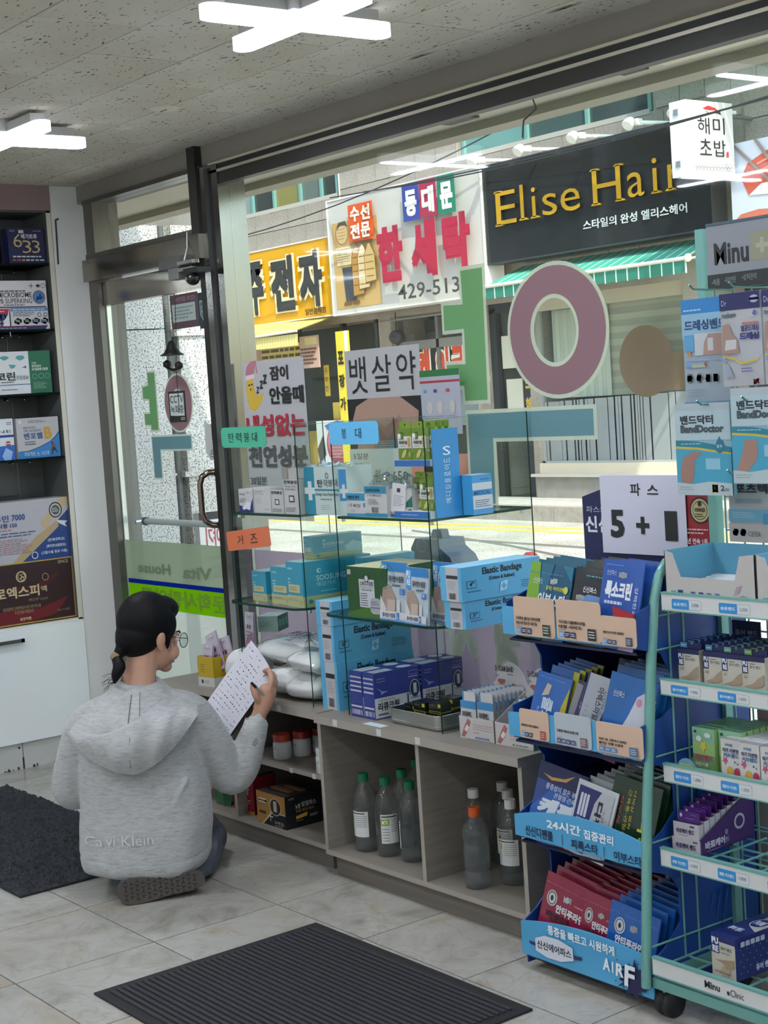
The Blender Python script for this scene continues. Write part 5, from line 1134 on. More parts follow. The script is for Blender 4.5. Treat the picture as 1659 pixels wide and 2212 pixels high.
# blue two tier display with hanging green packs
t = thing('pack_display', 'blue and white two tier card display with tall printed side board', 'display', (-3.592,2.785,Z1))
b = MB(); b.box(0,0,0, .165,.09,.020, M('#c3c6c8', .5), F=M('#2a66a8', .5)); b.build('lower_tray', t)
b = MB(); b.box(0,.012,.150, .165,.10,.168, M('#c3c6c8', .5), F=M('#2a62a4', .5)); b.build('upper_tray', t)
b = MB(); b.box(.03,.098,.02, .165,.104,.25, M('#5c5952', .7)); b.build('back_card', t)
b = MB(); b.box(.166,.02,.0, .172,.115,.255, M('#2f8fd0', .4)); a = Art(b, (.172,.02,.0), (0,1,0), (0,0,1), (1,0,0), .095, .255)
for i, ch in enumerate('메디컬플로이드'): a.t(.38,.16+.075*i,.60,.215+.075*i,ch,'#d8e8f2',rot=90)
a.t(.36,.70,.66,.80,'S','#e6f0f6'); b.build('side_board', t)
b = MB(); a = Art(b, (0,0,0), (1,0,0), (0,0,1), (0,-1,0), .165, .02); a.l(.2,.35,.85,.7,1,'#7fa6d0'); b.build('tray_print', t)
GA_ = [('r',0,0,1,1,'#5f7a22'),('r',0,.36,1,.74,'#c2c4bd'),('e',.33,.76,.13,.12,'#23301a'),('e',.33,.76,.09,.085,'#5f7a22'),('r',.02,.70,.24,.82,'#d5d8cc'),('t',.10,.48,.72,.60,'마데카맘','#2b2c26',{'b':.03}),('l',.12,.62,.6,.68,1,'#6a6c62'),('l',.12,.40,.65,.46,1,'#8a8c84'),('p',[(.25,.04),(.45,.08),(.62,.22),(.64,.32),(.45,.30),(.28,.16)],'#b8ab6a'),('e',.86,.16,.08,.09,'#8fa052'),('r',.76,.4,.92,.7,'#b08a3a')]
def green_pack(label, x, y, z, dx, tilt=0):
    q = thing('green_pack', label, 'pack', (x, y, z), 0, 'green dressing packs')
    b = MB(); b.box(0,0,0, .062,.012,.092, M('#6b8a2a', .35), R=M('#8fb04a', .35)); b.build('carton', q)
    b = MB(); b.box(.004,.005,.092, .058,.007,.110, M('#6f8c24', .4)); b.tube([(.031,.004,.102),(.031,.0045,.102)], .003, '#20240f', 8); b.build('hang_tab', q)
    b = MB(); face_art(b, 'F', .062, .012, .092, GA_); a = Art(b, (.062,0,0), (0,1,0), (0,0,1), (1,0,0), .012, .092); a.r(.1,.25,.9,.7,'#d3d6cc'); a.l(.3,.3,.7,.66,6,'#3c4030',.6); b.build('printed_design', q)
    return q
for i in range(2): green_pack('green and white dressing pack on the upper tier, %s, facing front' % ('left one','middle one')[i], -3.588+.068*i, 2.812, Z1+.169, 0)
for i in range(3): green_pack('green and white dressing pack on the upper tier, row at the right end, %s back' % ('first','second','third')[i], -3.497+.006*i, 2.828+.02*i, Z1+.169, 0)
for i in range(2): green_pack('green and white dressing pack on the lower tier, %s' % ('short left one','centre one')[i], -3.555+.055*i, 2.812+.022*(1-i), Z1+.021, 0)
for i in range(2): green_pack('green and white dressing pack on the lower tier, right row, %s back' % ('second','third')[i], -3.494+.006*i, 2.835+.02*i, Z1+.021, 0)
box('plaster_box', 'small sky blue and white box standing alone at the right end of the upper shelf', (-3.436,2.905,Z1), .06, .075, .115, 0, '#3f92c4', {'R':[('r',0,.62,1,.80,'#c3c8ca'),('r',0,.48,1,.62,'#3f92c4'),('r',0,.14,1,.48,'#c3c8ca'),('t',.06,.50,.92,.60,'MEDICAL','#235a8a',{'b':.02}),('l',.4,.86,.95,.90,1,'#1f4f7a'),('l',.1,.18,.9,.38,4,'#4f565c',.35)]}, cols={'T':'#a9d0e2'})
# middle shelf, left stand: teal gauze cartons
TE, CRM = '#2b8ea6', '#a8ab7c'
def gauze(label, A, w, d, h, rz=0, big=True, name='gauze_carton'):
    F = [('r',0,0,1,.26,CRM),('l',.1,.80,.4,.9,1,'#8fc0c4'),('l',.1,.5,.28,.66,2,'#9cc8cc'),('r',.12,.32,.82,.50,'#b6b288'),('l',.2,.36,.7,.46,2,'#7a7a58',.4),('l',.12,.14,.7,.20,2,'#7e8060',.3),('ring',.85,.10,.06,.05,.015,'#6b7050')]
    S = [('r',0,0,1,.24,CRM),('t',.20,.56,.62,.68,'SOOSUNG','#c3d8da',{'b':.01}),('t',.20,.44,.48,.53,'멸균거즈','#a8ccd0'),('e',.24,.78,.035,.05,'#b9d6d8'),('e',.25,.78,.02,.03,TE),('p',[(.68,.2),(.95,.1),(1,.5),(.82,.66),(.64,.42)],'#8fb4bc'),('e',.1,.12,.03,.05,'#1d8a98'),('l',.25,.3,.55,.34,1,'#9cc8cc')]
    return pack(name, label, 'box', A, w, d, h, rz, TE, {'F':F,'R':S}, 'teal gauze cartons', cols={'T':'#8fb6ba','D':CRM})
gauze('small teal and cream gauze carton at the left end of the middle shelf', (-4.42,2.80,Z2), .086, .12, .100, 0)
gauze('narrow teal and cream gauze carton, second on the middle shelf', (-4.288,2.79,Z2), .118, .15, .123, -2)
gauze('largest teal and cream gauze carton at the right of the middle shelf', (-4.172,2.775,Z2), .095, .27, .146, -2)
gauze('teal gauze carton lying on top of the largest gauze carton', (-4.170,2.85,Z2+.147), .055, .19, .072, -4)
gauze('teal gauze carton at the back behind the largest one', (-3.99,2.92,Z2), .05, .20, .15, -3)
# elastic bandage cartons (long boxes, ends facing the shop)
SK = '#58a9cf'
def elastic(label, A, w, d, h, rz, num, side=True):
    F = [('r',.28,0,.86,1,'#b4b4b8'),('r',.30,.66,.84,.76,'#26282c'),('l',.34,.34,.74,.60,6,'#85868c',.3),('bar',.40,.06,.72,.24,'#2e3034')]
    S = [('t',.26,.66,.76,.92,'Elastic Bandage','#16202a',{'b':.03}),('t',.34,.50,.66,.64,'(Cotton & Rubber)','#1a2b38',{'b':.03}),('r',.06,.36,.18,.58,'#1f3c50'),('r',.065,.375,.175,.565,SK),('t',.09,.42,.15,.55,num,'#16202a',{'b':.02}),('l',.06,.24,.24,.30,1,'#2f5f78'),('p',[(.46,.14),(.55,.18),(.57,.46),(.48,.42)],'#a9d6ea'),('x',.515,.30,.18,SK,{'th':.4}),('l',.74,.16,.96,.40,4,'#2f5f78',.3)]
    return pack('elastic_bandage_carton', label, 'box', A, w, d, h, rz, SK, {'F':F,'R':S}, 'sky blue elastic bandage cartons', cols={'T':'#8fc9e2'})
elastic('sky blue elastic bandage carton at the bottom of the three high stack on the counter', (-4.035,2.79,.515), .088, .31, .152, 0, '6"')
elastic('sky blue elastic bandage carton in the middle of the three high stack', (-4.037,2.79,.668), .085, .31, .114, 0, '5"')
elastic('sky blue elastic bandage carton on top of the three high stack between the glass stands', (-4.040,2.79,.783), .090, .29, .078, 0, '4"')
elastic('sky blue elastic bandage carton, upper of two at the right of the glass shelf', (-3.300,2.702,Z2+.086), .092, .29, .094, -1, '4"')
elastic('sky blue elastic bandage carton, lower of two at the right of the glass shelf', (-3.298,2.710,Z2+.0085), .085, .29, .076, 1, '3"')
# first aid kit and film packs
pack('first_aid_box', 'dark green first aid kit box with white label on the lower right glass shelf', 'box', (-3.752,2.712,Z2+.0085), .185, .20, .150, 3, '#1d4a22',
    {'F': [('p',[(0,0),(1,0),(1,.35),(0,.08)],'#3f6a1c'),('r',.30,.20,.68,.76,'#b9bcc0'),('t',.33,.63,.66,.72,'스피드구급함','#2a2d30',{'b':.02}),('r',.31,.60,.67,.606,'#2a2d30'),('t',.37,.53,.62,.58,'First Aid Kit','#3a3d40'),('l',.33,.22,.52,.50,6,'#3a3d40',.3),('e',.50,.78,.055,.075,'#20221f'),('e',.50,.78,.042,.058,'#b9bcc0'),('rr',.56,.08,.84,.40,'#9b9ea8'),('l',.60,.26,.8,.34,2,'#5a5d66'),('r',.57,.2,.83,.215,'#5a5d66'),('rr',.03,.84,.12,.94,'#c8ccc4'),('ring',1.0,.85,.20,.24,.01,'#3c6a30'),('ring',1.0,.85,.15,.18,.008,'#3c6a30')]}, None, cols={'T':'#c9c49a','R':'#1d4a22'})
def film_pack(label, A, w, h, rz, lean, num):
    return pouch('film_dressing_pack', label, 'pack', A, w, h, lean, rz, '#a9b4bc',
      [('r',0,.84,1,1,'#2878b8'),('p',[(0,.62),(.22,.60),(.25,.95),(0,.98)],'#3f8fc8'),('t',.02,.80,.20,.94,'PU','#d3dfe8',{'b':.04}),('t',.05,.68,.22,.79,'RE','#d3dfe8',{'b':.04}),('t',.32,.66,.92,.77,'퓨어방수필름','#22303e',{'b':.02}),('l',.5,.58,.92,.63,1,'#4a5a66',.7),('p',[(0,.10),(.10,.55),(.35,.60),(.62,.40),(.62,.18),(0,.16)],'#9a857a'),('p',[(.0,.1),(.0,.42),(.26,.18)],'#c4c2be'),('r',.28,.10,.60,.36,'#b0a396'),('r',.66,.10,.80,.36,'#bfc1c2'),('r',.78,.46,.96,.56,'#2d6fae'),('t',.84,.48,.9,.545,num,'#dfe8f0'),('r',0,.0,1,.16,'#c3c6c8'),('t',.10,.05,.62,.13,'퓨어방수필름','#22303e',{'b':.02}),('r',.66,.03,.78,.15,'#2d6fae'),('t',.69,.05,.75,.13,num,'#dfe8f0'),('r',0,0,1,.03,'#5f93c0')], 'waterproof film packs')
film_pack('clear and blue film dressing pack with large size mark, leaning by the first aid box', (-3.600,2.722,Z2+.0085), .125, .170, -3, 5, 'L')
film_pack('clear and blue film dressing pack with medium size mark, next to the bandage cartons', (-3.470,2.712,Z2+.0085), .105, .160, -4, 5, 'M')
film_pack('clear and blue film dressing pack leaning behind the medium one', (-3.430,2.775,Z2+.0085), .11, .170, -4, 6, 'M')
# counter top goods -----------------------------------------------------
t = thing('yellow_display_box', 'yellow card box holding pink packets at the left of the counter', 'box', (-4.746,2.755,.515), 8)
b = MB(); h = .105; YB = M('#b59a12', .45)
for (x0,y0,x1,y1) in ((0,0,.088,.003), (0,.087,.088,.09), (0,0,.003,.09), (.085,0,.088,.09)): b.box(x0,y0,0, x1,y1,h if x0 < .08 else h, YB)
b.box(0,0,0, .088,.09,.003, YB); b.box(-.0006,-.0006,0, .0886,.0906,.032, M('#b9bab4', .5)); b.build('carton', t)
b = MB(); a = Art(b, (0,0,0), (1,0,0), (0,0,1), (0,-1,0), .088, .105, base=.0009); a.l(.18,.44,.46,.78,4,'#6f6418',.25); a.r(.2,.1,.32,.22,'#26272a'); a.l(.38,.1,.7,.22,2,'#7a7b76',.3)
a = Art(b, (.088,0,0), (0,1,0), (0,0,1), (1,0,0), .09, .105, base=.0009); a.p([(.38,.84),(.62,.84),(.62,.74),(.5,.64),(.38,.74)],'#4a2a1a'); a.r(.42,.77,.58,.80,'#c9a03a'); b.build('printed_design', t)
PK = [('r',0,0,1,1,'#b3a2b0'),('r',0,.62,1,1,'#b9b2bc'),('t',.2,.80,.8,.9,'키즈밴드','#7a5f78'),('r',.25,.5,.4,.62,'#4a3048'),('r',.5,.5,.65,.62,'#4a3048'),('p',[(.0,.0),(1,.1),(.9,.4),(.3,.3)],'#8a5f78'),('l',.1,.05,.9,.45,4,'#7d4f6a',.3),('e',.5,.93,.05,.02,'#e8e8e8')]
for i, (x, y, z, rz, ry, h) in enumerate(((-4.745,2.775,.56,4,0,.10), (-4.70,2.80,.555,10,-24,.14), (-4.685,2.825,.555,20,-18,.12))):
    pouch('pink_packet', 'pink and white packet in the yellow box, %s' % ('low one at the front left','tall one leaning left','one behind the tall one')[i], 'packet', (x, y, z), .062, h, 6, rz, '#b3a2b0', PK, 'pink packets in the yellow box', ry=ry, t=.003)
pouch('pink_packet', 'pink and white packet standing alone between the cotton bags and the glass', 'packet', (-4.585,2.865,.66), .055, .115, 3, 0, '#b3a2b0', PK, 'pink packets in the yellow box', t=.003)
b = MB(); b.tube([(-4.90,2.93,.53),(-4.76,2.97,.53)], .014, M('#a9aeae', .5), 10); tag(b.build('rolled_packet'), 'small grey rolled packet lying on the counter left of the yellow box', 'packet')
# cotton bags
def cotton(label, x, y, z, w, d, h, rz, seed, print_=True):
    random.seed(seed); ph = [random.uniform(0, 6.28) for _ in range(8)]
    t = thing('cotton_bag', label, 'bag', (x, y, z), rz, 'bagged cotton rolls')
    b = MB()
    def f(u, v):
        a = 2*PI*u; e = .38; c, s_ = math.cos(a), math.sin(a)
        px = abs(c)**e*(1 if c > 0 else -1); py = abs(s_)**e*(1 if s_ > 0 else -1)
        q = math.sin(PI*v)**.30 if 0 < v < 1 else 0
        rip = .010*math.sin(7*u*2*PI+ph[0]+3*v)*math.sin(PI*v)+.006*math.sin(15*u*2*PI+ph[1])+.006*math.sin(22*v+ph[2]+8*u)
        return (w/2+(w/2*px)*q*(1+rip), d/2+(d/2*py)*q*(1+rip), h*v+.006*math.sin(a*3+ph[3])*math.sin(PI*v))
    b.grid(f, 48, 20, M('#eeeeec', .9)); b.build('cotton', t)
    b = MB()
    b.grid(lambda u, v: tuple(Vector(f(u, v))*1.0+Vector(((Vector(f(u, v))-Vector((w/2,d/2,h/2)))*.03))+Vector((0,0,.003*math.sin(40*u+9*v+ph[4])))), 48, 20, thin_glass('bag_plastic', '#fafbfb', 2.0), smooth=False); b.build('plastic_wrap', t)
    if print_:
        b = MB(); a = Art(b, (w*.12,d*.15,h+.004), (1,0,0), (0,1,0), (0,0,1), w*.7, d*.6); a.t(.1,.45,.6,.85,'화장솜','#3a4048',b=.02); a.l(.1,.1,.9,.4,4,'#59606a',.4); b.build('printed_design', t)
    return t
cotton('large clear bag of white cotton on top, dark print on its upper side', -4.50, 2.82, .608, .36, .25, .088, 4, 1)
cotton('clear bag of white cotton at the bottom of the stack, front', -4.44, 2.765, .515, .38, .27, .092, 8, 2, False)
cotton('clear bag of white cotton on the right side leaning on the bandage cartons', -4.255, 2.775, .515, .185, .25, .085, 10, 3, False)
cotton('shiny clear bag of cotton on the right of the stack, second from below', -4.25, 2.79, .603, .18, .23, .075, 4, 4, True)
cotton('small crumpled bag of cotton beside the yellow box', -4.64, 2.79, .515, .13, .14, .135, 0, 5, False)
pack('green_carton', 'grey and green carton standing on the cotton bags by the left glass pane', 'box', (-4.56,2.90,.700), .075, .10, .055, 35, '#8ea39a', {'R':[('r',0,0,1,1,'#2a6a52'),('r',.1,.3,.3,.75,'#5d9a82'),('r',.4,.3,.6,.75,'#5d9a82'),('r',.7,.3,.9,.75,'#5d9a82')],'F':[('l',.1,.3,.8,.7,4,'#6f8078',.3)]}, cols={'T':'#a9bdb2'})
# blue ointment cartons, two by two
def ointment(label, A, w, d, h, rz=0):
    F = [('r',.06,.86,.94,.895,'#b3b4c0'),('r',.06,.76,.94,.795,'#b3b4c0'),('r',.06,.66,.94,.695,'#b3b4c0'),('r',.06,.56,.94,.60,'#b3b4c0'),('l',.12,.30,.85,.52,6,'#4d5590',.35),('r',.06,.22,.94,.26,'#b9bac4'),('bar',.10,.06,.80,.17,'#c3c4cc'),('r',.86,.06,.92,.17,'#c3c4cc')]
    S = [('p',[(0,.03),(1,.03),(1,.42),(.76,.40),(.76,.46),(0,.46)],'#c3c6c6'),('e',.88,.52,.11,.20,'#c9ccd0'),('e',.88,.52,.10,.185,'#1f2a50'),('r',.85,.42,.92,.64,'#c3c6c6'),('r',.705,.16,.735,.44,'#1f2a50'),('t',.06,.18,.52,.36,'리큐크림','#22262e',{'b':.03}),('t',.06,.38,.42,.43,'고함량 피부 연화크림','#3a3e46'),('l',.06,.08,.3,.13,1,'#3a3e46',.7),('l',.06,.78,.26,.90,2,'#8b93bc',.3),('r',.76,.84,.95,.93,'#8b93bc'),('r',.765,.85,.945,.92,'#2b3a86'),('l',.74,.77,.95,.82,1,'#a9b0d0'),('p',[(.04,.70),(.16,.60),(.30,.58),(.2,.56),(.12,.52),(.14,.58)],'#8f9ad0'),('l',.78,.30,.98,.36,1,'#5f82b8')]
    T_ = [('r',.12,.05,.88,.46,'#c3c6cc'),('l',.2,.1,.8,.4,4,'#8a90a0',.3),('e',.5,.78,.36,.14,'#c3c6cc')]
    return pack('ointment_carton', label, 'box', A, w, d, h, rz, '#2b3a86', {'F':F,'R':S,'T':T_}, 'navy ointment cartons')
ointment('navy and white ointment carton, front left of the four', (-3.858,2.772,.515), .064, .178, .142)
ointment('navy and white ointment carton, front right of the four', (-3.790,2.772,.515), .056, .178, .142)
ointment('navy and white ointment carton, back left of the four', (-3.852,2.957,.515), .064, .166, .142)
ointment('navy and white ointment carton, back right of the four', (-3.787,2.957,.515), .056, .166, .142)
# tray with small dark green boxes
t = thing('metal_tray', 'brushed metal tray with rounded corners on the right counter', 'tray', (-3.68,2.778,.515))
b = MB(); TW, TD, TH = .240, .115, .046; AL = M('#a9a9a5', .3, .9)
def rrect(x0, y0, x1, y1, q, n=6):
    P = []
    for cx, cy, a in ((x1-q,y1-q,0),(x0+q,y1-q,90),(x0+q,y0+q,180),(x1-q,y0+q,270)):
        for i in range(n+1): P.append((cx+q*math.cos(R(a+90*i/n)), cy+q*math.sin(R(a+90*i/n))))
    return P
o1, o2, i1 = rrect(.006,.006,TW-.006,TD-.006,.02), rrect(0,0,TW,TD,.022), rrect(.003,.003,TW-.003,TD-.003,.02)
n = len(o1); vs = [(x,y,0) for x, y in o1]+[(x,y,.006) for x, y in o2]+[(x,y,TH) for x, y in o2]+[(x,y,TH) for x, y in i1]+[(x,y,.004) for x, y in i1]
b.add(vs, [(k*n+i, k*n+(i+1) % n, (k+1)*n+(i+1) % n, (k+1)*n+i) for k in range(4) for i in range(n)]+[list(range(n))[::-1], list(range(4*n,5*n))], AL); b.build('body', t)
b = MB(); b.tube([(x,y,TH) for x, y in o2], .0015, M('#d8d8d4', .2, .9), 6, closed=True); b.tube([(x*1.002,y,.014) for x, y in o2], .001, M('#d8d8d4', .2, .9), 5, closed=True); b.build('rim', t)
DKG = [('r',.05,.18,.95,.38,'#8f8f1e'),('r',.12,.22,.88,.34,'#23261a'),('r',.72,.66,.92,.9,'#b9ad2a'),('l',.1,.75,.55,.82,1,'#7a7c70')]
for i, (x, y, z, rz, l) in enumerate(((-3.645,2.815,.53,0,'front left low one'), (-3.592,2.808,.545,0,'front one standing higher in the middle'), (-3.525,2.812,.55,2,'one beside the glass edge'), (-3.515,2.845,.558,8,'one lying across the back right'))):
    pack('eye_drop_box', 'tiny dark green glossy box in the metal tray, %s' % l, 'box', (x, y, z), .058, .05, .042, rz, '#1b2119', {'F':DKG,'R':[('r',0,.28,1,.36,'#7d7d1c')]}, 'dark green boxes in the tray', rough=.12)
# foam band displays with rows of small boxes
def foam(label, A, w, d, rz, tall, ad):
    t = thing('foam_band_display', label, 'display', A, rz, 'foam band display cartons')
    h = .064; C_ = M('#b9b6b4', .5); G_ = M('#6a6864', .6)
    b = MB(); b.box(0,0,0, w,.002,h, C_, B=G_); b.box(0,d-.002,0, w,d,tall, C_, B=G_)
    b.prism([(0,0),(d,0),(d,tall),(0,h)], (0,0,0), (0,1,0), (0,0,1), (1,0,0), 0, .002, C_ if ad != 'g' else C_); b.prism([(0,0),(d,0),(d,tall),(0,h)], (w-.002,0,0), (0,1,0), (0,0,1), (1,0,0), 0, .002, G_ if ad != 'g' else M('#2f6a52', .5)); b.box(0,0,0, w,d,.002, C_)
    pts = [(0,tall),(.02,tall+.02)]+[(.02+(w*.75)*i/10, tall+.02+.05*math.sin(PI*(.12+.75*i/10))) for i in range(11)]+[(w,tall+.005),(w,tall-.06),(0,tall-.06)]
    b.prism(pts, (0,d-.002,0), (1,0,0), (0,0,1), (0,-1,0), 0, .002, C_); b.build('carton', t)
    b = MB(); a = Art(b, (0,0,0), (1,0,0), (0,0,1), (0,-1,0), w, h)
    a.p([(.05,.12),(.16,.62),(.26,.95),(.34,.80),(.24,.35),(.13,.08)],'#9c6460'); a.p([(.14,.42),(.22,.66),(.29,.55),(.21,.30)],'#d0cac4'); a.l(.40,.45,.98,.75,3,'#b08484',.3); a.l(.40,.30,.64,.40,1,'#b08484',.3); a.t(.46,.08,.86,.17,'■ (주)동아제약','#3a62a0' if ad != 'g' else '#2f7a5a',b=.02)
    a = Art(b, (0,d-.004,tall-.06), (1,0,0), (0,0,1), (0,-1,0), w, .14)
    a.t(.10,.72,.62,.84,'Dr.FOAM BAND','#2a2a2c',b=.03); a.l(.45,.66,.66,.69,1,'#5a5a5c'); a.l(.1,.60,.22,.66,2,'#5a5a5c'); a.p([(.14,.52),(.2,.57),(.38,.56),(.35,.48),(.24,.45)],'#9c5c54'); a.p([(.36,.10),(.46,.08),(.64,.34),(.66,.48),(.58,.50),(.40,.24)],'#8f5f5c'); a.p([(.44,.28),(.52,.22),(.6,.38),(.54,.46)],'#c9c4c0')
    b.build('printed_design', t)
    return t
foam('white foam band display carton with blue lettering, left one on the counter end', (-3.345,2.776,.515), .140, .145, 3, .13, 'b')
foam('white foam band display carton with green lettering, right one at the counter end', (-3.198,2.780,.515), .146, .13, 3, .13, 'g')
def foam_box(label, A, w, h, rz, col):
    t = thing('foam_band_box', label, 'box', A, rz, 'small foam band boxes')
    d = .013
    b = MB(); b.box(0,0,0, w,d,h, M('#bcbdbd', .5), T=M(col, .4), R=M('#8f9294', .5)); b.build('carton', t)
    b = MB(); b.box(.012,.004,h, w-.004,.006,h+.026, M('#c6c6c6', .5)); b.box(.002,.007,h, .014,.009,h+.026, M(col, .4)); b.build('hang_tab', t)
    b = MB(); a = Art(b, (0,0,0), (1,0,0), (0,0,1), (0,-1,0), w, h); a.r(0,.80,1,1,col); a.t(.10,.55,.72,.72,'닥터폼밴드','#26282c',b=.03); a.l(.1,.42,.6,.48,1,'#85878a'); a.p([(.08,.22),(.3,.36),(.42,.3),(.3,.2)],'#9a6a48'); b.build('printed_design', t)
    return t
BLU, GRB = '#3f86bc', '#2f7a5c'
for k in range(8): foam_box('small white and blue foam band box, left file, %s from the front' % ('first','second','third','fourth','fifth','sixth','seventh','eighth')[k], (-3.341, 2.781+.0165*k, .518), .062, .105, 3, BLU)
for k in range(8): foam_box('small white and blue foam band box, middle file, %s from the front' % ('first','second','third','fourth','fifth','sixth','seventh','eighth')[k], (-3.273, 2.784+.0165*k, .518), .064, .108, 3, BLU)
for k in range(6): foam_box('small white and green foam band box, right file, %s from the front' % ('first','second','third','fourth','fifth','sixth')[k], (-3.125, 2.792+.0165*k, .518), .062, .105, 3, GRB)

# ================================================================== blue cardboard patch display
NVY = M('#10183a', .5, noise=.03, scale=8); DB = M('#133f88', .45, noise=.03, scale=8); LB = M('#4fa0cc', .45)
SX, SY = -2.93, 2.60                      # front left foot of the stand
t = thing('patch_display', 'tall navy cardboard display with four sloping trays and light blue fronts', 'display stand', (SX, SY, 0))
W = .445
prof = [(.40,.015),(.40,1.02),(.14,1.02),(.115,.985),(.01,.955),(.01,.872),(.09,.85),(.118,.80),(.118,.72),(.08,.70),(.01,.688),(.01,.607),(.07,.585),(.108,.54),(.108,.47),(.06,.43),(.01,.408),(.01,.345),(.08,.32),(.11,.28),(.11,.20),(.05,.15),(.01,.13),(.01,.015)]
for x in (0, W-.004):
    b = MB(); b.prism(prof, (x,0,0), (0,1,0), (0,0,1), (1,0,0), 0, .004, DB); b.build('side_panel', t)
b = MB(); b.box(0,.396,.015, W,.40,1.02, NVY); b.build('back_panel', t)
TZ = (.862, .600, .338, .035)
for z in TZ:
    b = MB(); b.add([(.004,.012,z),(W-.004,.012,z),(W-.004,.39,z+.035),(.004,.39,z+.035),(.004,.012,z-.006),(W-.004,.012,z-.006),(W-.004,.39,z+.029),(.004,.39,z+.029)], [(0,1,2,3),(7,6,5,4),(0,4,5,1)], NVY); b.build('tray_floor', t)
def lip(z0, zl, zm, zr, name='front_lip'):
    b = MB(); pts = [(-.006,z0),(W+.004,z0)]
    for i in range(17):
        u = 1-i/16; q = zl*(1-u)*(1-2*u)+zm*4*u*(1-u)+zr*u*(2*u-1)
        pts.append((-.006+(W+.01)*u, q))
    b.prism(pts, (0,0,0), (1,0,0), (0,0,1), (0,-1,0), -.004, .0, LB); return b.build(name, t)
lip(.874,.945,.945,.945); lip(.612,.672,.684,.688); lip(.352,.406,.437,.412); lip(.040,.126,.152,.136)
b = MB(); b.add([(.395,-.003,.885),(.455,-.003,.885),(.452,-.003,.955),(.385,-.003,.972)], [(0,1,2,3)], M('#a3262e', .5)); b.add([(.395,.0,.885),(.455,.0,.885),(.452,.0,.955),(.385,.0,.972)], [(3,2,1,0)], M('#a3262e', .5)); b.build('red_flag', t)
# header board
b = MB(); pts = [(-.03,1.02),(.415,1.02),(.42,1.195),(.345,1.212),(.28,1.232),(.20,1.237),(.12,1.233),(.05,1.215),(-.03,1.192)]
b.prism(pts, (0,.33,0), (1,0,0), (0,0,1), (0,-1,0), -.004, 0, M('#171d48', .5)); b.build('header_board', t)
m = MB(); a = Art(m, (-.03,.33,1.02), (1,0,0), (0,0,1), (0,-1,0), .45, .217)
a.p([(.74,0),(.99,0),(1.0,.81),(.88,.88),(.74,.95)],'#8c1f28'); a.t(.03,.60,.19,.68,'파스의','#b7b9c9'); a.t(.02,.36,.22,.56,'신신','#cfd0da',b=.03)
a.e(.905,.66,.075,.155,'#26221c'); a.e(.905,.66,.064,.133,'#b7a878'); a.e(.905,.66,.052,.11,'#2e2a22'); a.e(.905,.66,.048,.10,'#b7a878'); a.t(.865,.64,.945,.69,'WINNER','#22201c',b=.03); a.l(.87,.58,.94,.63,2,'#22201c',.4); a.e(.905,.735,.014,.03,'#22201c')
a.l(.78,.38,.96,.46,2,'#d9b9b9',.4); a.t(.79,.27,.95,.34,'7년 연속 1위','#e3d3d3',b=.03)
m.build('header_print', t)
m = MB(); a = Art(m, (0,0,0), (1,0,0), (0,0,1), (0,-1,0), 1, 1, base=.0006)
a.t(.23,.632,.265,.66,'효과','#d9e6ee'); a.t(.155,.900,.178,.935,'72','#d9e6ee'); a.t(.345,.64,.36,.665,'시','#d9e6ee')
a.t(.115,.391,.235,.417,'24시간','#e3ebee',b=.03); a.t(.245,.389,.345,.413,'집중관리','#e3ebee',b=.03)
a.t(.035,.360,.135,.386,'신신디펜쿨','#1c2340',b=.02); a.r(.168,.358,.170,.384,'#1c2340'); a.t(.20,.357,.292,.381,'피록스타','#1c2340',b=.02); a.r(.312,.356,.314,.382,'#1c2340'); a.t(.345,.356,.435,.380,'이부스타','#1c2340',b=.02)
a.t(.098,.115,.33,.140,'통증을 빠르고 시원하게','#e3ebee',b=.03)
a.p([(.025,.082),(.06,.082),(.06,.072),(.03,.074)],'#24365c'); a.p([(.18,.082),(.215,.085),(.215,.075),(.18,.072)],'#24365c')
a.p([(.05,.062),(.05,.094),(.085,.108),(.135,.11),(.185,.100),(.187,.068),(.14,.054),(.09,.053)],'#cfd4de'); a.t(.057,.071,.18,.092,'신신에어파스','#1a1c26',b=.02)
random.seed(8); sp = [(.39+.052*(1+.35*random.uniform(-1,1))*math.cos(2*PI*i/26)*(.75 if i % 2 else 1.1), .075+.038*(1+.3*random.uniform(-1,1))*math.sin(2*PI*i/26)*(.75 if i % 2 else 1.15)) for i in range(26)]
a.p(sp,'#1b1f4c')
for i in range(16): a.e(.39+random.uniform(-.06,.06), .075+random.uniform(-.05,.045), .0022, .0022, '#1b1f4c', 6)
for ch, x0, x1, z0, z1 in (('A',.292,.315,.075,.107), ('I',.322,.328,.075,.103), ('R',.335,.36,.072,.104), ('F',.362,.400,.055,.108)): a.t(x0,z0,x1,z1,ch,'#e6ebee',b=.03,shear=.1)
m.build('lip_print', t)
# the 5 + 1 paper taped on the header
q = thing('offer_paper', 'white paper reading five plus one taped onto the navy header', 'paper', (-2.887, 2.925, 1.046))
b = MB(); b.box(0,0,0, .292,.001,.204, M('#c3c4d2', .6)); b.build('paper', q)
b = MB(); a = Art(b, (0,0,0), (1,0,0), (0,0,1), (0,-1,0), .292, .204)
a.t(.37,.74,.49,.90,'파','#232326',b=.02); a.t(.57,.76,.70,.88,'스','#232326',b=.02); a.t(.11,.20,.28,.56,'5','#1d211f',b=.035); a.x(.50,.37,.22,'#1d211f',.28); a.t(.76,.19,.90,.56,'1','#1d211f',b=.03)
b.build('lettering', q)
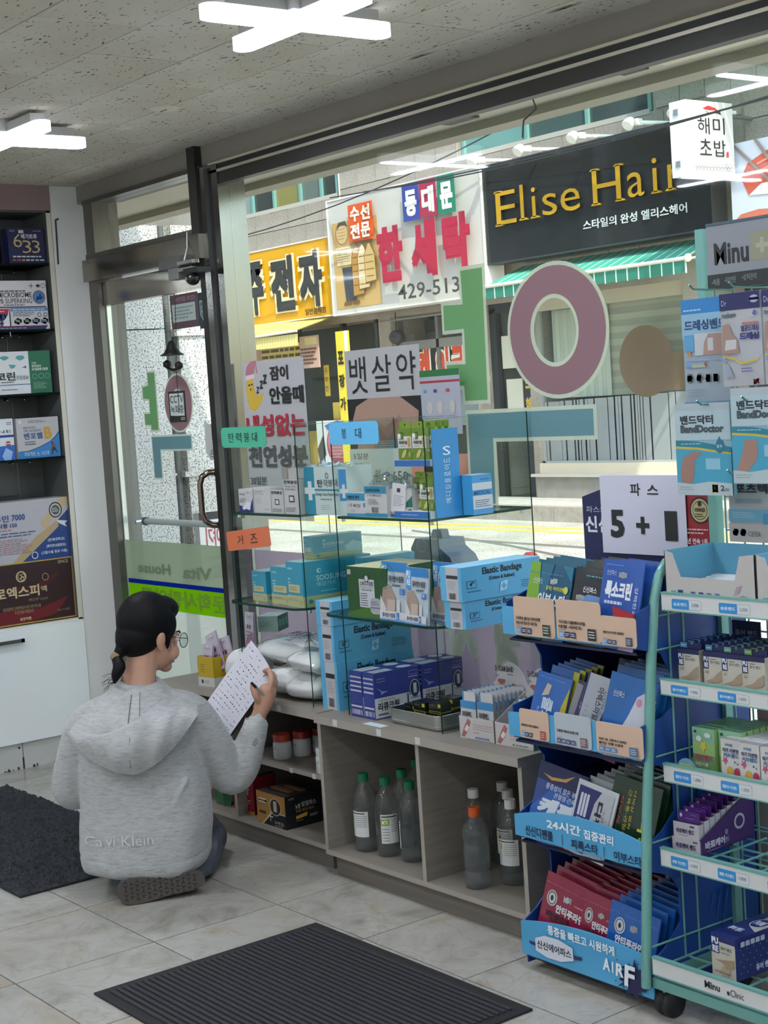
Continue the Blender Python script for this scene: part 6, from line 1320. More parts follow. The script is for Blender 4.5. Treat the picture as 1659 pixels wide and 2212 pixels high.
# price cards on the fronts
def card(label, x, z, w, h, col, words, chips, pic):
    q = thing('product_card', label, 'card', (x, 2.5965, z), 0, 'product cards on the display fronts')
    b = MB(); a = Art(b, (0,0,0), (1,0,0), (0,0,1), (0,-1,0), w, h, base=0); a.rr(0,0,1,1,M(col,.5),.10); n = len(b.v); b.add([(x_,.0022,z_) for x_, y_, z_ in b.v], [list(range(n))[::-1]], M(col,.5))
    for i in range(n): p, r_ = b.v[i], b.v[(i+1) % n]; b.add([p, r_, (r_[0],.0022,r_[2]), (p[0],.0022,p[2])], [(3,2,1,0)], M(col,.5))
    b.build('card', q)
    b = MB(); a = Art(b, (0,0,0), (1,0,0), (0,0,1), (0,-1,0), w, h, base=.0012)
    for i, wd in enumerate(words): a.t(.06,.40-.12*i,.06+.60/(1+.15*i),.49-.12*i,wd,'#2a2622',b=.03)
    a.l(.06,.235,.24,.26,1,'#4a4640')
    for i, c in enumerate(chips): a.rr(.06+.135*i,.06,.175+.135*i,.21,c,.02); a.l(.075+.135*i,.09,.165+.135*i,.18,2,'#c9d3e0',.5)
    a.r(.72,.05,.90,.34,pic); a.l(.74,.1,.88,.3,3,'#c9cfc0',.4)
    b.build('printed_design', q)
CRMC = '#c9ac95'
CH = ['#5f9ac9','#22284c','#2a3050']
card('cream card with rounded corners, left on the top tray front', -2.888, .876, .146, .098, CRMC, ['국내최초 붙이는 이부프로펜','만세 이상 청소년 사용가능'], CH, '#2c4030')
card('cream card with rounded corners, middle of the top tray front', -2.735, .878, .150, .098, CRMC, ['국내 최초 디클로페낙나트륨','대형 사이즈'], CH, '#23262e')
card('small cream card on the right of the top tray front', -2.585, .877, .112, .070, CRMC, ['관절염이 있는 부위 강력한 소염진통효과'], CH, '#3a3f58')
card('cream card on the left of the second tray front', -2.890, .614, .105, .074, CRMC, ['시원하게 붙이고 관리하는 생활용 파스'], CH, '#a8423a')
card('glossy pale grey card in the middle of the second tray front', -2.763, .614, .125, .080, '#aeb6bb', ['고함량 케토프로펜 7매'], ['#3a3a6a']*4, '#7a5a5c')
card('cream card with blue chips on the right of the second tray front', -2.620, .616, .150, .074, CRMC, ['하루 1매, 시원하고 강력한','붙이는 진통 소염제'], ['#3f86bc']*3, '#4a6a9a')
# patch packets in the trays
def patch(label, x, z, w, h, y, lean, col, art, rz=0, ry=0, group=None): return pouch('patch_packet', label, 'packet', (x, y, z), w, h, lean, rz, col, art, group, ry=ry, t=.004, puff=.0025)
def files(label, x, z, w, h, y, lean, col, n, dx, dy, dz, group, ry=0, art=()):
    o = None
    for k in range(n):
        l = label % ('next behind the front one','second behind the front one','third behind the front one','fourth behind the front one','fifth behind the front one','sixth behind the front one','seventh behind the front one','eighth behind the front one','ninth behind the front one')[k]
        p = (x+dx*(k+1), y+dy*(k+1), z+dz*(k+1))
        if o is None: o = patch(l, p[0], p[2], w, h, p[1], lean, col, art, 0, ry, group)
        else: again(o, p, None, l)
WHT = '#d3dbe2'
g = 'patch packets on the top tray'
patch('teal and lime patch packet, left front on the top tray', -2.895, .868, .150, .192, 2.622, 14, '#17506e', [('p',[(0,0),(.26,0),(.30,.5),(.22,1),(0,1)],'#6f9a2a'),('p',[(.24,0),(.5,0),(.42,.5),(.55,1),(.26,1),(.30,.5)],'#1d5f78'),('p',[(.75,1),(1,.8),(1,1)],'#1c6a80'),('t',.28,.44,.92,.62,'이부스타',WHT,{'b':.03,'shear':.1}),('t',.44,.66,.85,.72,'붙이는 이부프로펜','#b9c04a',{'b':.02}),('e',.90,.69,.05,.05,'#b9c04a'),('rr',.52,.74,.68,.82,'#c3c9cc'),('t',.12,.72,.34,.80,'신신파스','#c9d3d6'),('l',.5,.34,.9,.38,1,'#b9c04a'),('l',.02,.86,.98,.875,1,'#3f7a90',.8)], 0, 4, g)
patch('black patch packet with a blue figure, middle front on the top tray', -2.735, .868, .135, .186, 2.622, 14, '#23282c', [('p',[(.0,.30),(.12,.55),(.4,.66),(.9,.64),(1,.5),(1,.2),(.6,.2),(.3,.35),(.2,.2)],'#5f84b4'),('t',.36,.34,1.0,.52,'디클로맥스','#9aa0b8',{'b':.03,'shear':.1}),('t',.26,.68,.6,.76,'신신파스','#c9ccce',{'b':.02}),('rr',.12,.56,.32,.64,'#c9c9c6'),('l',.5,.53,.95,.57,1,'#8f6a5a'),('l',.4,.26,.9,.30,1,'#c9ccce'),('l',.3,.88,.9,.92,1,'#4f8a9a')], 0, 4, g)
patch('tall royal blue patch packet with a knee picture, right front on the top tray', -2.632, .868, .130, .210, 2.618, 12, '#234f9c', [('t',.12,.56,.78,.76,'록소크린',WHT,{'b':.045,'shear':.12}),('t',.12,.82,.36,.88,'신신파스','#b9c6e0'),('rr',.42,.80,.62,.87,'#c3c9cc'),('l',.14,.49,.72,.54,1,'#b9c6e0',.7),('e',.46,.30,.13,.08,'#9a6a6a'),('p',[(.5,.32),(.78,.40),(.85,.22),(.6,.1)],'#3a3456'),('e',.18,.30,.10,.06,'#3f6a2c'),('t',.10,.28,.27,.33,'신제품','#d3d04a',{'b':.02}),('p',[(.62,0),(1,0),(1,.2),(.8,.18)],'#b08aa8'),('t',.86,.30,.94,.72,'강력한효과','#c9d3e6',{'rot':-90}),('l',.1,.93,.6,.95,1,'#5f84c4')], 0, 3, g)
files('teal patch packet on the top tray, %s', -2.895, .874, .150, .188, 2.622, 14, '#1a5a70', 4, .003, .022, .001, g, 4)
files('dark patch packet on the top tray, %s', -2.735, .872, .130, .192, 2.630, 14, '#2f3734', 4, .003, .022, .001, g, 4)
files('royal blue patch packet on the top tray, %s', -2.632, .870, .130, .200, 2.626, 12, '#27509c', 3, .003, .022, .0, g, 3)
g = 'patch packets on the second tray'
patch('bright blue patch packet with vertical lettering, left front on the second tray', -2.905, .606, .115, .175, 2.625, 14, '#1f62b4', [('t',.30,.04,.62,.66,'쿨드림','#cfe0f0',{'b':.03,'rot':-90,'shear':.1}),('t',.18,.1,.26,.5,'파스형 냉감시트','#9cc0e6',{'rot':-90}),('p',[(.25,.66),(.35,.86),(.48,.84),(.44,.70)],'#c3b4a6'),('p',[(.72,.0),(1,.1),(1,.9),(.86,.6)],'#b9a81e'),('l',.1,.92,.9,.95,1,'#4f8ad0')], 4, 8, g)
files('blue and yellow patch packet on the second tray, %s', -2.885, .612, .10, .180, 2.632, 14, '#1d5a9c', 5, .003, .018, .002, g, 8, [('r',.8,0,1,1,'#a8a22a')])
patch('violet patch packet standing edge on beside the blue one', -2.795, .606, .06, .165, 2.640, 16, '#3a2f66', [('r',.0,.0,.35,.95,'#8a8c90'),('t',.5,.1,.85,.9,'APEX','#9a8fc0',{'rot':-90,'b':.02})], 0, 14, g)
patch('silver and violet patch packet with yellow angular lettering, middle of the second tray', -2.745, .604, .150, .190, 2.632, 15, '#2c2a58', [('p',[(.0,.0),(.42,.0),(.40,.20),(.66,1),(.06,1)],'#aab0b8'),('p',[(.66,0),(1,0),(1,.4),(.8,.1)],'#6a2a4a'),('t',.30,.34,.44,.86,'아렉스마일드','#2e3240',{'rot':-90,'b':.02}),('t',.44,.5,.50,.84,'신신파스','#3a3e4c',{'rot':-90}),('t',.56,.12,.78,.82,'APEX','#c9c23a',{'rot':-90,'b':.03}),('l',.1,.1,.2,.6,8,'#8a8f98',.2)], 0, 9, g)
patch('dark violet patch packet behind the silver one on the second tray', -2.700, .615, .12, .205, 2.70, 15, '#2a2750', [('r',.4,.86,.9,.97,'#55606a')], 0, 6, g)
patch('sky blue patch packet with a white foot picture, right front on the second tray', -2.656, .604, .155, .200, 2.628, 14, '#1c66b0', [('p',[(.40,.34),(.52,.55),(.62,.78),(.80,.88),(1,.80),(1,.30),(.85,.26),(.6,.36)],'#c9ccd4'),('e',.68,.72,.06,.05,'#c98aa0'),('e',.86,.32,.06,.04,'#c98aa0'),('r',0,0,1,.22,'#b9c3cc'),('t',.08,.06,.26,.16,'신신','#2a3f7a',{'b':.02}),('t',.27,.04,.82,.18,'디펜쿨','#26356e',{'b':.035,'shear':.1}),('l',.12,.22,.6,.26,1,'#7f9ac0'),('t',.14,.72,.38,.80,'신신파스','#c9d6e6',{'b':.02})], 0, 7, g)
files('sky blue patch packet on the second tray, %s', -2.655, .608, .145, .205, 2.632, 14, '#1b5c9c', 4, .003, .020, .002, g, 5)
g = 'patch packets on the third tray'
patch('deep blue patch packet with big white slanted lettering, left front on the third tray', -2.925, .346, .170, .200, 2.622, 16, '#1b3f86', [('p',[(0,.4),(.4,.75),(1,.6),(1,.3),(.4,.2),(0,.2)],'#2258a4'),('p',[(0,.78),(1,.74),(1,1),(0,1)],'#1a2148'),('p',[(.1,.86),(.3,.80),(.6,.84),(.75,.95),(.55,.87),(.3,.84)],'#b98a4a'),('t',.14,.34,.95,.58,'케펨',WHT,{'b':.05,'shear':.2}),('t',.22,.68,.92,.76,'통증성이 많은 부위','#b9c3d6',{'b':.02,'shear':.1}),('t',.42,.60,.95,.67,'관절염·근육통','#b9c3d6',{'b':.02,'shear':.1}),('p',[(.4,.05),(.55,.22),(.7,.18),(.95,.30),(.95,.05)],'#8a3a34'),('p',[(.6,.1),(.8,.26),(.9,.12)],'#6a7a2a')], 0, 7, g)
for k in range(3): pack('patch_box', 'black blue patch carton lying at the back of the third tray, %s layer' % ('bottom','middle','top')[k], 'box', (-2.915+.003*k, 2.76, .362+.041*k), .155, .12, .040, 0, '#1b2450')
patch('white edged violet patch packet with sideways lettering, middle front on the third tray', -2.775, .344, .135, .180, 2.615, 15, '#c3c6ca', [('rr',.07,.04,.93,.93,'#b4b8be',{'q':.02}),('p',[(.07,.04),(.50,.04),(.44,.3),(.50,.75),(.62,.93),(.07,.93)],'#262a66'),('rr',.14,.52,.20,.84,'#c9ccd8',{'q':.02}),('rr',.22,.52,.28,.84,'#c9ccd8',{'q':.02}),('rr',.30,.52,.36,.84,'#c9ccd8',{'q':.02}),('rr',.14,.36,.36,.50,'#8f95b4',{'q':.02}),('t',.56,.34,.72,.80,'디펜','#22242e',{'rot':-90,'b':.04}),('t',.54,.10,.66,.32,'플라스타','#2e323c',{'rot':-90,'b':.02}),('t',.76,.36,.80,.72,'소염진통','#a83a44',{'rot':-90})], 0, 8, g)
files('grey white patch packet on the third tray, %s', -2.765, .348, .135, .178, 2.62, 15, '#8f9498', 6, .003, .022, .002, g, 8)
patch('dark green patch packet with yellow sideways lettering, right front on the third tray', -2.665, .344, .155, .205, 2.628, 15, '#16301f', [('p',[(0,0),(.8,0),(.55,.24),(.2,.18)],'#3f6a2a'),('p',[(.25,.05),(.4,.2),(.55,.16),(.5,.04)],'#a8783a'),('t',.66,.20,.92,.60,'타박','#c9c024',{'rot':-90,'b':.03}),('t',.36,.30,.43,.88,'근육통·관절통','#b9a82e',{'rot':-90}),('t',.46,.42,.52,.88,'타박상 염좌','#b9a82e',{'rot':-90}),('t',.22,.45,.29,.80,'첩부제','#a83a34',{'rot':-90}),('rr',.62,.10,.74,.26,'#c9ccc9')], 0, 6, g)
files('dark green patch packet on the third tray, %s', -2.664, .346, .150, .205, 2.632, 15, '#1a3526', 5, .003, .022, .001, g, 6)
g = 'patch packets on the bottom tray'
RD, BB = '#8c1d3c', '#1a5aa8'
def anti(col, word2, c2): return [('l',.02,.87,.98,.88,1,'#b0617c' if col == RD else '#4f86c4',.8),('ring',.20,.70,.11,.10,.02,'#c9ccc9'),('e',.20,.70,.075,.07,'#c3c9c6'),('e',.20,.70,.03,.035,'#2a2a2c'),('rr',.44,.72,.60,.80,'#c9c9c9'),('l',.68,.72,.92,.75,1,'#d09aac'),('t',.32,.55,.92,.66,'안티푸라민','#e0dde0',{'b':.045}),('t',.14,.44,.62,.54,word2,c2,{'b':.03})]
FACE = [('p',[(.42,.0),(.95,.0),(1,.25),(.92,.40),(.70,.44),(.56,.34)],'#2a76c0'),('p',[(.66,.24),(.70,.32),(.80,.32),(.86,.22),(.84,.08),(.72,.06)],'#8a5f4e'),('p',[(.62,.22),(.66,.33),(.76,.37),(.86,.32),(.88,.16),(.83,.24),(.70,.26)],'#1c1a1c'),('t',.64,.37,.86,.40,'지친목어깨',"#b9d0e6")]
patch('large crimson patch packet, left front on the bottom tray', -2.925, .052, .165, .205, 2.628, 12, RD, anti(RD,'더블파워','#4a2a36')+[('r',0,0,.48,.26,'#1e2024'),('t',.1,.16,.3,.23,'온열감','#3a9ad0',{'b':.02}),('t',.32,.17,.46,.23,'효과','#b99a3a',{'b':.02}),('t',.1,.05,.44,.14,'PO BOX','#c9c9c9',{'b':.02})]+FACE, 0, 9, g)
files('crimson patch packet on the bottom tray, left file, %s', -2.922, .055, .16, .208, 2.632, 12, '#7f1f38', 8, .003, .024, .0035, g, 9)
patch('smaller crimson patch packet, middle front on the bottom tray', -2.772, .048, .125, .190, 2.622, 12, RD, anti(RD,'더블파워','#4a2a36')+FACE, 0, 7, g)
files('crimson patch packet on the bottom tray, middle file, %s', -2.768, .052, .125, .190, 2.626, 12, '#741c34', 9, .003, .023, .0025, g, 7)
patch('bright blue patch packet with a face, right front on the bottom tray', -2.672, .046, .158, .190, 2.620, 10, BB, [('l',.02,.87,.98,.88,1,'#4f86c4',.8),('p',[(.3,0),(1,.0),(1,.45),(.8,.5),(.55,.3)],'#3a84cc'),('ring',.24,.72,.11,.105,.02,'#c9ccc9'),('e',.24,.72,.075,.075,'#c3c9c6'),('e',.24,.72,.03,.035,'#2a2a2c'),('rr',.46,.70,.60,.79,'#c9ccd0'),('t',.18,.48,.76,.60,'안티푸라민','#dfe5ea',{'b':.045}),('t',.16,.36,.52,.46,'쿨파워','#b9c04a',{'b':.03}),('e',.82,.16,.10,.15,'#9a6a58'),('p',[(.70,.2),(.74,.34),(.86,.36),(.94,.26),(.94,.1),(.88,.24),(.76,.24)],'#1c1a1c'),('r',.78,.05,.9,.08,'#1c1a1c')], 0, 6, g)
files('bright blue patch packet on the bottom tray, %s', -2.672, .050, .152, .190, 2.624, 10, '#174e94', 9, .003, .024, .003, g, 6)

# ================================================================== mint wire rack on castors
MINT = M('#6fa59c', .35, .2); WHP = M('#c9cbc8', .4)
RX = -2.455
t = thing('wire_rack', 'mint green wire rack on castors with white price rails and hanging packs', 'rack', (RX, 2.57, 0))
RW = .60
for x in (-.03, RW+.02):
    b = MB(); pts = [(x,.01,.075),(x,.04,.45),(x,.085,.84),(x,.105,.98),(x,.125,1.035),(x,.155,1.062),(x,.20,1.068),(x,.34,1.068)]
    b.tube(pts, .0125, MINT, 8); b.build('front_post', t)
    b = MB(); b.box(x-.012,.325,.08, x+.012,.350,1.84, MINT); b.build('back_post', t)
    for y0, z0, y1, z1 in ((.03,.165,.33,.16), (.055,.41,.33,.41), (.075,.56,.33,.56), (.082,.61,.33,.61), (.095,.86,.33,.86), (.10,.94,.33,.94)):
        b = MB(); b.tube([(x,y0,z0),(x,y1,z1)], .003, MINT, 6); b.build('side_wire', t)
    for y in (.15,.20):
        b = MB(); b.tube([(x,y,.11),(x,y,1.065)], .003, MINT, 6); b.build('side_wire', t)
RAILS = ((.008,.116,.153), (.055,.364,.402), (.080,.559,.597), (.085,.764,.797), (.103,.959,.996))
for k, (y, z0, z1) in enumerate(RAILS):
    b = MB(); b.box(-.005,y,z0, RW,y+.004,z1, WHP); b.box(-.006,y-.001,z1-.001, RW,y+.012,z1+.004, MINT); b.box(-.005,y-.0005,z0-.003, RW,y+.006,z0, MINT); b.build('price_rail', t)
    b = MB()
    for i in range(9): b.tube([(.0+RW*i/8,y+.006,z0+.012),(.0+RW*i/8,.34,z0+.012)], .0028, MINT, 5)
    for i in range(5): b.tube([(0,y+.05+.07*i,z0+.009),(RW,y+.05+.07*i,z0+.009)], .0028, MINT, 5)
    s = b.build('shelf_wires', t); s['kind'] = 'stuff'
b = MB()
for i in range(12): b.tube([(RW*i/11,.338,.10),(RW*i/11,.338,1.70)], .0024, MINT, 5)
for i in range(20): b.tube([(0,.340,.16+.08*i),(RW,.340,.16+.08*i)], .0024, MINT, 5)
b.build('back_grid', t)['kind'] = 'stuff'
b = MB(); b.box(-.04,.02,.075, RW+.03,.035,.10, MINT); b.box(-.04,.30,.075, RW+.03,.32,.10, MINT); b.box(-.04,.02,.075, -.02,.33,.10, MINT); b.box(RW,.02,.075, RW+.02,.33,.10, MINT); b.build('base_frame', t)
for x in (-.005, RW):
    for y in (.05, .30):
        b = MB(); b.tube([(x,y,.075),(x,y,.06)], .01, MINT, 8); X = Matrix.Translation((x,y+.01,.034)) @ Matrix.Rotation(R(90), 4, 'Y')
        b.lathe([(.010,-.022),(.033,-.020),(.034,-.012),(.034,-.004),(.028,-.002),(.028,.002),(.034,.004),(.034,.012),(.033,.020),(.010,.022)], M('#1b1b1c', .6), n=20, X=X); b.build('castor', t)
# price labels
BL = '#2f86c4'
WORDS = (('습윤밴드','2,000'), ('퓨어밴드','1,000'), ('알뜰키즈 키즈밴드','1,000'), ('뽀롱 키즈밴드','1,000'))
for k, (y, z0, z1) in enumerate(RAILS[::-1][:4]):
    for i in range(4):
        b = MB(); h = z1-z0; a = Art(b, (.027+.139*i,y,z0+h*.12), (1,0,0), (0,0,1), (0,-1,0), .088, h*.62)
        a.rr(0,0,1,1,'#6f8fa8',.2); a.rr(.008,.03,.992,.97,'#c9cdcd',.2); a.rr(0,0,.59,1,BL,.15); a.t(.06,.32,.53,.66,WORDS[k][0],'#dbe8f2',b=.02); a.t(.68,.32,.92,.68,WORDS[k][1],'#5a6672')
        b.build('price_label', t)
b = MB(); a = Art(b, (0,.008,0), (1,0,0), (0,0,1), (0,-1,0), 1, 1, base=.0006); a.t(.152,.126,.196,.143,'Minu','#2b3033',b=.026); a.t(.216,.125,.224,.135,'e','#2b3033',b=.05); a.t(.226,.125,.264,.141,'Clinic','#2b3033'); b.build('rail_lettering', t)
# header
b = MB(); b.box(0,.318,1.705, RW,.325,1.845, M('#7f838a', .5)); b.box(-.001,.316,1.692, RW,.325,1.728, M('#1d2324', .4)); b.box(0,.316,1.842, RW,.326,1.848, M('#3a5560', .4)); b.build('header_sign', t)
b = MB(); a = Art(b, (0,.318,1.705), (1,0,0), (0,0,1), (0,-1,0), .60, .14); a.t(.035,.31,.205,.68,'Minu','#14191a',b=.028); a.r(.215,.32,.33,.78,'#84856f'); a.x(.27,.55,.25,'#9a9a86',.3)
a = Art(b, (0,.316,1.692), (1,0,0), (0,0,1), (0,-1,0), .60, .036, base=.0006); a.t(.02,.3,.06,.7,'•제품','#8a9394'); a.t(.085,.35,.14,.75,'•피부전문','#8a9394'); a.t(.17,.4,.24,.8,'•상처관리','#8a9394'); b.build('header_print', t)
for i, (x, z) in enumerate(((.055,1.69), (.17,1.685), (.29,1.685), (.06,1.425), (.19,1.43), (.31,1.43), (.14,1.265))):
    b = MB(); b.tube([(x,.338,z),(x,.25,z),(x,.20,z+.002),(x,.185,z+.012)], .0025, M('#5d8f86', .35, .3), 6); b.build('hook', t)

# hanging packs
def hang(label, x, y, z, w, h, col, art, group='hanging dressing packs'):
    return pouch('hanging_pack', label, 'pack', (x, y, z), w, h, 0, 0, col, art, group, t=.010, puff=.003, rough=.2)
hang('sky blue dressing band pack hanging at the upper left of the rack', -2.492, 2.835, 1.428, .138, .245, '#8f9ba4',
   [('r',0,.86,1,1,'#2474b0'),('r',0,.62,1,.86,'#7fa6bc'),('l',.05,.88,.5,.91,1,'#9cc4de'),('t',.06,.70,.98,.80,'드레싱밴드','#22406e',{'b':.035}),('r',.05,.50,.26,.66,'#4f8fb8'),('r',.27,.46,.98,.67,'#aeb4b8'),('p',[(.45,.46),(.48,.58),(.58,.66),(.9,.66),(.95,.46)],'#9c7f74'),('r',.56,.50,.68,.62,'#b4b8ba'),('p',[(.1,.46),(.2,.46),(.15,.52)],'#b9783a'),('l',.04,.40,.9,.43,1,'#7f9ac0'),('rr',.06,.34,.18,.38,'#4f8fc8'),('r',.2,.345,.5,.375,'#9aa38c'),('rr',.07,.20,.20,.29,'#9aa0a4'),('rr',.27,.20,.42,.29,'#9aa0a4'),('rr',.48,.20,.60,.28,'#9aa0a4'),('rr',.65,.20,.76,.28,'#9aa0a4'),('rr',.085,.21,.185,.28,'#a9b3b8'),('rr',.285,.21,.405,.28,'#a9b3b8'),('l',.08,.06,.5,.15,3,'#7a8a9a',.35),('r',0,0,1,.015,'#3f7fb0'),('p',[(.47,.375),(.5,.40),(.53,.375),(.5,.35)],'#b03a44')])
def navy_pack(label, x, y=2.782): return hang(label, x, y, 1.465, .114, .208, '#a2a4a8',
   [('r',0,.82,1,1,'#171d52'),('t',.05,.87,.18,.93,'Dr','#9aa0c0'),('rr',.74,.88,.98,.96,'#9aa0b4'),('l',.78,.90,.95,.94,2,'#2a3060'),('t',.05,.74,.40,.80,'medicare','#3f5a5c',{'b':.02}),('r',.55,.655,.95,.68,'#a86a64'),('t',.52,.58,.96,.645,'멸균드레싱','#2a2a72',{'b':.03}),('t',.48,.49,.96,.57,'드레싱','#26266e',{'b':.05}),('p',[(.04,.35),(.06,.66),(.22,.68),(.30,.56),(.42,.50),(.46,.35)],'#957a70'),('p',[(.10,.39),(.38,.40),(.40,.50),(.14,.50)],'#b4b4b2'),('p',[(.05,.33),(.3,.31),(.5,.25),(.9,.28),(.99,.33),(.9,.26),(.5,.23),(.3,.29),(.05,.315)],'#b9a82a'),('p',[(.1,.1),(.1,.26),(.2,.22),(.3,.1)],'#8a94a4'),('ring',.12,.28,.05,.03,.015,'#5a6aa0'),('l',.5,.14,.78,.20,2,'#4a4a86',.4),('rr',.78,.02,.92,.06,'#a83a3a'),('p',[(.82,.76),(.86,.8),(.90,.80),(.94,.77),(.88,.74)],'#4a5a9c')])
navy_pack('white dressing pack with navy header, left one on the upper hooks', -2.331)
navy_pack('white dressing pack with navy header, second on the upper hooks', -2.212)
navy_pack('white dressing pack with navy header, third on the upper hooks', -2.094)
def band_doc(label, x, y, z, size, leg): return hang(label, x, y, z, .166, .215, '#7fa8b6',
   [('r',0,.92,1,1,'#9fabb0'),('r',0,.60,1,.92,'#9fb4ba'),('t',.10,.77,.70,.87,'밴드닥터','#22282c',{'b':.035}),('t',.10,.68,.88,.765,'BandDoctor','#3a4a50',{'b':.05}),('p',[(0,.60),(.4,.585),(.7,.55),(1,.52),(1,.46),(.7,.49),(.4,.52),(0,.535)],'#1c7486'),('p',[(0,.535),(.4,.52),(.7,.49),(1,.46),(1,.44),(.7,.465),(.4,.495),(0,.51)],'#b9a23a'),('l',.1,.55,.6,.57,1,'#9cc4cc'),('p',[(0,.0),(1,.0),(1,.44),(.7,.465),(.4,.495),(0,.51)],'#3d93ae'),('p',[(.80,.64),(.88,.54),(.87,.48),(.80,.45),(.73,.48),(.72,.54)],'#17687c'),('t',.75,.51,.85,.55,'방수','#cfe2e6'),leg,('r',.54,.28,.80,.40,'#7fb0c0'),('p',[(0,0),(1,0),(1,.13),(.6,.15),(.3,.12),(0,.14)],'#a4b3b6'),('l',.05,.05,.35,.1,2,'#6f868c',.3),('rr',.64,.03,.74,.12,'#b4b03a'),('t',.66,.06,.72,.10,size,'#2a2c1a'),('t',.79,.05,.86,.11,'2','#2a3236',{'b':.02}),('t',.87,.05,.94,.08,'매입','#2a3236')], 'hanging waterproof band packs')
band_doc('teal waterproof band pack with a knee picture hanging at the left of the rack', -2.497, 2.80, 1.215, 'XL', ('p',[(.10,.10),(.06,.25),(.14,.42),(.34,.48),(.48,.46),(.34,.38),(.32,.22),(.26,.10)],'#8f6f62'))
band_doc('teal waterproof band pack with a foot picture hanging beside the knee one', -2.312, 2.782, 1.245, 'L', ('p',[(.06,.14),(.16,.30),(.22,.46),(.42,.46),(.44,.34),(.40,.24),(.24,.12)],'#957465'))
hang('grey sports tape pack with pale lettering hanging behind the band packs', -2.400, 2.862, 1.10, .20, .142, '#9aa0a0', [('t',.10,.80,.75,.96,'포츠텍스','#1d2226',{'b':.03}),('t',.10,.64,.5,.72,'SPORTSTEX','#7f96a4',{'b':.02}),('r',0,.34,1,.54,'#5f98ae'),('r',.5,.30,1,.48,'#3f86a8'),('l',.06,.40,.45,.50,3,'#a3bcc6',.3),('r',0,0,1,.30,'#aaa8a4'),('rr',.05,.10,.14,.22,'#5a5c5e'),('rr',.16,.10,.25,.22,'#5a5c5e'),('t',.28,.10,.36,.18,'CE','#3a3c3e'),('t',.37,.10,.46,.18,'FDA','#3a3c3e'),('p',[(.8,0),(.84,.5),(.92,.85),(1,.9),(1,0)],'#8a8ea4')], 'hanging sports packs')
# top shelf: open display cartons
def tray_box(label, x, y, w, d, h):
    q = thing('open_display_carton', label, 'carton', (x, y, .984), 0, 'open white display cartons')
    C_, I_ = M('#b3aeaa', .5), M('#5f9fb8', .5)
    pts = [(0,0),(w,0),(w,h),(w-.042,h-.005),(w-.058,.052),(.046,.052),(.024,h-.006),(0,h)]
    b = MB(); b.prism(pts, (0,0,0), (1,0,0), (0,0,1), (0,-1,0), -.002, 0, C_); b.box(0,0,0, .002,d,h, I_, L=C_); b.box(w-.002,0,0, w,d,h, I_, R=C_); b.box(0,d-.002,0, w,d,h+.0, I_, B=C_); b.box(0,0,0, w,d,.002, I_); b.build('carton', q)
    b = MB(); a = Art(b, (0,0,0), (1,0,0), (0,0,1), (0,-1,0), w, h); a.r(.06,.05,.12,.17,'#5a8aa4'); a.r(.14,.05,.20,.20,'#26345c')
    for i, c in enumerate(('#4f4a7c','#3a2f58','#6f6a8c','#5f5a8c')): a.p([(.28+.09*i,.03),(.29+.09*i,.18),(.34+.09*i,.18),(.35+.09*i,.03)],c)
    a.p([(.76,.14),(.82,.22),(.86,.38),(.80,.34)],'#a08a98'); a.p([(.78,.10),(.86,.18),(.95,.13),(.87,.05)],'#7f7f84'); a.l(.78,.02,.9,.05,1,'#8a8a8a'); b.build('printed_design', q)
    return q
tray_box('open white display carton with blue inside holding flat packs, left on the top shelf', -2.455, 2.685, .262, .17, .112)
tray_box('open white display carton on the top shelf, cut by the right frame edge', -2.19, 2.685, .26, .17, .112)
n = 0
for k in range(8):
    for j in range(2):
        n += 1
        p = pouch('flat_pack', 'white flat pack with grey print lying in the left display carton, %s row %s' % (('front','second','third','fourth','fifth','sixth','seventh','back')[k], ('left','right')[j]), 'pack', (-2.447+.123*j, 2.690+.018*k, .990+.003*j+.002*k), .118, .05, 68, 0, '#b9c4c8', [('r',0,.5,1,.9,'#c9ced0'),('l',.05,.55,.9,.8,2,'#4f5f74',.4)], 'flat packs in the display carton', t=.003, puff=.001)
# second shelf: band boxes in four files
PU = [('r',0,.86,1,1,'#1c2352'),('p',[(0,.50),(.26,.50),(.26,.90),(0,.90)],'#1c2352'),('t',.03,.72,.24,.86,'PU','#d6d9e2',{'b':.05}),('t',.06,.54,.24,.69,'RE','#d6d9e2',{'b':.05}),('t',.34,.66,.84,.75,'퓨어 밴드','#3a5a74',{'b':.01}),('l',.34,.77,.66,.82,1,'#4a4a4c'),('p',[(.05,.12),(.45,.22),(.7,.40),(.95,.52),(.95,.20),(.5,.08)],'#a38f78'),('l',.08,.36,.3,.46,2,'#5a544c',.3),('p',[(.08,.4),(.12,.48),(.17,.4)],'#b4a48c')]
def pure(label, x, y, rz=0, w=.062, sticker=None):
    q = thing('band_box', label, 'box', (x, y, .787), rz, 'navy and white band boxes')
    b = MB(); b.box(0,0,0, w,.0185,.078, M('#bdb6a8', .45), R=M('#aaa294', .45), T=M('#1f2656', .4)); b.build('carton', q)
    b = MB(); b.prism([(0,0),(w,0),(w,.016),(w*.62,.016),(w*.6,.009),(w*.52,.009),(w*.5,.016),(0,.016)], (0,.010,.078), (1,0,0), (0,0,1), (0,-1,0), 0, .001, M('#1c2352', .4)); b.build('hang_tab', q)
    b = MB(); face_art(b, 'F', w, .0185, .078, PU); a = Art(b, (.0,.009,.078), (1,0,0), (0,0,1), (0,-1,0), w, .016, base=.0014); a.r(.04,.15,.36,.9,sticker or '#4f86ac'); a.l(.07,.3,.33,.7,1,'#a9c6dc'); b.build('printed_design', q)
    return q
ordn = ('first','second','third','fourth','fifth','sixth','seventh','eighth')
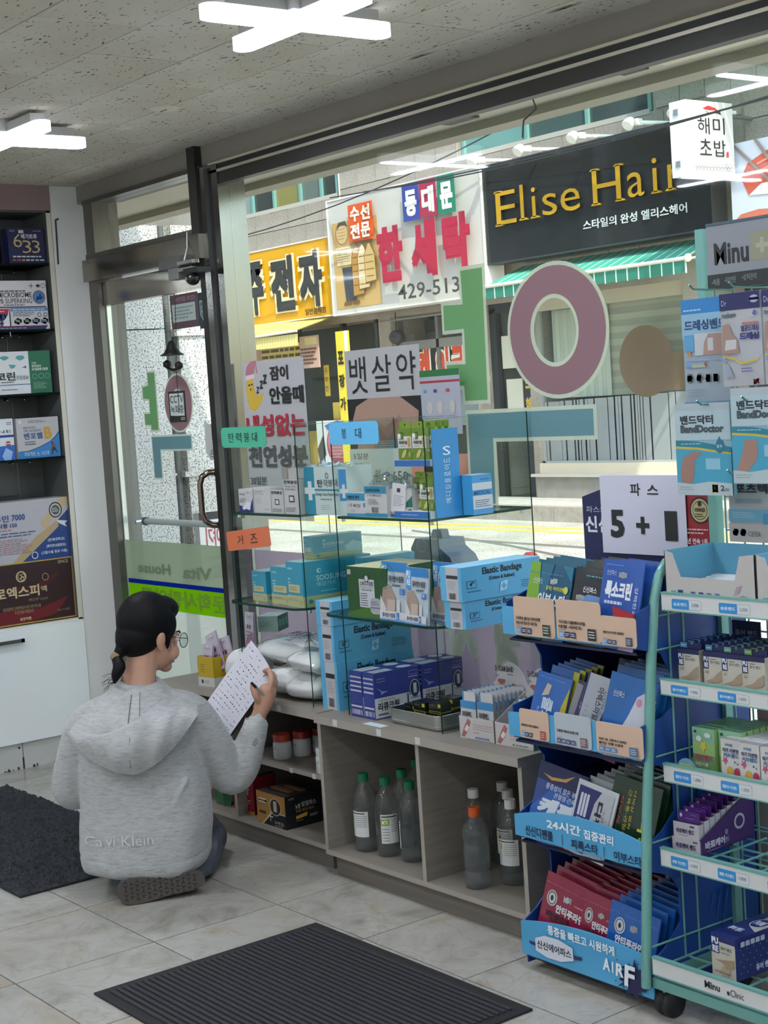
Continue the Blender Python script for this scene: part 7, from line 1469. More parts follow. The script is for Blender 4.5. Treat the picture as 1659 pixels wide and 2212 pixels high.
for c, (x, st) in enumerate(((-2.442,'#4f86ac'), (-2.366,'#4f86ac'), (-2.312,'#5f9a7a'), (-2.254,'#6f9a4a'))):
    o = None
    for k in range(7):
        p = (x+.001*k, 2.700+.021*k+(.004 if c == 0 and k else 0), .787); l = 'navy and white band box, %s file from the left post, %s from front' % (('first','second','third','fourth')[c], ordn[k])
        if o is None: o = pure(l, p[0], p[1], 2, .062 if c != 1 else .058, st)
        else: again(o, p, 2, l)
q = thing('band_header_card', 'dark navy header card standing behind the files of band boxes', 'card', (-2.425, 2.875, .787))
b = MB(); b.box(0,0,0, .085,.002,.122, M('#1a1f3c', .5)); b.build('card', q)
b = MB(); a = Art(b, (0,0,0), (1,0,0), (0,0,1), (0,-1,0), .085, .122); a.t(.10,.70,.90,.82,'퓨어 밴드','#9aa0b4'); b.build('lettering', q)
# third shelf: children's band boxes (plain generic pictures)
KG = [('r',0,.62,1,1,'#7fae8c'),('r',0,0,1,.40,'#6a8f5a'),('r',0,.36,1,.64,'#8fb46a'),('t',.08,.22,.9,.36,'키즈밴드','#a83a6a',{'b':.04}),('t',.1,.08,.7,.18,'어린이용','#dfe2d8',{'b':.02}),('e',.3,.74,.12,.07,'#c9d6cc'),('e',.7,.84,.14,.06,'#c9d6cc'),('p',[(.5,.40),(.55,.52),(.68,.52),(.58,.60),(.62,.72),(.5,.64),(.38,.72),(.42,.60),(.32,.52),(.45,.52)],'#d6b43a'),('e',.15,.9,.06,.035,'#22304a')]
KW = [('t',.22,.82,.62,.90,'의약외품','#3f7fb0',{'b':.02}),('t',.10,.66,.92,.78,'아기 더편한','#3a4a6a',{'b':.04}),('t',.14,.54,.90,.65,'키즈밴드','#3a6a9c',{'b':.04}),('p',[(.22,.32),(.27,.42),(.38,.42),(.30,.48),(.33,.56),(.22,.50),(.12,.56),(.15,.48),(.06,.42),(.17,.42)],'#b04a6a'),('e',.45,.18,.16,.13,'#c9a23a'),('e',.82,.16,.16,.14,'#a8304c'),('e',.72,.44,.04,.03,'#4a4f74'),('e',.86,.40,.03,.025,'#4a4f74')]
def kid(label, x, y, w, h, col, art, g):
    return pack('kids_band_box', label, 'box', (x, y, .585), w, .018, h, 0, col, {'F':art}, g, cols={'T':'#4f7a5c' if col == '#8fb46a' else '#c3c3c3'})
for c, x in enumerate((-2.415, -2.345)):
    for k in range(6): kid("green children's band box on the third shelf, %s file, %s from the front" % (('left','second')[c], ordn[k]), x+.0005*k, 2.705+.022*k+.01*c, .066, .098, '#8fb46a', KG if k < 2 else [], "green children's band boxes")
for c, x in enumerate((-2.318+.046, -2.272+.058, -2.15)):
    for k in range(6): kid("white children's band box, %s file after the green ones, %s from front" % (('first','second','third')[c], ordn[k]), x-.04, 2.682+.021*k-.006*c, .056, .088, '#c6c3bf', KW if k < 2 else [], "white children's band boxes")
q = thing('card_tray', 'low white card tray with a blue oval flap under the green boxes', 'tray', (-2.452, 2.665, .577))
b = MB(); b.add([(0,.02,0),(.03,0,0),(.03,.0,.02),(0,.2,.05),(0,.2,0)], [(0,1,2,3,4)], M('#b4ada4', .6)); b.add([(0,.022,0),(.03,.002,0),(.03,.002,.02),(0,.202,.05),(0,.202,0)], [(4,3,2,1,0)], M('#b4ada4', .6)); b.build('side_wall', q)
b = MB(); b.prism([(.02+.034*math.cos(PI*i/14)+.03,.0+.040*math.sin(PI*i/14)) for i in range(15)], (0,.0,.0), (1,0,0), (0,0,1), (0,-1,0), -.002, 0, M('#5f93a8', .5)); b.build('oval_flap', q)
b = MB(); a = Art(b, (.016,.0,.0), (1,0,0), (0,0,1), (0,-1,0), .068, .04); a.t(.2,.3,.8,.7,'밴드밴드','#c9b43a',b=.05); b.build('printed_design', q)
q = thing('pink_header_card', 'mauve pink header card behind the third shelf boxes', 'card', (-2.37, 2.885, .62)); b = MB(); b.box(0,0,0, .22,.002,.12, M('#9a7f86', .5)); b.build('card', q); b = MB(); a = Art(b, (0,0,0), (1,0,0), (0,0,1), (0,-1,0), .22, .12); a.e(.42,.85,.10,.16,'#bdb6b0'); a.e(.42,.85,.03,.04,'#6a4a38'); a.l(.2,.4,.7,.5,1,'#6f585e'); b.build('print', q)
# fourth shelf: purple display carton with a file of purple boxes
VI = '#3f1d5c'
q = thing('purple_display_carton', 'deep purple slanted display carton on the fourth shelf', 'carton', (-2.462, 2.668, .389), 3)
b = MB(); w, d = .084, .205
b.box(0,0,0, w,.002,.034, M('#b8b4b8', .5)); b.prism([(0,0),(d,0),(d,.118),(0,.036)], (w,0,0), (0,1,0), (0,0,1), (1,0,0), -.002, 0, M(VI, .45)); b.prism([(0,0),(d,0),(d,.118),(0,.036)], (0,0,0), (0,1,0), (0,0,1), (1,0,0), 0, .002, M(VI, .45)); b.box(0,d-.002,0, w,d,.118, M(VI, .45)); b.box(0,0,0, w,d,.002, M(VI, .45)); b.build('carton', q)
b = MB(); a = Art(b, (w,0,0), (0,1,0), (0,0,1), (1,0,0), d, .118); a.t(.08,.08,.44,.24,'바로케어','#d3c9dc',b=.04); a.t(.45,.10,.52,.2,'밴드','#d3c9dc'); a.e(.72,.42,.10,.16,'#b9b4c4'); a.e(.72,.42,.07,.11,VI); a.e(.47,.30,.03,.06,'#8a7aa0'); a.l(.1,.03,.4,.06,1,'#8a7aa0')
a = Art(b, (0,0,0), (1,0,0), (0,0,1), (0,-1,0), w, .034); a.t(.14,.25,.84,.65,'바로케어 밴드','#3f2058',b=.04); a.r(.74,.78,.9,.9,'#55585c'); b.build('printed_design', q)
for k in range(9):
    l = 'purple and white band box in the slanted purple carton, %s from the front' % ('first','second','third','fourth','fifth','sixth','seventh','eighth','ninth')[k]
    if k == 0:
        o = thing('purple_band_box', l, 'box', (-2.459, 2.672, .393), 3, 'purple band boxes')
        b = MB(); b.box(0,0,0, .074,.018,.066, M('#b9b5b9', .5), T=M('#4a2568', .4)); b.build('carton', o)
        b = MB(); b.box(.010,.007,.066, .072,.009,.092, M('#4a2170', .4)); b.build('hang_tab', o)
        b = MB(); a = Art(b, (0,0,0), (1,0,0), (0,0,1), (0,-1,0), .074, .066); a.t(.12,.60,.82,.78,'바로케어 밴드','#3f2058',b=.04); a.l(.2,.52,.6,.56,1,'#6a5a74'); a.r(.66,.86,.84,.93,'#55585c'); a = Art(b, (.010,.007,.066), (1,0,0), (0,0,1), (0,-1,0), .062, .026); a.l(.35,.3,.8,.42,1,'#9a86b4'); a.l(.6,.7,.9,.78,1,'#9a86b4'); a.e(.15,.6,.06,.18,'#c9c4d0'); b.build('printed_design', o)
    else: again(o, (-2.459-.001*k, 2.672+.0215*k, .393+.0045*k), 3, l)
# bottom shelf
pack('band_carton', 'navy band carton with white front and dotted side on the bottom shelf', 'box', (-2.322, 2.628, .137), .072, .19, .098, -3, '#1f2a66',
   {'F':[('r',0,0,1,.80,'#b9b3a6'),('r',0,.55,.34,.96,'#1f2a66'),('t',.03,.76,.31,.92,'PU','#d6d9e2',{'b':.05}),('t',.06,.58,.31,.73,'RE','#d6d9e2',{'b':.05}),('r',.34,.80,1,.84,'#b9b3a6'),('t',.40,.66,.88,.74,'퓨어 밴드','#4a6a5a',{'b':.02}),('l',.42,.58,.9,.62,1,'#6a6a6a'),('p',[(.15,.40),(.45,.36),(.75,.26),(.95,.3),(.95,.5),(.6,.44)],'#9a8468'),('p',[(.3,.1),(.5,.3),(.8,.22),(.7,.08)],'#b09a7c'),('l',.15,.12,.9,.15,1,'#4a4a4a')],
    'R':[('t',.34,.10,.62,.26,'퓨어 밴드','#c9d0e0',{'b':.03})]+[('e',.08+.11*i+.05*(j % 2),.16+.14*j,.010,.02,'#5f74b4',8) for i in range(8) for j in range(5) if not (j == 0 and 1 < i < 6)]+[('rr',.06+.085*i,.80,.13+.085*i,.92,'#a9b0c4',{'q':.02}) for i in range(5)],
    'T':[('p',[(.55,.45),(1,.35),(1,1),(.3,1)],'#b4b0ac'),('ring',.60,.62,.30,.16,.03,'#d0d3dc'),('e',.60,.62,.27,.14,'#1f2a66'),('t',.42,.55,.78,.68,'PURE','#d6d9e2',{'b':.05}),('t',.12,.22,.66,.34,'퓨어 밴드','#c9d0e0',{'b':.04})]}, None)

# ================================================================== the kneeling person
PX, PY, PRZ = -4.291, 2.251, 52.47
person = thing('person', 'person kneeling with back turned, grey hoodie, jeans and glasses, holding up a list', 'person', (PX, PY, 0), PRZ)
SKIN = M('#b98d76', .5, noise=.04, scale=14, spec=.4)
def remesh(o, vox, it=4, fac=.5):
    m = o.modifiers.new('skin', 'REMESH'); m.mode = 'VOXEL'; m.voxel_size = vox; m.use_smooth_shade = True
    s = o.modifiers.new('soften', 'SMOOTH'); s.factor = fac; s.iterations = it
    return o
def limb(b, pts, rad, mat, n=14):
    """tapering limb through the joints, rounded at both ends"""
    P = [Vector(p) for p in pts]; Q = []; RR = []
    for i in range(len(P)-1):
        for k in range(6):
            t = k/6; p0 = P[max(i-1,0)]; p1 = P[i]; p2 = P[i+1]; p3 = P[min(i+2, len(P)-1)]
            Q.append(.5*((2*p1)+(p2-p0)*t+(2*p0-5*p1+4*p2-p3)*t*t+(3*p1-p0-3*p2+p3)*t**3)); RR.append(rad[i]+(rad[i+1]-rad[i])*t)
    Q.append(P[-1]); RR.append(rad[-1])
    b.tube(Q, RR, mat, n); b.ell(tuple(Q[0]), (RR[0],)*3, mat, 12, 8); b.ell(tuple(Q[-1]), (RR[-1],)*3, mat, 12, 8)
# head frame: looks to the right and away, tipped a little down
HC = Vector((.056, .085, .792))
HX = Matrix.Translation(HC) @ Matrix.Rotation(R(40), 4, 'Z') @ Matrix.Rotation(R(10), 4, 'Y')
HP = lambda x, y, z: tuple(HX @ Vector((x, y, z)))
b = MB()
E_ = lambda c, r: b.ell(c, r, SKIN, 24, 16, X=HX)
E_((-.012,0,.036), (.089,.070,.090)); E_((.030,0,-.028), (.064,.057,.084)); E_((.020,0,-.070), (.052,.047,.042)); E_((.064,0,-.100), (.022,.022,.017))
E_((.088,0,-.030), (.013,.010,.026)); E_((.097,0,-.044), (.012,.011,.010)); E_((.080,0,-.074), (.011,.019,.006)); E_((.079,0,-.082), (.010,.017,.006)); E_((.084,0,.004), (.010,.042,.008))
for s in (-1, 1): E_((.062,s*.036,-.050), (.026,.020,.028))
for s in (-1, 1):
    E_((-.002,s*.068,-.012), (.017,.008,.030)); E_((-.004,s*.073,-.008), (.014,.006,.022)); E_((.002,s*.067,-.038), (.009,.007,.010))
limb(b, [HP(-.02,0,-.05), (.022,.055,.685), (.012,.04,.62)], [.050,.049,.056], SKIN)
b.ell((.0,.05,.36), (.12,.08,.27), SKIN, 20, 14)                                       # body inside the clothes
limb(b, [(.0,.05,.56), (.14,.06,.535)], [.045,.04], SKIN); limb(b, [(.0,.05,.56), (-.13,.06,.52)], [.045,.036], SKIN)
limb(b, [(.15,.06,.535), (.272,.12,.315), (.362,.130,.475), (.376,.131,.505)], [.045,.036,.026,.024], SKIN)
limb(b, [(-.13,.06,.51), (-.215,.06,.32), (-.12,.26,.33)], [.045,.036,.027], SKIN)
# right hand: palm, four fingers curled behind the sheet, thumb in front of it
limb(b, [(0.378,0.131,0.508), (0.392,0.134,0.538), (0.406,0.138,0.574)], [.023,.030,.031], SKIN)
b.ell((0.400,0.136,0.558), (.026,.026,.038), SKIN, 16, 12)
FI = [[(0.414,0.118,0.584), (0.424,0.126,0.618), (0.416,0.158,0.640), (0.400,0.178,0.636)], [(0.419,0.134,0.584), (0.431,0.148,0.614), (0.420,0.180,0.628), (0.402,0.196,0.618)],
      [(0.419,0.152,0.574), (0.432,0.168,0.598), (0.418,0.198,0.606), (0.402,0.208,0.592)], [(0.415,0.166,0.558), (0.426,0.184,0.574), (0.412,0.206,0.576), (0.400,0.212,0.564)]]
for f, r0 in zip(FI, (.0105,.0108,.0102,.009)): limb(b, f, [r0+.001, r0, r0*.9, r0*.8], SKIN, 10)
limb(b, [(0.384,0.118,0.548), (0.372,0.102,0.574), (0.364,0.104,0.603)], [.0135,.0115,.0095], SKIN, 10)
# left hand under the sheet
limb(b, [(-.12,.26,.33), (-.07,.31,.345)], [.026,.030], SKIN)
for k in range(4): limb(b, [(-.06+.01*k,.33-.012*k,.355-.004*k), (-.03+.01*k,.355-.012*k,.372), (-.01+.01*k,.345-.01*k,.390)], [.010,.0095,.008], SKIN, 8)
limb(b, [(-.09,.285,.352), (-.06,.285,.385)], [.012,.009], SKIN, 8)
# seat, folded legs
limb(b, [(.07,.06,.14), (.15,.36,.09), (.13,.05,.055)], [.07,.05,.04], SKIN); limb(b, [(-.08,.06,.14), (-.10,.36,.09), (-.07,.05,.055)], [.07,.05,.04], SKIN)
remesh(b.build('body', person), .0036, 5)
# face details
for s in (-1, 1):
    e = MB(); e.ell((.078,s*.031,-.008), (.011,.012,.009), M('#dcd8d2', .2), 12, 8, X=HX); e.ell((.0865,s*.031,-.009), (.004,.0055,.0055), M('#1d120d', .1), 10, 8, X=HX); e.build('eye', person)
e = MB()
for s in (-1, 1): e.tube([HP(.086,s*.014,.012), HP(.088,s*.030,.016), HP(.080,s*.046,.012)], .003, M('#17110f', .8), 6)
e.build('eyebrows', person)
e = MB(); e.ell((.0865,0,-.074), (.006,.018,.0045), M('#9a5a54', .4), 12, 8, X=HX); e.ell((.0855,0,-.082), (.006,.016,.0045), M('#9a5a54', .4), 12, 8, X=HX); e.build('lips', person)
# hair with low ponytail
def hair_mat():
    m, nt, b_, N, L = nodes_mat('black_hair')
    tc = N('ShaderNodeTexCoord'); mp = N('ShaderNodeMapping'); mp.inputs['Scale'].default_value = (60, 60, 6); n = N('ShaderNodeTexNoise'); n.inputs['Scale'].default_value = 3; n.inputs['Detail'].default_value = 4
    L(tc.outputs['Object'], mp.inputs[0]); L(mp.outputs[0], n.inputs['Vector']); r = ramp(N, L, n.outputs[0], [(.35, '#050506'), (.7, '#0b0b0e')]); L(r.outputs[0], b_.inputs['Base Color'])
    bp = N('ShaderNodeBump'); bp.inputs['Strength'].default_value = .35; bp.inputs['Distance'].default_value = .002; L(n.outputs[0], bp.inputs['Height']); L(bp.outputs[0], b_.inputs['Normal'])
    b_.inputs['Roughness'].default_value = .55; b_.inputs['Specular IOR Level'].default_value = .18
    return m
HAIR = hair_mat()
b = MB()
b.ell((-.020,0,.042), (.098,.080,.096), HAIR, 28, 18, X=HX); b.ell((-.046,0,-.005), (.070,.070,.072), HAIR, 24, 16, X=HX); b.ell((.030,0,.085), (.058,.062,.042), HAIR, 20, 14, X=HX)
for s in (-1, 1): b.ell((.022,s*.056,.035), (.036,.020,.050), HAIR, 14, 12, X=HX); b.ell((.030,s*.0585,-.012), (.010,.006,.030), HAIR, 10, 10, X=HX)
limb(b, [HP(-.075,.0,-.02), HP(-.098,.004,-.052), HP(-.108,.008,-.070)], [.045,.022,.0145], HAIR)
limb(b, [HP(-.112,.008,-.078), (-.030,-.022,.715), (-.040,-.030,.690), (-.046,-.036,.668)], [.015,.021,.017,.005], HAIR)
remesh(b.build('hair', person), .004, 4)
b = MB(); T0, T1 = HX @ Vector((-.103,.006,-.062)), HX @ Vector((-.116,.009,-.086))
b.tube([T0, T0.lerp(T1,.3), T0.lerp(T1,.7), T1], [.0165,.0195,.0195,.0165], M('#7d6a4a', .6, noise=.35, scale=160, bump=.6), 14); b.build('hair_tie', person)
b = MB(); random.seed(31)
for k in range(16):
    p = Vector((-.040+random.uniform(-.01,.01), -.032, .675+random.uniform(-.01,.02))); q = p+Vector((-random.uniform(.015,.05), random.uniform(-.02,.0), -random.uniform(.0,.03))); c = (p+q)/2+Vector((0,0,random.uniform(.0,.012)))
    b.tube([p, c, q], .0005, HAIR, 4)
for k in range(10):
    p = HX @ Vector((.01+.004*k,-.062,.0)); q = p+Vector((random.uniform(0,.012),0,-random.uniform(.02,.05))); b.tube([p, q], .0005, HAIR, 4)
b.build('loose_strands', person)['kind'] = 'stuff'
# round glasses
b = MB(); BLK = M('#1b1a1b', .3, .5)
for s in (-1, 1):
    b.tube([HP(.104+.004*math.cos(2*PI*k/20)*0, s*.034+.0235*math.cos(2*PI*k/20), -.012+.0235*math.sin(2*PI*k/20)) for k in range(20)], .0013, BLK, 6, closed=True)
    b.tube([HP(.103,s*.058,-.004), HP(.060,s*.070,-.003), HP(.004,s*.0735,.004), HP(-.012,s*.075,-.012)], .0013, BLK, 6)
b.tube([HP(.104,-.0105,-.008), HP(.107,0,-.005), HP(.104,.0105,-.008)], .0012, BLK, 6); g = b.build('glasses', person)
b = MB()
for s in (-1, 1): b.add([HP(.104, s*.034+.0225*math.cos(2*PI*k/20), -.012+.0225*math.sin(2*PI*k/20)) for k in range(20)], [list(range(20))], thin_glass('spectacle_lens', '#e4ecec', 2.0))
b.build('lenses', g)

# hoodie ---------------------------------------------------------------
def fleece():
    m, nt, b_, N, L = nodes_mat('grey_fleece')
    tc = N('ShaderNodeTexCoord'); mp = N('ShaderNodeMapping'); mp.inputs['Scale'].default_value = (22, 22, 110); mp.inputs['Rotation'].default_value = (0, R(4), 0)
    n = N('ShaderNodeTexNoise'); n.inputs['Scale'].default_value = 1.6; n.inputs['Detail'].default_value = 6; n.inputs['Roughness'].default_value = .7; L(tc.outputs['Object'], mp.inputs[0]); L(mp.outputs[0], n.inputs['Vector'])
    r = ramp(N, L, n.outputs[0], [(.28, '#8e908f'), (.48, '#a7a9a8'), (.7, '#b6b8b6')]); L(r.outputs[0], b_.inputs['Base Color'])
    n2 = N('ShaderNodeTexNoise'); n2.inputs['Scale'].default_value = 16; n2.inputs['Detail'].default_value = 3; L(tc.outputs['Object'], n2.inputs['Vector'])
    bp = N('ShaderNodeBump'); bp.inputs['Strength'].default_value = .5; bp.inputs['Distance'].default_value = .012; L(n2.outputs[0], bp.inputs['Height']); L(bp.outputs[0], b_.inputs['Normal'])
    b_.inputs['Roughness'].default_value = .95; b_.inputs['Sheen Weight'].default_value = .25; b_.inputs['Specular IOR Level'].default_value = .1
    return m
FL = fleece()
# torso rings: z, centre x, centre y, half width, half depth
RG = [(.105,-.004,.045,.200,.168), (.13,-.003,.047,.206,.172), (.20,.004,.050,.208,.168), (.30,.010,.052,.202,.158), (.40,.004,.050,.192,.148), (.48,.000,.045,.186,.138), (.54,.003,.042,.176,.124), (.59,.006,.040,.145,.104), (.625,.010,.042,.100,.084), (.648,.014,.045,.072,.066)]
def ring_at(z):
    for a, c in zip(RG, RG[1:]):
        if z <= c[0]:
            t = max(0, (z-a[0])/(c[0]-a[0])); t = t*t*(3-2*t)*.4+t*.6
            return [a[i]+(c[i]-a[i])*t for i in range(5)]
    return list(RG[-1])
def tpt(an, z, k=1.0):
    _, cx, cy, hw, hd = ring_at(z); c, s = math.cos(an), math.sin(an); e = .78
    fold = .007*math.sin(5*an+z*9)+.006*math.sin(9*an-14*z)*max(0, (.5-z)) / .4+.012*max(0, .28-z)/.2*math.sin(7*an+1.2)
    low = 1+fold
    return (cx+hw*k*low*abs(c)**e*(1 if c > 0 else -1), cy+hd*k*low*abs(s)**e*(1 if s > 0 else -1), z+.016*math.sin(an*2+.6)*max(0, .2-z)/.1)
b = MB(); n = 72
ZS = [.105+.543*i/46 for i in range(47)]
vs = [tpt(2*PI*k/n, z) for z in ZS for k in range(n)]
b.add(vs, [(i*n+k, i*n+(k+1) % n, (i+1)*n+(k+1) % n, (i+1)*n+k) for i in range(len(ZS)-1) for k in range(n)]+[list(range(n))[::-1], list(range((len(ZS)-1)*n, len(ZS)*n))], FL, True)
limb(b, [(.095,.048,.555), (.165,.058,.528), (.222,.082,.425), (.268,.118,.318), (.310,.130,.345), (.343,.130,.420), (.362,.130,.464)], [.070,.074,.070,.062,.058,.047,.040], FL, 20)
limb(b, [(-.085,.050,.550), (-.155,.055,.512), (-.204,.056,.410), (-.228,.062,.322), (-.205,.130,.298), (-.150,.215,.318)], [.070,.072,.064,.060,.054,.045], FL, 20)
# sleeve creases as rolls of cloth near both elbows and under the arm
for p, q, r in (((.232,.062,.330),(.300,.078,.352),.013), ((.246,.066,.300),(.318,.082,.380),.011), ((.170,.000,.470),(.255,.080,.360),.012), ((.140,-.030,.500),(.190,.000,.400),.012), ((-.215,.020,.345),(-.250,.090,.335),.010), ((-.160,-.005,.49),(-.235,.045,.40),.011), ((.06,-.095,.23),(.16,-.07,.36),.010), ((-.02,-.112,.10),(.11,-.10,.24),.010)):
    limb(b, [p, tuple((Vector(p)+Vector(q))/2+Vector((.003,-.006,-.004))), q], [r*.5, r, r*.5], FL, 8)
remesh(b.build('hoodie', person), .0062, 3)
# ribbed hem and cuff
b = MB(); RIB = FL
vs = []
for z, k in ((.122,1.0), (.112,1.012), (.090,1.0), (.074,.975), (.072,.90)):
    for j in range(n):
        x, y, zz = tpt(2*PI*j/n, .115, k); vs.append((x, y, z+.022*(x/.2)*.0+(.010*math.sin(2*PI*j/n*2+.6))+.018*max(0, -y-.05)*0+.03*max(0, x)))
b.add(vs, [(i*n+k, i*n+(k+1) % n, (i+1)*n+(k+1) % n, (i+1)*n+k) for i in range(4) for k in range(n)], RIB, True); b.build('hem_band', person)
b = MB(); b.tube([(.350,.130,.434), (.356,.130,.450), (.367,.130,.484), (.370,.130,.492), (.368,.130,.488)], [.044,.042,.038,.034,.028], RIB, 22, caps=False); b.build('cuff', person)
b = MB(); b.tube([(-.165,.192,.312), (-.14,.23,.322), (-.12,.26,.33)], [.046,.042,.034], RIB, 18); b.build('cuff', person)
# hood lying on the back
def hood(u, v, out=0.0):
    """u: left shoulder to right shoulder, v: neck to tip"""
    a = -1+2*u
    tx = .014+.088*a; tz = .646-.035*a*a; ty = -.028+.075*a*a
    bx = .006+.205*a-.0*a; bz = .405+.105*abs(a)**1.7+.055*a*abs(a)*(1 if a > 0 else -.3); by = -.112+.060*abs(a)**2.2
    q = v; x = tx+(bx-tx)*q**.85; y = ty+(by-ty)*q**.7; z = tz+(bz-tz)*q
    bulge = (.052*math.sin(PI*min(1, q**1.15))*(1-abs(a)**3*.75)+.012)
    y -= bulge+out+.007*math.sin(9*a+3*q)*math.sin(PI*q)+.004*math.sin(21*a*q)
    return (x, y, z)
b = MB(); NU, NV_ = 40, 22
b.grid(lambda u, v: hood(u, v), NU, NV_, FL); b.grid(lambda u, v: (lambda p: (p[0]*.97, p[1]+.05+.02*v, p[2]+.012))(hood(1-u, v)), NU, NV_, FL)
for v in (0, 1):
    for i in range(NU):
        p, q = hood(i/NU, v), hood((i+1)/NU, v); g2 = lambda p: (p[0]*.97, p[1]+.05+.02*v, p[2]+.012)
        b.add([p, q, g2(q), g2(p)], [(0,1,2,3) if v == 0 else (3,2,1,0)], FL)
for u in (0, 1):
    for j in range(NV_):
        p, q = hood(u, j/NV_), hood(u, (j+1)/NV_); v0, v1 = j/NV_, (j+1)/NV_
        b.add([p, q, (q[0]*.97,q[1]+.05+.02*v1,q[2]+.012), (p[0]*.97,p[1]+.05+.02*v0,p[2]+.012)], [(0,1,2,3)], FL)
hd = remesh(b.build('hood', person), .006, 5)
# hood opening band: a second layer folded over the lower half
def band(u, v, o):
    a = -1+2*u; top = .36-.26*a if a > 0 else .36+.42*abs(a)**1.2
    top = max(.10, min(.80, top)); return hood(u, top+(1.0-top)*v, o+.006*math.sin(PI*v))
b = MB(); b.grid(lambda u, v: band(u, v, .030), 40, 12, FL); b.grid(lambda u, v: band(1-u, v, .002), 40, 12, FL)
for v in (0, 1):
    for i in range(40): b.add([band(i/40,v,.030), band((i+1)/40,v,.030), band((i+1)/40,v,.002), band(i/40,v,.002)], [(0,1,2,3)], FL)
b.build('hood_band', hd)
b = MB(); SEAM = M('#6f716f', .9)
b.tube([hood(.47, .06+.07*k, .0035) for k in range(7)], .0016, SEAM, 5); b.tube([hood(.60, .04+.055*k, .0035) for k in range(6)], .0012, SEAM, 5); b.tube([hood(.515-.002*k, .50+.05*k, .034) for k in range(9)], .0014, SEAM, 5)
b.build('hood_seam', hd)['kind'] = 'stuff'
b = MB(); b.tube([(.014+.066*math.cos(2*PI*k/24), .040+.062*math.sin(2*PI*k/24), .650+.010*math.sin(2*PI*k/24)-.012*math.cos(2*PI*k/24)) for k in range(24)], .012, FL, 10, closed=True); b.build('collar', person)
# embroidery on the lower back
def back_y(x, z):
    best = min((tpt(PI+PI*k/160, z) for k in range(161)), key=lambda p: abs(p[0]-x)); return best[1]
b = MB(); LT = M('#c3c4c2', .8)
for txt, x0, x1 in (('Ca', -.168, -.108), ('vi', -.098, -.068), ('Klein', -.046, .050)):
    gl, fs, _ = glyphs(txt, -.004, 3); pts = []
    for p, q in gl:
        x = x0+(x1-x0)*p; z = .178+.032*(1 if txt != 'Ca' else .92)*q+.03*(x+.06)*.12; pts.append((x, back_y(x, z)-.0075, z))
    b.add(pts, fs, LT)
b.build('embroidery', person)
b = MB(); b.tube([(.358,.086,.428), (.364,.088,.436), (.370,.091,.430), (.365,.088,.422), (.358,.086,.428), (.353,.085,.420), (.359,.086,.414), (.365,.088,.422)], .0012, M('#55585a', .8), 5); b.build('sleeve_emblem', person)

# jeans
DEN = M('#59626f', .9, noise=.12, scale=60, bump=.3)
b = MB(); b.ell((.0,.06,.12), (.175,.13,.10), DEN, 24, 14)
limb(b, [(.07,.05,.13), (.120,.22,.105), (.135,.36,.080)], [.090,.076,.066], DEN, 18); limb(b, [(.160,.34,.062), (.160,.16,.056), (.140,.02,.050)], [.062,.056,.048], DEN, 18)
limb(b, [(-.08,.05,.13), (-.10,.22,.115), (-.11,.36,.085)], [.095,.082,.070], DEN, 18); limb(b, [(-.12,.34,.066), (-.10,.16,.058), (-.06,.02,.052)], [.066,.060,.052], DEN, 18)
for p, q in (((.185,.04,.03),(.205,.16,.09)), ((.19,.08,.02),(.215,.20,.06))): limb(b, [p, q], [.012,.012], DEN, 8)
remesh(b.build('jeans', person), .007, 3)
# shoe lying on its side, sole towards the camera
SB = M('#4b4540', .85, noise=.08, scale=40); 
sh = MB()
out = [(-.135,.045),(-.132,.070),(-.118,.092),(-.09,.102),(-.05,.100),(-.01,.092),(.03,.090),(.07,.096),(.105,.100),(.125,.094),(.135,.078),(.137,.055),(.130,.038),(.10,.026),(.06,.022),(.02,.018),(-.02,.010),(-.06,.003),(-.095,.002),(-.120,.016)]
SXF = Matrix.Translation((.062,-.128,.0)) @ Matrix.Rotation(R(13), 4, 'Z') @ Matrix.Rotation(R(-10), 4, 'X') @ Matrix.Diagonal((1.0,1.0,.80,1.0))
sh.prism(out, (0,0,0), (1,0,0), (0,0,1), (0,-1,0), -.028, 0, SB, X=SXF); s1 = sh.build('shoe_sole', person, bevel=.006)
sh = MB(); sh.ell((-.055,.060,.055), (.075,.060,.048), M('#3f3b38', .8), 18, 12, X=SXF); sh.ell((.06,.060,.058), (.068,.055,.044), M('#3f3b38', .8), 18, 12, X=SXF); remesh(sh.build('shoe_upper', person), .006, 4)
b = MB(); TR = M('#161413', .9)
for i in range(13):
    for j in range(5):
        x = -.105+.0175*i; z = .022+.0165*j+(.008 if i % 2 else 0)+.012*max(0, x/.13)
        if z > .090 or z < .018: continue
        for k in range(3):
            an = PI/2+2*PI*k/3+(PI if (i+j) % 2 else 0); c, s = math.cos(an), math.sin(an); l, wd = .0072, .0011
            b.prism([(x-s*wd,z+c*wd),(x+s*wd,z-c*wd),(x+c*l+s*wd,z+s*l-c*wd),(x+c*l-s*wd,z+s*l+c*wd)], (0,-.0004,0), (1,0,0), (0,0,1), (0,-1,0), 0, .0006, TR, X=SXF)
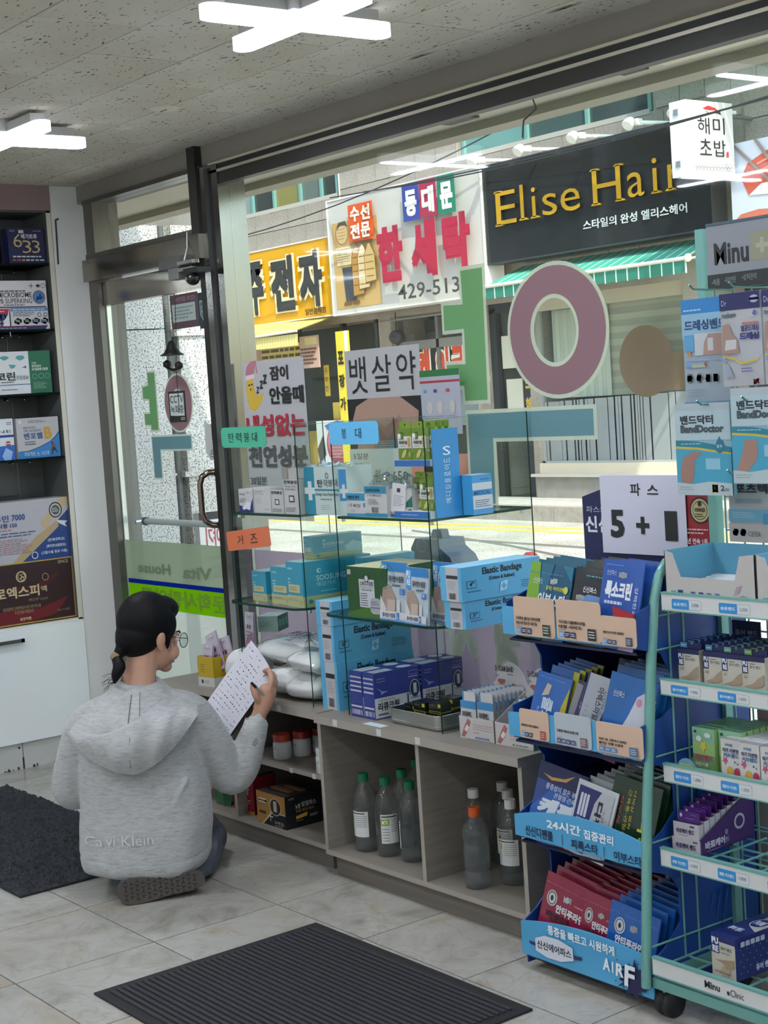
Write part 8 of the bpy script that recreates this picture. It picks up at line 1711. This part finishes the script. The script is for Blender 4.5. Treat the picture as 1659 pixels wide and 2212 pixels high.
b.build('sole_tread', person)['kind'] = 'stuff'

# the list and the pen in the hand
def wp(p): return tuple(person.matrix_basis @ Vector(p))
PA, PB_, PC, PD = Vector((.179,.27,.510)), Vector((.346,.30,.724)), Vector((.422,.15,.628)), Vector((.275,.12,.442))
nrm = (PB_-PA).cross(PC-PB_).normalized()*-1
def sheet_pt(u, v, o=0.0):
    """u along the long edge A to B, v from A to D"""
    p = PA.lerp(PB_, u).lerp(PD.lerp(PC, u), v); return p+nrm*(o+.016*math.sin(PI*v)*(.4+.6*u)*-1-.010*u*u)
t = thing('paper_list', 'white handwritten list sheet held up in the right hand of the person', 'paper', (PX, PY, 0), PRZ)
PW = M('#c9c8d0', .65)
b = MB(); b.grid(lambda u, v: sheet_pt(u, v), 14, 10, PW); b.grid(lambda u, v: sheet_pt(u, 1-v, -.0008), 14, 10, PW); b.build('front_sheet', t)
b = MB(); b.grid(lambda u, v: sheet_pt(u*1.0-.012, v*1.0+.012, -.004), 12, 8, M('#2b2b2e', .6)); b.grid(lambda u, v: sheet_pt(u-.012, 1-v+.012, -.007), 12, 8, M('#2b2b2e', .6)); b.build('dark_cover', t)
b = MB(); random.seed(17); INK = M('#4a4a58', .7); K2 = M('#222228', .7)
for i in range(15):
    u = .06+.062*i; v = .06
    while v < .93:
        l = random.uniform(.012, .05); h = random.uniform(.005, .012)
        if random.random() < .62: b.add([tuple(sheet_pt(u+h, v, .0006)), tuple(sheet_pt(u, v, .0006)), tuple(sheet_pt(u, v+l, .0006)), tuple(sheet_pt(u+h, v+l, .0006))], [(0,1,2,3)], K2 if random.random() < .12 else INK)
        v += l+random.uniform(.012, .05)
b.build('handwriting', t)
t = thing('pen', 'dark pen gripped between thumb and fingers of the raised hand', 'pen', (PX, PY, 0), PRZ)
b = MB(); b.tube([(.376,.098,.600), (.402,.112,.566)], .0042, M('#8c8a88', .3), 8); b.build('barrel', t)
b = MB(); b.tube([(.362,.092,.617), (.376,.098,.600)], .0048, M('#1d1c1d', .4), 8); b.build('cap', t)
